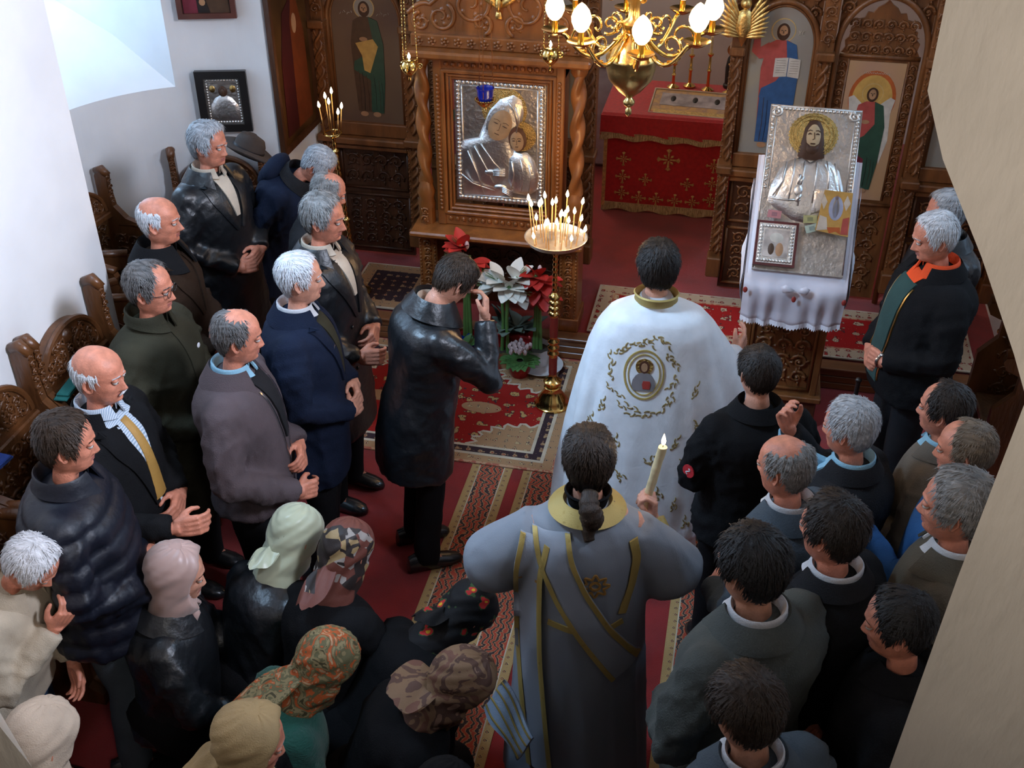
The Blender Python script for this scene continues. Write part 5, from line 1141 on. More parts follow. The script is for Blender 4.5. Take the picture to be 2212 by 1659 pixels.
ld = bpy.data.lights.new('taper_glow', 'POINT'); ld.energy = 1.6; ld.color = (1, .55, .22); ld.shadow_soft_size = .05; lo = bpy.data.objects.new('taper_glow', ld); COL.objects.link(lo); lo.parent = s2; lo.location = (0, 0, 1.40)

# ------------------------------------------------------------------ chandelier and hanging lamps
ch = thing('chandelier', 'brass chandelier with scrolled arms and glowing bulbs', 'chandelier', (-.47, 4.62, 2.06))
mb = MB(); mb.lathe([(.004, 0), (.014, .012), (.014, .03), (.007, .04), (.024, .055), (.026, .068), (.012, .085), (.05, .115), (.092, .165), (.106, .215), (.104, .245), (.108, .25), (.108, .258), (.10, .265), (.085, .30), (.045, .335), (.03, .36), (.05, .385), (.052, .40), (.025, .42), (.022, .47), (.045, .52), (.05, .56), (.03, .62), (.02, .66), (.06, .70), (.06, .73), (.02, .76), (.015, 1.0), (.012, 2.8)], n=28); mb.build('stem', brass_dull, ch, True, 50)
def arm(R0, z0, zb, a, tier):
    c, s = math.cos(a), math.sin(a); P = lambda r, z: (r * c, r * s, z)
    pts = [P(.04, z0)]; 
    for k in range(1, 14): t = k / 13; pts.append(P(.04 + (R0 - .04) * t, z0 - .10 * math.sin(math.pi * min(1, t * 1.15)) + (zb - z0) * t ** 3))
    mb = MB(); mb.tube(pts, .0095, 8); q = spiral((R0 * .62, z0 - .015), .065, 1.15, R(-100), 22, 1); mb.tube([P(u, v) for u, v in q], np.linspace(.008, .005, 22), 6); q = spiral((R0 * .30, z0 + .035), .045, 1.2, R(-60), 18, -1); mb.tube([P(u, v) for u, v in q], np.linspace(.007, .004, 18), 6)
    A = mb.build('arm', brass, ch, True, None); mb = MB(); mb.lathe([(.010, zb - .012), (.03, zb - .004), (.052, zb + .012), (.055, zb + .016), (.03, zb + .010), (.013, zb + .008), (.013, zb + .05), (.016, zb + .055)], P(R0, 0), 18); mb.build('drip_pan', brass, A, True, 50)
    mb = MB(); mb.lathe([(.012, zb + .05), (.028, zb + .066), (.039, zb + .092), (.040, zb + .108), (.031, zb + .134), (.015, zb + .154), (.002, zb + .164)], P(R0, 0), 16); mb.build('bulb', bulb_m, A, True, None)
for k in range(8): arm(.325, .36, .36 + .02 * (k % 2), R(12 + 45 * k), 0)
for k in range(6): arm(.24, .62, .62, R(50 + 60 * k), 1)
def hanging(label, x, y, z, blue=False):
    t = thing('hanging_lamp', label, 'oil lamp', (x, y, z)); mb = MB()
    if not blue:
        mb.lathe([(.002, -.075), (.008, -.065), (.006, -.05), (.016, -.042), (.036, -.022), (.046, .0), (.044, .022), (.034, .036), (.040, .044), (.036, .046)], n=22); b = mb.build('bowl', brass, t, True, 50)
        for k in range(3): a = R(30 + 120 * k); mb = MB(); q = spiral((.056, .0), .020, 1.3, R(160), 16, -1); mb.tube([(u * math.cos(a), u * math.sin(a), v) for u, v in q], .004, 6); mb.build('scroll_handle', brass, b)
        mb = MB(); mb.lathe([(.001, 0), (.008, .008), (.009, .018), (.001, .036)], (0, 0, .046), 10); mb.build('flame', flame_m, t)
    else:
        mb.lathe([(.002, -.06), (.012, -.055), (.010, -.045), (.034, -.030), (.050, -.008), (.054, .0), (.050, .002), (.03, -.02)], n=24); b = mb.build('holder', brass, t, True, 50); cb = MB(); a = np.linspace(0, 6.283, 24, endpoint=False); [cb.ball((.053 * math.cos(q), .053 * math.sin(q), .002), .006, 6, 5) for q in a]; cb.build('beaded_rim', brass, b)
        mb = MB(); mb.lathe([(.020, -.02), (.036, -.005), (.044, .025), (.046, .055), (.050, .066), (.047, .066), (.042, .05), (.038, .02), (.015, -.01)], n=24); mb.build('glass_cup', blue_glass, t, True, 50)
    for k in range(3):
        a = R(30 + 120 * k); p0 = np.array([.046 * math.cos(a), .046 * math.sin(a), .02]); p1 = np.array([.012 * math.cos(a), .012 * math.sin(a), 1.2]); mb = MB()
        if blue: mb.tube([p0, p1], .0022, 5)
        else:
            n = 70
            for i in range(n): q = p0 + (p1 - p0) * (i + .5) / n; mb.ball(q, (.0045, .002, .009) if i % 2 else (.002, .0045, .009), 5, 4)
        mb.build('cord' if blue else 'chain', wood_warm if blue else brass, t, True, None)
    mb = MB(); mb.lathe([(.03, 1.19), (.03, 1.2), (.005, 1.23), (.004, 2.9)], n=10); mb.build('suspension', brass, t, True, 40)
hanging('brass hanging oil lamp between the brown-robed saint and the oak stand', -1.755, 5.62, 1.86); hanging('brass hanging oil lamp close under the chandelier', -.985, 5.58, 1.985); hanging('cobalt glass oil lamp hanging on three cords before the oak stand', -1.35, 5.66, 1.70, True)

# ------------------------------------------------------------------ flowers under the icon stand
leaf_g = mat('leaf_green', (.06, .14, .035), .5, var=.3); stem_g = mat('stem_green', (.10, .20, .05), .5, var=.2); petal_w = mat('white_petal', (.78, .74, .66), .6, var=.08); petal_r = mat('red_petal', (.55, .03, .02), .55, var=.25); petal_p = mat('pale_pink_petal', (.62, .46, .44), .6, var=.15); foil_blue = mat('blue_foil', (.01, .05, .42), .25, .6, bump=.6, bscale=40); foil_red = mat('red_foil', (.36, .012, .015), .3, .4, bump=.6, bscale=40); foil_gold = mat('gold_foil', (.50, .33, .20), .3, .8, bump=.7, bscale=50); soil = mat('soil', (.03, .02, .012), .95); grey_leaf = mat('silvery_leaf', (.14, .17, .13), .6, var=.3); china = mat('white_china', (.62, .60, .60), .25)
def petal(mb, c, d, L, w, curl=.35, m=0, roll=0):
    d = np.array(d, float); d /= np.linalg.norm(d); s = np.cross(d, (0, 0, 1) if abs(d[2]) < .95 else (1, 0, 0)); s /= np.linalg.norm(s); n = np.cross(s, d); rows = []
    for i in range(7):
        t = i / 6; ww = w * math.sin(math.pi * (.12 + .86 * t)) ** .8; p = np.array(c) + d * L * t - n * curl * L * (t ** 2) * 1.0
        rows.append([p + s * ww * u + n * .18 * ww * (u * u) for u in (-1, -.5, 0, .5, 1)])
    V = np.array(rows).reshape(-1, 3); V2 = V - n * .0025; mb.add(np.concatenate([V, V2]), grid_faces(5, 7) + [tuple(reversed(q)) for q in grid_faces(5, 7, off=35)], m)
def bloom(par, c, d, sz, m, name='blossom'):
    d = np.array(d, float); d /= np.linalg.norm(d); a = np.cross(d, (0, 0, 1) if abs(d[2]) < .9 else (1, 0, 0)); a /= np.linalg.norm(a); b = np.cross(d, a); mb = MB()
    for k in range(6):
        t = k * math.pi / 3; o = math.cos(t) * a + math.sin(t) * b; petal(mb, np.array(c), d * .75 + o * .62, sz, sz * .36, -.0 + .30 * (1 if o @ d >= 0 else 1) * .6)
    mb.tube([np.array(c) - d * sz * .35, np.array(c), np.array(c) + d * sz * .2], [.006, .010, .016], 8); o = mb.build(name, m, par, True, None)
    mb = MB(); [mb.tube([np.array(c), np.array(c) + d * sz * .8 + .014 * (math.cos(k) * a + math.sin(k) * b)], .0016, 5) for k in range(5)]; mb.ball(np.array(c) + d * sz * .2, .012, 8, 6); mb.build('stamens', stem_g, o); return o
def pot(par, r0, r1, h, m, wavy=.0, name='pot'):
    mb = MB(); n = 28; rg = []
    for r, z, wv in ((r0, 0, 0), (r0 * 1.03, .004, 0), ((r0 + r1) / 2, h * .5, wavy * .5), (r1, h, wavy), (r1 * 1.06, h + .012 * (wavy > 0), wavy * 2), (r1 * .94, h - .004, wavy), (r1 * .9, h - .02, 0)):
        a = np.linspace(0, 6.283, n, endpoint=False); q = r * (1 + wv * np.sin(a * 9)); rg.append(np.stack([q * np.cos(a), q * np.sin(a), z + wv * .06 * np.cos(a * 9)], 1))
    mb.loft(rg); mb.build(name, m, par, True, 50); mb = MB(); mb.lathe([(.001, h - .022), (r1 * .9, h - .018), (.001, h - .012)], n=16); mb.build('soil', soil, par)
fl = thing('white_amaryllis', 'white amaryllis on tall green stems in gold foil', 'potted flower', (-1.245, 5.66, .012)); pot(fl, .055, .070, .115, foil_gold, .05)
mb = MB(); [mb.tube([(x, y, .10), (x * .6, y, .32), (x * .4 + dx, y - .02, .56)], [.012, .011, .010], 10) for x, y, dx in ((-.02, .0, -.01), (.012, .012, .01), (.02, -.015, .02))]; mb.build('stems', stem_g, fl)
for c, d in (((-.02, -.03, .60), (-.75, -.25, .55)), ((.035, -.045, .575), (.15, -.85, .45)), ((.075, -.03, .55), (.8, -.35, .1)), ((.06, -.0, .61), (.55, -.2, .8)), ((-.06, -.02, .56), (-.95, -.2, .15))): bloom(fl, c, d, .13, petal_w)
def red_am(label, x, y, z, hh, dirs, potm, r0=.055):
    f = thing('red_amaryllis', label, 'potted flower', (x, y, z)); pot(f, r0, r0 * 1.3, .12, potm, .02); mb = MB(); [mb.tube([(a, 0, .11), (a * .6, 0, hh * .6), (a * 1.2, -.01, hh)], [.012, .011, .009], 10) for a in (-.02, .0, .022)]; mb.build('stems', stem_g, f)
    for c, d in dirs: bloom(f, (c[0], c[1], hh + c[2]), d, .12, petal_r)
    mb = MB(); mb.ball((.012, -.012, hh + .07), (.014, .014, .028), 10, 8); mb.build('bud', petal_p, f); return f
red_am('red amaryllis in a white china bowl beside the brass stand', -1.055, 5.71, .012, .60, [((-.03, -.02, 0), (-.7, -.5, .1)), ((-.02, -.02, -.05), (-.5, -.7, -.5)), ((.035, -.02, .0), (.8, -.4, -.2)), ((.0, -.03, .03), (-.1, -.8, .5)), ((.04, -.02, -.08), (.7, -.3, -.7))], china, .065)
red_am('red amaryllis with a closed bud in dark red foil', -1.50, 5.73, .012, .70, [((-.03, -.01, .0), (-.85, -.3, .2)), ((-.02, .0, .05), (-.4, -.4, .75)), ((.04, -.01, -.04), (.85, -.3, -.3)), ((-.03, -.02, -.05), (-.6, -.6, -.45))], foil_red)
f = thing('china_saucer', 'white china saucer standing under the red amaryllis bowl', 'saucer', (-1.02, 5.665, .010)); mb = MB(); mb.lathe([(.06, 0), (.10, .010), (.135, .028), (.137, .032), (.10, .018), (.05, .010)], n=32); mb.build('dish', china, f, True, 50)
f = thing('potted_plant', 'small plant wrapped in bright blue foil', 'potted plant', (-1.49, 5.57, .012)); pot(f, .055, .075, .12, foil_red, .0); mb = MB(); n = 30; a = np.linspace(0, 6.283, n, endpoint=False); mb.loft([np.stack([(.07 + .018 * k + .010 * np.sin(a * 9 + k)) * np.cos(a), (.07 + .018 * k + .010 * np.sin(a * 9 + k)) * np.sin(a), .11 + .05 * k + .012 * np.cos(a * 9)], 1) for k in (0, .5, 1, 1.4)], False); mb.build('foil_wrap', foil_blue, f, True, None)
mb = MB(); gg = random.Random(2); [petal(mb, (0, 0, .14), (gg.uniform(-1, 1), gg.uniform(-1, 1), .8), .10, .03, .3) for k in range(12)]; mb.build('leaves', leaf_g, f)
f = thing('potted_plant', 'silvery broad-leaved plant in a dark red box', 'potted plant', (-1.22, 5.74, .012)); mb = MB(); mb.box((0, .0, .10), (.26, .09, .19), bev=.01); mb.build('planter', foil_red, f, True, 40); mb = MB()
for k in range(20): a = k * 2.4; petal(mb, (gg.uniform(-.09, .09), gg.uniform(-.02, .02), .20), (math.cos(a), math.sin(a) - .5, .8 + gg.random()), .15, .045, .4)
mb.build('leaves', grey_leaf, f)
f = thing('potted_cyclamen', 'pale pink cyclamen in red foil at the front', 'potted flower', (-1.135, 5.57, .012)); pot(f, .055, .080, .10, foil_red, .04); mb = MB()
for k in range(18): a = k * 2.4; petal(mb, (.02 * math.cos(a), .02 * math.sin(a), .10), (math.cos(a), math.sin(a), .5), .095, .038, .5)
mb.build('leaves', leaf_g, f); mb = MB()
for k in range(24): a = k * 2.4; r = .011 * math.sqrt(k) * 1.3; c = (r * math.cos(a), r * math.sin(a) - .01, .17 + .03 * gg.random()); [petal(mb, c, (math.cos(q) * .5, math.sin(q) * .5, 1), .035, .014, -.2) for q in (0, 2.1, 4.2)]
mb.build('blossoms', petal_p, f)

# ------------------------------------------------------------------ pictures on the side wall
def wall_pic(name, label, c, nrm, w, h, frame_m_, fw, inner):
    z = np.array([0, 0, 1.0]); n = np.array([nrm[0], nrm[1], 0], float); n /= np.linalg.norm(n); u = np.cross(z, n); t = thing(name, label, 'picture', c); fr = lambda a, b, q: tuple(u * a + z * b + n * q)
    for a0, a1, b0, b1 in ((-w / 2, w / 2, -h / 2, -h / 2 + fw), (-w / 2, w / 2, h / 2 - fw, h / 2), (-w / 2, -w / 2 + fw, -h / 2 + fw, h / 2 - fw), (w / 2 - fw, w / 2, -h / 2 + fw, h / 2 - fw)): mb = MB(); mb.prism([(a0, b0), (a1, b0), (a1, b1), (a0, b1)], .0, .032, fr); mb.build('frame_bar', frame_m_, t, False)
    mb = MB(); mb.prism([(-w / 2 + fw, -h / 2 + fw), (w / 2 - fw, -h / 2 + fw), (w / 2 - fw, h / 2 - fw), (-w / 2 + fw, h / 2 - fw)], .004, .014, fr); mb.build('backing', inner, t, False); return t, fr
t, fr = wall_pic('framed_icon', 'small silver icon of a bearded saint in a wide black frame on the wall', (-3.02, 5.945, 1.47), (.26, -.96), .30, .37, black_frame, .045, silver); g2 = lambda u, v, w: fr(u, v, w + .014)
MB().pillow([(-.09, -.12), (.09, -.12), (.085, -.03), (.05, .02), (.02, .035), (-.02, .035), (-.05, .02), (-.085, -.03)], 0, .016, g2, 0, 6).build('robe', silver_hi, t, True, None); MB().pillow(ell(0, .06, .026, .034, 16), .002, .012, g2, 0, 5).build('hair', p_hair, t, True, None); MB().pillow(ell(0, .058, .014, .022, 14), .010, .008, g2, 0, 4).build('face', p_brown, t, True, None)
cb = MB(); [cb.pillow(circ(.007, 7, (s * .092, -.125 + .0165 * k)), 0, .006, g2, 0, 3) for s in (-1, 1) for k in range(16)]; [cb.pillow(circ(.007, 7, (-.085 + .017 * k, s * .128)), 0, .006, g2, 0, 3) for s in (-1, 1) for k in range(11)]; tag(cb.build('chased_border', silver_hi, t, True, None), kind='stuff')
for s in (-1, 1): MB().pillow(ell(s * .06, .075, .018, .022, 12), 0, .006, g2, 0, 3).build('medallion', brass_dull, t, True, None)
t, fr = wall_pic('framed_picture', 'dark red-brown framed picture above the small silver icon', (-3.04, 5.94, 2.19), (.28, -.96), .33, .46, mat('mahogany_frame', (.11, .03, .018), .4, coat=.3), .03, p_dark); g3 = lambda u, v, w: fr(u, v, w + .014)
piece(t, g3, [(-.13, -.20), (-.05, -.20), (-.06, .2), (-.13, .2)], 0, .002, p_wine, 'curtain'); piece(t, g3, [(.02, -.20), (.13, -.20), (.12, .05), (.04, .10), (-.02, -.05)], 0, .002, p_brown, 'robe'); piece(t, g3, ell(-.02, -.14, .018, .02, 10), .001, .003, flesh, 'hand')
t, fr = wall_pic('large_icon', 'large dark icon panel of a red-robed figure beside the icon screen', (-2.72, 6.30, 1.75), (1, 0), .62, 1.26, wood_dark, .035, mat('dark_gold_ground', (.075, .034, .010), .28, .2, var=.5, vscale=4)); g4 = lambda u, v, w: fr(u, v, w + .014)
piece(t, g4, [(-.02, -.55), (.22, -.55), (.20, .0), (.12, .22), (.02, .24), (-.06, .05)], 0, .003, paint('dim_orange', (.16, .035, .010), .35), 'robe'); piece(t, g4, [(-.20, -.55), (-.02, -.55), (.0, .1), (.05, .25), (-.10, .18), (-.18, -.1)], .001, .004, paint('dim_wine', (.05, .008, .010), .35), 'mantle'); piece(t, g4, ell(.02, .36, .09, .12, 22), .0, .003, p_brown, 'hair'); piece(t, g4, ell(.03, .34, .05, .08, 20), .002, .005, flesh, 'face'); piece(t, g4, ell(.06, .08, .035, .06, 12), .002, .005, flesh, 'hand')

# ------------------------------------------------------------------ carved choir stalls
wood_stall = mat('stall_walnut', (.115, .042, .013), .36, var=.35, vscale=14, stretch=(1, 1, .25), bump=.35, bscale=60, coat=.2)
def stall_proto():
    t = thing('choir_stall', 'x', 'choir stall', (0, 0, 0)); W = .565
    mb = MB(); mb.box((.02, 0, .75), (.03, W - .05, .66)); bk = mb.build('back_panel', wood_stall, t, False); cb = MB(); carve(cb, lambda u, v, w: (.036 + w, u, .86 + v), .42, .38, 3, .007, .09); tag(cb.build('carving', wood_stall, bk, True, None), kind='stuff')
    mb = MB(); mb.box((.03, 0, 1.075), (.075, W - .03, .045), bev=.008); mb.build('top_rail', wood_stall, t, True, 30)
    ar = [(-.235, 0), (.235, 0)] + [(.235 * math.cos(R(a)), .225 * math.sin(R(a))) for a in np.linspace(4, 176, 24)]; f = lambda u, v, w: (.03 + w, u, 1.095 + v)
    mb = MB(); mb.prism(ar, -.035, .012, f); mb.tube([f(u * .985, v * .985, .012) for u, v in ar[2:]], .015, 7); cr = mb.build('crest', wood_stall, t, True, 40); cb = MB()
    for s in (-1, 1):
        cb.tube([f(u, v, .014) for u, v in spiral((s * .095, .085), .075, 1.4, R(90), 24, s)], np.linspace(.011, .006, 24), 6); cb.tube([f(u, v, .014) for u, v in spiral((s * .18, .045), .035, 1.3, R(60), 16, -s)], .006, 6)
        for k in range(6): cb.pillow(circ(.011, 7, (s * (.03 + .028 * k), .03 + .09 * math.sin(k * .9 + .5) ** 2)), .012, .010, f, 0, 3)
    cb.pillow(circ(.035, 12, (0, .165)), .012, .016, f, 0, 4); carve(cb, lambda u, v, w: f(u, v + .10, w + .012), .36, .16, 6, .005, .055, inside=lambda u, q: (u / .2) ** 2 + ((q + .1) / .19) ** 2 < 1); tag(cb.build('carving', wood_stall, cr, True, None), kind='stuff')
    for s in (-1, 1):
        pr = [(0, 0), (.44, 0), (.44, .06), (.38, .10), (.38, .40), (.44, .46), (.44, .70), (.36, .80), (.36, .90), (.43, .93), (.45, .97), (.43, 1.01), (.30, 1.02), (.16, 1.06), (.09, 1.14), (.075, 1.28), (.085, 1.36), (.06, 1.40), (.02, 1.395), (.0, 1.35)]
        mb = MB(); mb.prism(pr, -.019, .019, lambda u, v, w: (u, s * (W / 2 - .02) + w, v)); sp = mb.build('side_panel', wood_stall, t, False); cb = MB(); carve(cb, lambda u, v, w: (.08 + w, s * (W / 2 - .02) + u, 1.24 + v), .034, .26, 4, .005, .035); cb.tube([(.005, s * (W / 2 - .02), 1.38), (.045, s * (W / 2 - .02), 1.40), (.085, s * (W / 2 - .02), 1.36)], [.024, .028, .022], 10)
        carve(cb, lambda u, v, w: (.2 + u, s * (W / 2 - .02 - .019) - s * w, .7 + v), .28, .5, 9, .006, .1); tag(cb.build('carving', wood_stall, sp, True, None), kind='stuff')
        mb = MB(); mb.tube([(.10, s * (W / 2 - .02), 1.0), (.30, s * (W / 2 - .02), 1.03), (.44, s * (W / 2 - .02), 1.01)], [.02, .026, .026], 10); mb.build('armrest', wood_stall, t, True, None)
    mb = MB(); mb.box((.21, 0, .44), (.38, W - .05, .04), bev=.008); mb.build('seat', wood_stall, t, True, 30); return t
sp = stall_proto(); spots = [(-2.79, 3.62, 0, 'carved choir stall against the wall corner next to the green coat'), (-2.79, 3.05, 0, 'carved choir stall behind the bald man in the black suit'), (-2.79, 2.48, 0, 'carved choir stall behind the man in the padded jacket'), (-2.79, 1.91, 0, 'carved choir stall behind the man in the beige jacket')]
C0 = (-2.76, 5.05)
for th, lab in ((243, 'carved choir stall behind the brown overcoat in the apse'), (208, 'carved choir stall under the window sill in the apse'), (173, 'carved choir stall behind the leather-coated silver-haired man'), (112, 'carved choir stall with a felt hat hanging on it')): spots.append((C0[0] + .92 * math.cos(R(th)), C0[1] + .92 * math.sin(R(th)), R(th + 180), lab))
for y, lab in ((5.0, 'carved choir stall behind the orange-collared man'), (3.62, 'carved choir stall against the wall behind the tweed jacket')): spots.append((1.79, y, math.pi, lab))
for i, (x, y, a, lab) in enumerate(spots):
    o = sp if i == 0 else copy_tree(sp); o.location = (x, y, .0); o.rotation_euler = (0, 0, a); o.scale = (1, 1, .86 if 4 <= i < 8 else 1); tag(o, lab, 'choir stall', 'carved choir stalls along the walls')
# felt hat hanging on the last stall of the apse
hat = thing('felt_hat', 'brown felt hat with a dark brim hung on the stall post', 'hat', (-2.80, 5.70, 1.26)); hat.rotation_euler = (R(-8), R(28), R(15)); felt = cloth('brown_felt', (.055, .038, .030), .8)
a = np.linspace(0, 6.283, 36, endpoint=False); rg = []
for r, z in ((.155, .012), (.158, .004), (.12, -.002), (.088, .004), (.084, .03), (.080, .07), (.070, .10), (.045, .112), (.01, .098)):
    k = np.clip((z - .05) / .06, 0, 1); y = r * .88 * np.sin(a) * (1 - .28 * k * (np.cos(a) > .2)); x = r * 1.1 * np.cos(a); rg.append(np.stack([x, y, z - .018 * k * np.exp(-(y / .02) ** 2) + (.02 * np.abs(np.sin(a)) ** 3 if r > .13 else 0)], 1))
mb = MB(); mb.loft(rg); mb.build('crown_and_brim', felt, hat, True, None); mb = MB(); mb.loft([np.stack([r * 1.1 * np.cos(a), r * .88 * np.sin(a), z + 0 * a], 1) for r, z in ((.089, .006), (.0885, .020), (.086, .034))], False); mb.build('band', black_frame, hat, True, None)
for x, y, z, m, lab, a in ((-2.66, 3.44, 1.115, cloth('teal_cloth', (.01, .13, .12)), 'folded teal cloth lying on the stall rail near the green coat', .1), (-2.66, 2.86, 1.115, cloth('cobalt_cloth', (.015, .05, .26)), 'folded blue cloth lying on the stall rail near the suited man', -.1)):
    t = thing('folded_cloth', lab, 'cloth', (x, y, z), a); mb = MB(); mb.box((0, 0, .006), (.06, .20, .012), bev=.004); mb.build('lower_fold', m, t, True, 40); mb = MB(); mb.box((.004, .005, .018), (.056, .17, .012), bev=.004); mb.build('upper_fold', m, t, True, 40)
st2 = copy_tree(st); [bpy.data.objects.remove(c) for c in list(st2.children) if c.type == 'LIGHT']; st2.location = (1.50, 5.44, .0); tag(st2, 'unlit brass candle stand in the shadow by the far wall', 'candle stand')
# ------------------------------------------------------------------ the congregation
def moustache(P, m):
    mb = MB()
    for sd in (-1, 1): mb.tube([(.094, 0, -.056), (.092, sd * .014, -.058), (.084, sd * .028, -.066)], [.006, .0065, .003], 8, flat=.7)
    head_part(P, mb, 'moustache', m)
def glasses(P):
    mb = MB()
    for sd in (-1, 1):
        t = np.linspace(0, 2 * math.pi, 20); mb.tube(np.stack([.094 + 0 * t, sd * .033 + .022 * np.cos(t), -.002 + .018 * np.sin(t)], 1), .0017, 5)
        mb.tube([(.092, sd * .055, .002), (.05, sd * .080, .002), (-.01, sd * .085, .0)], .0016, 5)
    mb.tube([(.096, -.011, .002), (.098, 0, .005), (.096, .011, .002)], .0016, 5); head_part(P, mb, 'spectacles', black_frame)
def zipper(P, pts, m=None): ribbon(P, pts, .004, 'zip', m or steel, 1, .006)
def button(P, y, h, r=.009, m=None, name='button'):
    q = cast(P, y, h)
    if q is None: return
    mb = MB(); mb.ball((0, 0, 0), (.004, r, r), 12, 8); o = mb.build(name, m or steel, P.ob, True, None); fwd = P.T[:3, :3] @ np.array([1, 0, 0]); o.location = q + fwd * .004; return o

# men along the stalls beside the white wall
q = person('man with combed-back silver hair in a black leather coat and cream shirt', (-2.63, 4.95, 1.62), -18, hyaw=12, hpitch=4, hairk=('short', .020, 'silver'), quiff=.6, coat=leather, hem=-.42, bulk=1.12, coatname='coat', flare=1.1, seed=1, hp=dict(jaw=1.06))
vee(q, 'shirt', shirt_cream, .50, .31, .046); shirt_collar(q, shirt_cream); collar(q, leather, gap=34, r=.074, fold=.06, drop=.075, point=.05); lapels(q, leather, .24, .07)
q = person('bald man in a brown overcoat with a black collar beside the wall corner', (-2.49, 4.12, 1.60), 8, hyaw=2, hpitch=2, hairk=('ring', .007, 'white'), top=.075, coat=brown_wool, hem=-.5, bulk=1.08, coatname='overcoat', flare=1.12, seed=2, hp=dict(nose=1.25, jaw=1.05))
collar(q, black_wool, gap=20, r=.074, h1=.565, fold=.065, drop=.09); lapels(q, brown_wool, .2, .09)
q = person('man with glasses in an olive wool coat with a round badge', (-2.24, 3.54, 1.60), -2, hyaw=8, hpitch=4, hairk=('recede', .013, 'pepper'), coat=olive, hem=-.45, bulk=1.15, coatname='overcoat', flare=1.1, seed=3, skin=0, hp=dict(nose=1.1))
glasses(q); collar(q, olive, gap=14, r=.072, h1=.57, fold=.022, drop=.045); button(q, .085, .36, .012, white_plastic, 'badge'); ribbon(q, [(0, .5), (.0, .3), (0, -.2)], .012, 'placket', olive, 1, .006)
q = person('bald moustached man in a black suit with a gold tie', (-2.12, 2.92, 1.60), -2, hyaw=4, hpitch=6, hairk=('ring', .008, 'white'), top=.055, coat=black_wool, hem=-.14, bulk=1.1, seed=4, hp=dict(nose=1.15, wide=1.03),
           armset={-1: ((.06, -.26, .18), (.30, -.14, .12), (.9, .4, .05), (-.3, .9, -.3), 'cup')})
moustache(q, HAIR['white']); shirt_tie(q, stripe, tie_gold, .12); lapels(q, black_wool, .12, .075); collar(q, black_wool, gap=48, r=.072, fold=.035, drop=.05)
q = person('brown-haired man in a navy padded jacket', (-2.04, 2.56, 1.58), 24, hyaw=2, hpitch=8, hairk=('short', .016, 'brown'), coat=navy_puffer, hem=-.16, bulk=1.2, puff=True, seed=5, hp=dict(nose=1.05), legs=slate)
collar(q, navy_puffer, gap=18, r=.076, h1=.56, fold=.03, drop=.055)
q = person('white-haired man in a beige jacket holding a hand to his chin', (-2.06, 2.26, 1.30), 2, lean=22, hyaw=-4, hpitch=18, hairk=('short', .018, 'white'), coat=beige, hem=-.15, bulk=1.12, seed=6, hp=dict(nose=1.15), legs=denim,
           armset={-1: ((.13, -.23, .22), (.20, -.05, .42), (.25, .25, .9), (-.6, .5, 0), 'cup'), 1: ((.05, .26, .18), (.24, .12, .02), (.6, -.4, -.7), (0, -1, -.3), 'relax')})
collar(q, beige, gap=30, r=.070, fold=.05, drop=.07, point=.05)
q = person('grey-haired man bowing low in a dark blue hooded coat', (-2.21, 5.34, 1.38), -2, lean=36, hpitch=14, hyaw=4, hairk=('short', .011, 'silver'), coat=navy, hem=-.35, bulk=1.15, coatname='coat', seed=7, arm='down')
collar(q, charcoal, gap=20, r=.075, h1=.56, fold=.04, drop=.06)
mb = MB(); mb.ball((-.135, 0, .47), (.06, .13, .085), 14, 10); mb.ball((-.15, 0, .42), (.05, .11, .09), 14, 10); mb.v = [xf(q.T, k) for k in mb.v]; mb.build('hood', navy, q.ob, True, None)
q = person('balding man in a plain dark jacket partly behind the leather-coated man', (-1.95, 4.81, 1.48), 22, lean=8, hpitch=10, hairk=('high', .009, 'grey'), top=.108, coat=charcoal, hem=-.12, bulk=1.05, seed=8)
collar(q, charcoal, gap=24)
q = person('grey-haired man in an open black leather coat with pale shirt', (-1.76, 4.26, 1.62), -6, hyaw=6, hpitch=6, hairk=('short', .016, 'grey'), coat=leather, hem=-.45, bulk=1.08, coatname='coat', flare=1.1, seed=9, hp=dict(nose=1.2), skin=0,
           armset={-1: ((.02, -.26, .17), (.21, -.13, .05), (.9, .5, -.1), (-.2, .9, -.3), 'cup')})
vee(q, 'shirt', shirt_cream, .50, .30, .046); shirt_collar(q, shirt_cream); collar(q, leather, gap=38, r=.074, fold=.06, drop=.075, point=.055); lapels(q, leather, .2, .085)
for h in (.16, .05, -.06): button(q, -.06, h, .009, black_frame)
q = person('man with cropped white hair in a navy blue coat', (-1.68, 3.75, 1.60), 14, hyaw=6, hpitch=3, hairk=('short', .009, 'white'), coat=navy, hem=-.30, bulk=1.1, coatname='coat', seed=10, hp=dict(nose=1.05), skin=1)
shirt_collar(q, shirt_w); collar(q, navy, gap=36, r=.072, fold=.05, drop=.065, point=.04); vee(q, 'waistcoat', olive, .48, .2, .05); lapels(q, navy, .18, .06); mb = MB(); t = np.linspace(0, 6.28, 16)
mb.tube(np.stack([.0 * t, .013 * np.cos(t), .013 * np.sin(t)], 1), .003, 6); o = mb.build('ring_pull', steel, q.ob); o.location = cast(q, -.06, .36) + np.array([.006, 0, 0])
q = person('balding man in a mauve-grey zip jacket', (-1.76, 3.30, 1.58), 10, hyaw=12, hpitch=8, hairk=('high', .010, 'pepper'), top=.104, coat=mauve, hem=-.10, bulk=1.14, seed=11, wrinkle=.016, sleeve=1.12, shoe=shoe_t,
           armset={-1: ((.0, -.27, .16), (.22, -.12, .0), (.6, .7, -.3), (-.6, .7, -.3), 'cup')})
vee(q, 'pullover', charcoal, .49, .2, .055); shirt_collar(q, shirt_b); collar(q, mauve, gap=34, r=.074, fold=.055, drop=.075, point=.05)
zipper(q, [(-.065, .45), (-.05, .3), (-.02, .1), (0, -.08)]); zipper(q, [(.065, .45), (.05, .3), (.02, .1)])
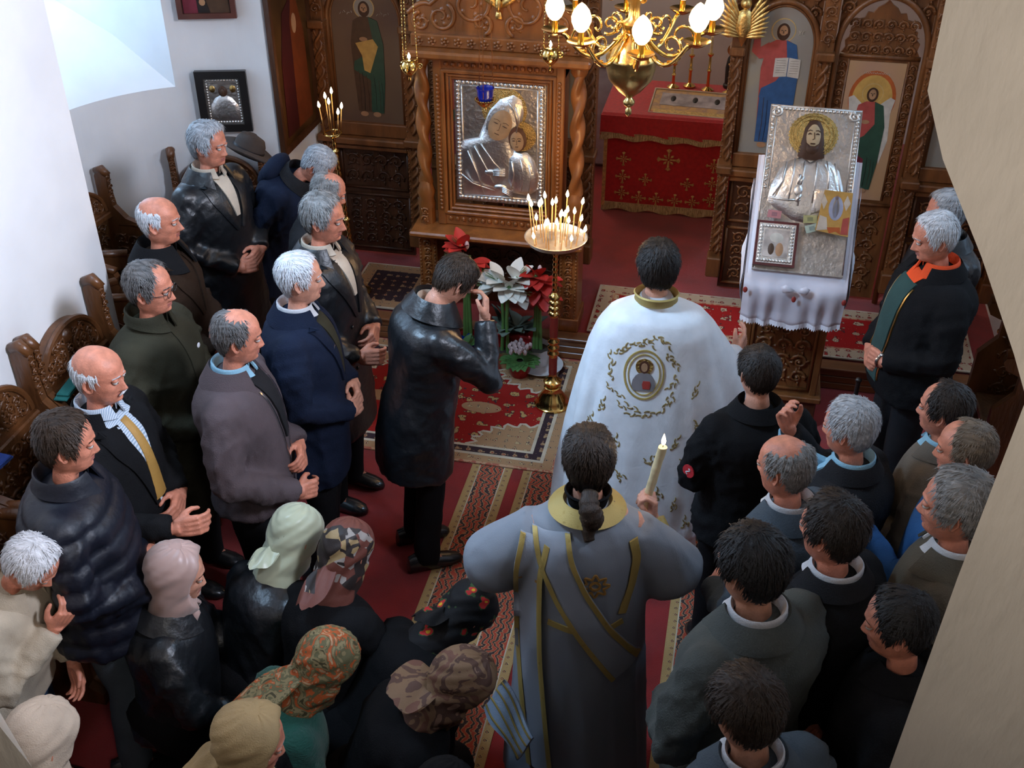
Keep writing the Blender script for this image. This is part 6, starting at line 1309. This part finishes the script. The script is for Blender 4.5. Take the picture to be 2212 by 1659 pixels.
q = person('brown-haired man in a black leather jacket pinching his brow in tears', (-1.10, 4.03, 1.50), 32, lean=12, hyaw=4, hpitch=34, hairk=('short', .013, 'brown'), coat=leather, hem=-.32, bulk=1.12, seed=12, skin=1, wrinkle=.014, flare=1.06,
           armset={-1: ((.24, -.22, .26), (.215, -.085, .50), (-.05, .30, 1), (-.9, .3, .0), 'cup'), 1: ((.06, .25, .18), (.25, .08, .22), (.6, -.6, .2), (-.5, -.5, -.6), 'cup')})
collar(q, leather, gap=26, r=.078, h1=.57, fold=.055, drop=.075, point=.05); shirt_collar(q, shirt_cream); ribbon(q, [(0, .45), (0, .2), (.0, -.25)], .012, 'placket', leather, 1, .006)

# women kneeling on the carpet
floral_black = two('black_floral_scarf', [(0, (.80, .48, .03)), (.42, (.62, .03, .03)), (.60, (.05, .10, .03)), (.68, (.010, .009, .010))], 13, V3, out='Distance', rough=.8)
patchwork = two('patchwork_scarf', [(0, (.27, .06, .035)), (.28, (.35, .24, .11)), (.44, (.03, .022, .02)), (.72, (.34, .30, .27)), (.80, (.16, .05, .035))], 8, V3, out='Color', rough=.55)
autumn = two('autumn_scarf', [(0, (.06, .05, .02)), (.36, (.24, .19, .09)), (.46, (.12, .11, .05)), (.54, (.42, .09, .02)), (.64, (.44, .30, .17))], 14, dist=2.2, rough=.7)
plaid = two('brown_plaid_scarf', [(0, (.16, .07, .045)), (.42, (.22, .13, .07)), (.55, (.10, .05, .035)), (.66, (.27, .16, .11))], 11, dist=1.2, rough=.7)
rose = mat('dusty_pink_silk', (.50, .33, .29), .38, var=.15, vscale=6, sheen=.3); mint = mat('pale_green_satin', (.44, .46, .32), .35, var=.12, vscale=6, sheen=.3); khaki = cloth('khaki_scarf', (.36, .25, .115), .7); cream_scarf = cloth('cream_wool', (.55, .44, .34)); stripes_bg = two('black_gold_scarf', [(0, (.012, .01, .01)), (.62, (.50, .33, .11))], 9, WV, dist=2.5, rough=.7)
def lady(label, head, phi, scarfm, coat, seed, lean=10, hyaw=0, hpitch=8, hairc='brown', knot=True, tail=None, full=0.0, coatname='coat', **k):
    q = person(label, head, phi, lean=lean, hyaw=hyaw, hpitch=hpitch, pose='kneel', hairk=('recede', .008, hairc), coat=coat, coatname=coatname, arm='knees', seed=seed, width=.90, women=True, hs=1.0, legs=black_wool, hp=dict(nose=.85, jaw=.92), voxel=.015, **k)
    headscarf(q, scarfm, seed, knot, tail, full); return q
q = lady('woman kneeling in a dusty pink silk headscarf and black leather coat', (-1.76, 2.58, 1.02), 22, rose, leather, 21, lean=8, hpitch=4, skin=1, bulk=1.2); collar(q, leather, gap=30, r=.08, fold=.06, drop=.06)
q = lady('woman kneeling in a pale green satin headscarf', (-1.49, 2.98, .90), 62, mint, leather, 22, lean=22, hpitch=14, tail=(.08, .05), bulk=1.15)
q = lady('woman kneeling in a brown, black and cream patchwork headscarf', (-1.26, 2.92, .92), 72, patchwork, black_wool, 23, lean=16, hpitch=18, tail=(.15, .055), bulk=1.25)
q = lady('woman bowed down in a black headscarf printed with yellow and red flowers', (-.79, 2.89, .72), 46, floral_black, black_wool, 24, lean=44, hpitch=20, tail=(.10, .05), bulk=1.15)
q = lady('woman kneeling in an orange and olive headscarf and green sweater', (-1.15, 2.40, .90), 38, autumn, green_knit, 25, lean=26, hpitch=12, knot=False, tail=(.24, .075), coatname='sweater', bulk=1.18)
q = lady('woman leaning forward in a brown plaid headscarf', (-.67, 2.37, .95), 18, plaid, black_wool, 26, lean=30, hpitch=10, tail=(.10, .11), full=.03, bulk=1.22)
q = lady('woman in a plain khaki headscarf with white hair at her temple', (-1.16, 1.87, 1.15), 20, khaki, black_wool, 27, lean=6, hpitch=8, tail=(.12, .07), hairc='white', bulk=1.1)
q = lady('woman in a cream wool headscarf beside the gallery pillar', (-1.80, 1.80, 1.08), 62, cream_scarf, brown_wool, 28, lean=14, hpitch=10, tail=(.10, .07), full=.02, bulk=1.1)
q = lady('woman in a black headscarf with gold curved stripes', (-.36, 2.02, .80), 70, stripes_bg, black_wool, 29, lean=18, hpitch=14, bulk=1.1)
q = lady('woman in a crimson coat and black headscarf', (-.64, 1.98, .88), 60, black_wool, magenta, 30, lean=26, hpitch=16, bulk=1.1)

# men on the side of the tall pillar
q = person('dark-haired man in a black jacket with a red sleeve patch', (.18, 3.64, 1.47), 112, hyaw=6, hpitch=10, hairk=('short', .012, 'dark'), coat=black_wool, hem=-.14, bulk=1.16, seed=31, arm='clasp', skin=1)
collar(q, black_wool, gap=24, r=.074, h1=.55, fold=.045, drop=.055)
hit = q.bvh.ray_cast(Vector(xf(q.T, np.array([-.1, .8, .24]))[0]), Vector((0.12, -1, 0)), 2)
if hit[0] is not None:
    patch_red = cloth('red_badge', (.55, .02, .03)); mb = MB(); mb.lathe([(0.001, 0), (.030, 0), (.030, .005), (.001, .006)], n=20)
    o = mb.build('sleeve_patch', patch_red, q.ob, True, 40); o.location = hit[0]; o.rotation_euler = Vector(hit[1]).to_track_quat('Z', 'Y').to_euler()
    mb = MB(); t = np.linspace(-1, 1, 12); mb.tube(np.stack([.010 * np.sin(t * 3), .015 * t, .006 + 0 * t], 1), .0028, 6); mb.tube([(-.008, -.004, .006), (.010, .006, .006)], .0024, 6); mb.build('emblem', shirt_w, o, True, None)
q = person('grey-haired man in a dark blazer raising a hand to his face', (.49, 3.27, 1.52), 152, hyaw=4, hpitch=8, hairk=('short', .016, 'silver'), coat=charcoal, hem=-.14, bulk=1.1, seed=32, width=.92,
           armset={-1: ((.20, -.20, .28), (.27, -.03, .52), (.30, .2, .9), (-.9, .2, .1), 'cup')})
shirt_collar(q, shirt_b); collar(q, charcoal, gap=44, r=.072, fold=.04, drop=.055); vee(q, 'shirt', shirt_b, .49, .25, .05)
q = person('balding man in a slate blue jacket and white collar', (.27, 2.95, 1.56), 148, hyaw=4, hpitch=8, hairk=('ring', .011, 'grey'), top=.090, coat=slate, hem=-.12, bulk=1.06, seed=33, width=.92)
shirt_collar(q, shirt_w); collar(q, slate, gap=40, r=.074, fold=.05, drop=.065)
q = person('man with curly dark brown hair in a black blazer and striped white collar', (.40, 2.60, 1.62), 146, hyaw=4, hpitch=6, hairk=('short', .018, 'dark'), quiff=.1, coat=black_wool, hem=-.12, bulk=1.08, seed=34, width=.92)
shirt_collar(q, shirt_w); collar(q, charcoal, gap=46, r=.072, fold=.04, drop=.05)
q = person('black-haired man in a grey-green jacket', (.17, 2.33, 1.68), 138, hyaw=4, hpitch=8, hairk=('short', .018, 'black'), quiff=.3, coat=greygreen, hem=-.14, bulk=1.14, seed=35, skin=2)
shirt_collar(q, shirt_w); collar(q, greygreen, gap=40, r=.074, fold=.05, drop=.06)
q = person('brown-haired man in a faded grey denim jacket and white collar', (.18, 1.92, 1.58), 130, hyaw=6, hpitch=14, hairk=('short', .018, 'brown'), coat=slate, hem=-.12, bulk=1.10, seed=36, skin=2)
shirt_collar(q, shirt_w); collar(q, slate, gap=36, r=.074, fold=.05, drop=.06)
q = person('dark-haired man in a near-black coat beside the pillar foot', (.58, 2.32, 1.55), 168, hyaw=4, hpitch=10, hairk=('short', .013, 'black'), coat=black_wool, hem=-.3, bulk=1.1, coatname='coat', seed=37, width=.92)
collar(q, black_wool, gap=30)
q = person('grey-haired man in an olive brown jacket and white collar', (.75, 2.73, 1.66), 166, hyaw=2, hpitch=4, hairk=('short', .020, 'grey'), coat=olivebrown, hem=-.12, bulk=1.08, seed=38, width=.9)
shirt_collar(q, shirt_w); collar(q, olivebrown, gap=40, r=.074, fold=.05, drop=.06)
q = person('man with thinning sandy hair in a bright blue jacket with raised fist', (.85, 3.16, 1.56), 164, hyaw=2, hpitch=6, hairk=('high', .010, 'sandy'), coat=blue_jkt, hem=-.12, bulk=1.06, seed=39, width=.9,
           armset={1: ((.12, .24, .20), (.30, .10, .30), (.5, -.5, .6), (-.6, -.5, 0), 'fist')})
shirt_collar(q, shirt_b); collar(q, blue_jkt, gap=34)
q = person('man with slicked dark hair in a taupe tweed jacket', (.83, 3.48, 1.50), 158, hyaw=0, hpitch=4, hairk=('recede', .014, 'dark'), quiff=.3, coat=taupe_jkt, hem=-.12, bulk=1.08, seed=40, width=.9)
shirt_collar(q, shirt_b); collar(q, taupe_jkt, gap=44, r=.072, fold=.04, drop=.05)
q = person('white-haired man in a black jacket with a bright orange shirt collar', (.89, 4.67, 1.60), 196, hyaw=-4, hpitch=14, hairk=('short', .012, 'white'), coat=black_wool, hem=-.12, bulk=1.22, seed=41, skin=0, hp=dict(nose=1.15, wide=1.04), legs=charcoal)
vee(q, 'waistcoat', teal_vest, .46, -.05, .065, .055); vee(q, 'shirt', orange, .50, .36, .062, .008, .006); collar(q, orange, 'shirt_collar', 18, .064, .488, .556, .036, .055, .045); collar(q, black_wool, gap=44, r=.078, fold=.045, drop=.055)
zipper(q, [(.072, .44), (.07, .2), (.06, -.04)], brass_dull); zipper(q, [(-.072, .44), (-.07, .2), (-.06, -.04)], brass_dull)
for h in (.28, .16, .05): button(q, 0, h, .007, white_plastic)
mb = MB(); w = xf(q.T, np.array(arms('clasp')[1][1]))[0]; d = q.T[:3, :3] @ np.array([.30, -.95, -.15]); d /= np.linalg.norm(d); u = np.cross(d, (0, 0, 1)); u /= np.linalg.norm(u); e = np.cross(u, d); t = np.linspace(0, 6.28, 20)
mb.tube(w + d * .012 + (.031 * np.cos(t)[:, None] * u + .029 * np.sin(t)[:, None] * e), .007, 6); wb = mb.build('watch_strap', steel, q.ob)
mb = MB(); mb.ball(w + d * .012 + e * .030, (.014, .014, .010), 12, 8); mb.build('watch_case', steel, wb)
cane_at = q.ob.matrix_basis @ Vector(xf(q.T, np.array([.23, 0, .06]))[0])
q = person('grey-haired man in a dark leather jacket behind the orange-collared man', (1.00, 5.12, 1.52), 192, hpitch=8, hairk=('short', .016, 'silver'), coat=leather, hem=-.15, bulk=1.22, seed=42)
collar(q, leather, gap=30, r=.076, fold=.05, drop=.06)
mb = MB(); mb.tube([(0, 0, .02), (0, 0, .84)], [.009, .011], 10); mb.ball((0, 0, .85), (.016, .014, .014), 10, 8); mb.lathe([(.013, 0), (.014, .03), (.010, .035)], n=10)
cane = mb.build('walking_cane', black_frame, None, True, 40); cane.location = (cane_at.x - .02, cane_at.y, 0)
tag(cane, 'slim dark walking cane held by the orange-collared man', 'cane')
# ------------------------------------------------------------------ priest and deacon
def robe(P, prof, name, m, nfold=9, amp=.03, seed=0, n=112, side=None, flat_back=True):
    a = np.linspace(0, 2 * math.pi, n, endpoint=False); rg = []; g = np.random.RandomState(seed); ph = g.uniform(0, 6, 4); z0, z1 = prof[0][0], prof[-1][0]
    Z = np.linspace(0, 1, 54); pr = np.array(prof, float); tt = np.r_[0, np.cumsum(np.linalg.norm(np.diff(pr[:, :2], axis=0), axis=1))]; tt /= tt[-1]
    for t in Z:
        z, w, db, df = [np.interp(t, tt, pr[:, k]) for k in range(4)]
        k = float(smoothst(.15, .8, t)); fold = np.zeros(n)
        for j in range(3): fold += (np.abs(np.sin(a * (nfold * .5 + j * 1.3) + ph[j] + .6 * math.sin(t * 4 + j))) ** .7 - .6) / 3
        bm = 1 - .75 * np.exp(-((a - math.pi) / .55) ** 2) if flat_back else 1
        r = 1 + amp * 3 * k * fold * bm + .004 * np.sin(a * 21 + t * 13)
        x = np.where(np.cos(a) > 0, df, db) * np.sign(np.cos(a)) * np.abs(np.cos(a)) ** .88 * r; y = w * np.sign(np.sin(a)) * np.abs(np.sin(a)) ** .88 * r
        if side is not None: x, y = side(t, a, x, y)
        rg.append(np.stack([x, y, z + 0 * a], 1))
    hemr = rg[-1] * np.array([.955, .955, 1]); rg.append(hemr); rg.append(rg[-4] * np.array([.93, .93, 1]))
    R0 = np.array(rg); R0[:, :, 0] += P.T[0, 3]
    f = grid_faces(n, len(rg), True) + [tuple(range(n))]
    mb = MB(); mb.add(R0.reshape(-1, 3), f); o = mb.build(name, m, P.ob, True, None)
    P.bvh = BVHTree.FromPolygons(R0.reshape(-1, 3).tolist(), f); return o
P = person('priest with short dark hair in a white embroidered cope', (-.26, 4.16, 1.60), 97, hyaw=3, hpitch=4, hairk=('short', .019, 'dark'), coat_on=False, width=.78, seed=51, cat='person', skin=1,
           armset={-1: ((.03, -.29, .20), (.19, -.385, .15), (.75, -.45, .45), (-.2, .9, -.3), 'relax'), 1: ((.10, .25, .2), (.26, .12, .2), (.9, -.4, .3), (0, -.5, -.8), 'relax')}, legs=black_wool)
hz = P.T[2, 3]; S = P.s
ub = MB(); tt_ = np.linspace(0, 6.283, 40, endpoint=False); ub.loft([np.stack([d * np.cos(tt_) * (1 + .03 * np.sin(tt_ * 9)), w * np.sin(tt_) * (1 + .03 * np.sin(tt_ * 9)), z + 0 * tt_], 1) for z, d, w in ((.03, .24, .30), (.3, .22, .27), (hz, .14, .18))]); ub.build('under_robe', vest_white, P.ob, True, None)
ub = MB(); ub.tube([xf(P.T, np.array(q))[0] for q in ((.04, -.28, .20), (.11, -.335, .175), (.182, -.380, .152))], [.07, .058, .048], 14); ub.build('sleeve', vest_white, P.ob, True, None)
def raise_r(t, a, x, y):
    k = np.exp(-((t - .50) / .24) ** 2) * np.exp(-((a - 4.95) / .6) ** 2); return x + .05 * k, y - .12 * k
robe(P, [(hz + .545, .062, .064, .066), (hz + .51, .085, .078, .080), (hz + .495, .14, .105, .10), (hz + .465, .195, .135, .13), (hz + .40, .240, .16, .16), (hz + .30, .275, .175, .20), (hz + .12, .315, .215, .26), (hz - .12, .355, .255, .30), (hz - .34, .378, .285, .30), (hz - .52, .392, .30, .28), (hz - .57, .390, .298, .27)],
     'cope', vest_white, 10, .062, 3, side=raise_r)
def ring_pts(cy, ch, ry, rh, n=44): t = np.linspace(0, 2 * math.pi, n); return [(cy + ry * math.cos(k), ch + rh * math.sin(k)) for k in t]
collar(P, gold_trim, 'cope_collar', 6, .076, .515, .562, .010, .034, 0)
cy, ch = .035, .262
ribbon(P, ring_pts(cy, ch, .082, .108), .0036, 'medallion_ring', gold_trim, -1, .004, 60)
ribbon(P, ring_pts(cy, ch, .066, .090), .002, 'medallion_ring', gold_trim, -1, .004, 60)
def disc(P, cy, ch, ry, rh, name, m, off, side=-1, top=1.0):
    rows = []
    for v in np.linspace(1, -1, 11):
        w = math.sqrt(max(0, 1 - v * v)) + .02; rows.append([(cy + ry * w * u, ch + rh * v) for u in np.linspace(-1, 1, 9)])
    return skin_patch(P, rows, name, m, side, off, .006)
disc(P, cy, ch + .035, .036, .036, 'saint_halo', gold_halo, .004)
disc(P, cy, ch + .035, .021, .028, 'saint_hair', icon_brown, .006); disc(P, cy, ch + .034, .013, .019, 'saint_face', skin_icon, .008)
skin_patch(P, [[(cy + w * u, ch + h) for u in np.linspace(-1, 1, 7)] for h, w in ((.008, .018), (-.005, .034), (-.025, .046), (-.05, .050), (-.070, .040))], 'saint_robe', icon_greyrobe, -1, .005)
skin_patch(P, [[(cy - .012 + w * u, ch + h) for u in np.linspace(-1, 1, 5)] for h, w in ((-.026, .014), (-.04, .018), (-.06, .014))], 'saint_book', icon_red, -1, .007)
g = random.Random(5)
def sprig(y, h, ang, L):
    d = np.array([math.cos(ang), math.sin(ang)]); nn = np.array([-d[1], d[0]]); b = np.array([y, h])
    for k in range(3):
        c = b + d * L * (k - 1) * .42; sg = (-1) ** k
        ribbon(P, [tuple(c), tuple(c + d * L * .22 + nn * L * .22 * sg), tuple(c + d * L * .46 + nn * L * .16 * sg)], (.0038, .0016), 'embroidery', embroid, -1, .0022, 6, .0006, 3)
for k in range(26):                                       # wreath round the medallion
    t = 2 * math.pi * k / 26 + g.uniform(-.1, .1)
    if .30 < t / (2 * math.pi) < -1: continue
    r = g.uniform(1.18, 1.52); sprig(cy + .10 * r * math.cos(t), ch - .005 + .118 * r * math.sin(t), t + 1.57 + g.uniform(-.5, .5), g.uniform(.035, .055))
for y, h in ((.20, .10), (.13, -.06), (.22, -.20), (.10, -.22), (-.02, -.13), (-.12, -.05), (-.19, .18), (-.22, .02), (-.17, -.16), (-.07, -.30), (.16, -.38), (.03, -.42), (-.14, -.36), (-.25, -.12), (-.24, -.28), (-.20, -.46), (.25, -.40), (.24, .0)):
    sprig(y, h, g.uniform(.4, 2.4), .05); sprig(y + .012, h - .016, g.uniform(.4, 2.4), .035)
sprig(.0, -.5, 1, .05)

D = person('long-haired deacon in a dove grey robe with gold braid and ponytail', (-.35, 2.84, 1.58), 101, hyaw=2, hpitch=8, hairk=('long', .016, 'brown'), coat=robe_grey, hem=-.60, bulk=1.06, coatname='robe', flare=1.0, sleeve=1.0, seed=61, cat='person', skin=1, wrinkle=.004, legs=black_wool, coat_on=False, width=.78,
           armset={-1: ((.02, -.30, .15), (.15, -.235, .305), (.06, -.03, 1), (.0, .95, .2), 'grip'), 1: ((.04, .30, .18), (.22, .20, .10), (.9, -.3, -.2), (0, -.4, -.9), 'relax')})
cb = MB(); hz = D.T[2, 3]; t = np.linspace(0, 2 * math.pi, 40, endpoint=False); rg = []
for h, d, w in ((-.86, .235, .285), (-.6, .215, .265), (-.3, .19, .245), (0, .165, .225), (.2, .155, .215), (.34, .15, .212), (.42, .132, .20), (.455, .11, .175), (.485, .085, .125), (.505, .07, .085), (.515, .06, .065)):
    r = 1 + .035 * smoothst(.1, -.5, h) * (np.abs(np.sin(t * 5 + .8)) - .5)
    rg.append(np.stack([d * np.cos(t) * r - .006, w * np.sin(t) * r, hz + h + 0 * t], 1))
cb.loft(rg)
for sd, pts, rad in ((-1, [(-.01, -.15, .40), (.0, -.23, .30), (.02, -.30, .19), (.06, -.30, .15), (.10, -.285, .17)], (.085, .10, .118, .125, .115)), (1, [(-.01, .15, .40), (.01, .24, .31), (.03, .31, .22), (.08, .31, .17), (.13, .285, .14)], (.085, .10, .116, .120, .112))):
    cb.tube([xf(D.T, np.array(k))[0] for k in pts], rad, 18)
v, f = remesh(cb, .013, 4); f = np.asarray(f); n = vnormals(v, f); v = v + n * (.012 * (ridges(v * np.array([1, 1, .25]), 77, 20) - .35))[:, None]
mb = MB(); mb.add(v, [tuple(k) for k in f.tolist()]); mb.build('robe', robe_grey, D.ob, True, None); D.bvh = BVHTree.FromPolygons(v.tolist(), [tuple(k) for k in f.tolist()])
# forearm cuff, stole, braid
cm = MB(); e0 = np.array([.02, -.30, .15]); e1 = np.array([.15, -.235, .305]); L_ = lambda t: xf(D.T, e0 + (e1 - e0) * t)[0]; cm.tube([L_(.1), L_(.5), L_(.80)], [.062, .056, .050], 16); cm.build('under_sleeve', robe_grey, D.ob)
cm = MB(); cm.tube([L_(.66), L_(.82), L_(.99)], [.056, .053, .047], 16); cm.build('cuff', gold_trim, D.ob)
collar(D, gold_trim, 'robe_collar', 4, .068, .495, .528, .055, .040, .0); collar(D, black_wool, 'cassock_collar', 4, .060, .51, .566, .004, .03, 0)
# stole (orarion): a grey band edged with gold braid crossing the back and falling from the left shoulder
def stole(path, hw, tr=.0085):
    ribbon(D, path, hw, 'stole', stole_m, -1, .012, 44, .003, 8)
    p = np.array(path, float); g = np.gradient(p, axis=0); g /= np.linalg.norm(g, axis=1)[:, None]; nn = np.stack([-g[:, 1], g[:, 0]], 1)
    for k in (-1, 1): ribbon(D, [tuple(x) for x in p + nn * (hw - tr) * k], tr, 'stole_braid', gold_trim, -1, .017, 40, 0, 3)
stole([(.120, .455), (.105, .36), (.05, .22), (-.05, .04), (-.125, -.08), (-.155, -.13)], .062)
stole([(.172, .425), (.195, .30), (.195, .10), (.19, -.10), (.17, -.35), (.145, -.62)], .048)
ribbon(D, [(-.150, .425), (-.165, .36), (-.155, .25), (-.125, .14)], .014, 'sleeve_braid', gold_trim, -1, .008, 26, 0, 3)
ribbon(D, [(.125, .09), (.03, .075), (-.06, .08), (-.13, .10)], .012, 'back_braid', gold_trim, -1, .005, 26, 0, 3)
ochre = cloth('ochre_embroidery', (.42, .22, .05), .6)
for k in range(8):
    t0 = k * math.pi / 4; c = np.array([-.028, .275]); u = np.array([math.cos(t0), math.sin(t0)]); w = np.array([-u[1], u[0]])
    ribbon(D, [tuple(c + u * .026 + w * .012), tuple(c + u * .055), tuple(c + u * .026 - w * .012)], .0032, 'star_embroidery', ochre, -1, .005, 10, 0, 3)
ribbon(D, ring_pts(-.028, .275, .017, .017, 20), .004, 'star_embroidery', ochre, -1, .005, 24, 0, 3)
for p in ([(.19, .30), (.19, .20)], [(.16, .255), (.225, .245)]): ribbon(D, p, .006, 'cross_embroidery', ochre, -1, .014, 10, 0, 3)
# blue lining end of the stole and ponytail
mb = MB(); pts = []
for k in range(30):
    t = k / 29; pts.append((-.112 - .05 * math.sin(min(1, t * 2.2) * 1.57) - .012 * math.sin(t * 7), .006 * math.sin(t * 9), -.085 - .17 * t))
mb.tube(pts, [.020 + .022 * math.sin(math.pi * min(1, .12 + k / 31)) * (1 + .18 * math.sin(k * 1.9)) * (1 - .45 * (k / 29) ** 3) for k in range(30)], 16)
for s2 in range(9):
    th = s2 * .7; q2 = [(p[0] + (.026 + .006 * math.sin(k * .8 + s2)) * math.cos(th + k * .12) * math.sin(math.pi * min(1, .2 + k / 30)), p[1] + .028 * math.sin(th + k * .12) * math.sin(math.pi * min(1, .2 + k / 30)), p[2]) for k, p in enumerate(pts)]
    mb.tube(q2[4:], np.linspace(.009, .004, 26), 6)
head_part(D, mb, 'ponytail', HAIR['brown'])
mb = MB(); mb.lathe([(.020, -.008), (.026, -.004), (.026, .004), (.020, .008)], (-.126, 0, -.088), 16); head_part(D, mb, 'hair_band', black_frame)
# the candle in the deacon's raised hand
hp_ = D.ob.matrix_basis @ Vector(xf(D.T, np.array([.165, -.218, .385]))[0])
k = thing('altar_candle', 'thick pale candle held up in the deacon\'s hand', 'candle', hp_)
mb = MB(); r = []
for j in range(16):
    z = -.07 + .30 * j / 15; a = np.linspace(0, 6.283, 16, endpoint=False); rr = .0155 * (1 + .05 * np.sin(a * 3 + j) + .03 * math.sin(j * 2)); r.append(np.stack([.16 * z + rr * np.cos(a) - .0, rr * np.sin(a), z + 0 * a], 1))
mb.loft(r); mb.build('wax_stem', wax_pale, k, True, 60)
mb = MB(); mb.tube([(.0368, 0, .229), (.038, 0, .245)], .0015, 5); mb.build('wick', black_frame, k)
mb = MB(); mb.lathe([(.001, 0), (.007, .008), (.008, .018), (.005, .032), (.0008, .046)], (.038, 0, .238), 12); mb.build('flame', flame_m, k)
ld = bpy.data.lights.new('candle_glow', 'POINT'); ld.energy = .5; ld.color = (1, .62, .28); ld.shadow_soft_size = .02; lo = bpy.data.objects.new('candle_glow', ld); COL.objects.link(lo); lo.parent = k; lo.location = (.038, 0, .30)
# blue and gold stole end swinging beside the deacon
mb = MB(); rows = []
for j in range(14):
    t = j / 13; c = np.array([-.60, 2.52, .74]) + t * np.array([.13, -.10, -.14]); w = .055 + .012 * math.sin(t * 5)
    rows.append([tuple(c + np.array([.55, .55, .62]) * w * u + np.array([0, 0, .012 * math.sin(t * 6 + u * 2)])) for u in np.linspace(-1, 1, 9)])
V = np.array(rows).reshape(-1, 3); N = len(V); V2 = V + np.array([.004, .006, -.008]); f = grid_faces(9, 14) + [tuple(reversed(x)) for x in grid_faces(9, 14, off=N)]
f += [(i, i + 1, i + 1 + N, i + N) for i in range(8)] + [(117 + i, 118 + i, 118 + i + N, 117 + i + N) for i in range(8)] + [(9 * j, 9 * j + 9, 9 * j + 9 + N, 9 * j + N) for j in range(13)] + [(9 * j + 8, 9 * j + 17, 9 * j + 17 + N, 9 * j + 8 + N) for j in range(13)]
pale_blue = cloth('pale_blue_silk', (.36, .46, .60), .5); mb.add(V, f[:0]); mb = MB(); mb.add(np.concatenate([V, V2]), f); cl = mb.build('ribbon_end', pale_blue, None, True, 60); tag(cl, 'pale blue gold-striped ribbon end swinging beside the grey robe', 'ribbon')
for u in (1, 3, 5, 7):
    mb = MB(); mb.tube([V[9 * j + u] + np.array([-.001, -.002, .003]) for j in range(14)], .004, 6); mb.build('gold_stripe', gold_trim, cl)
bpy.data.scenes.remove(TMP)
for me in [m for m in bpy.data.meshes if m.users == 0]: bpy.data.meshes.remove(me)
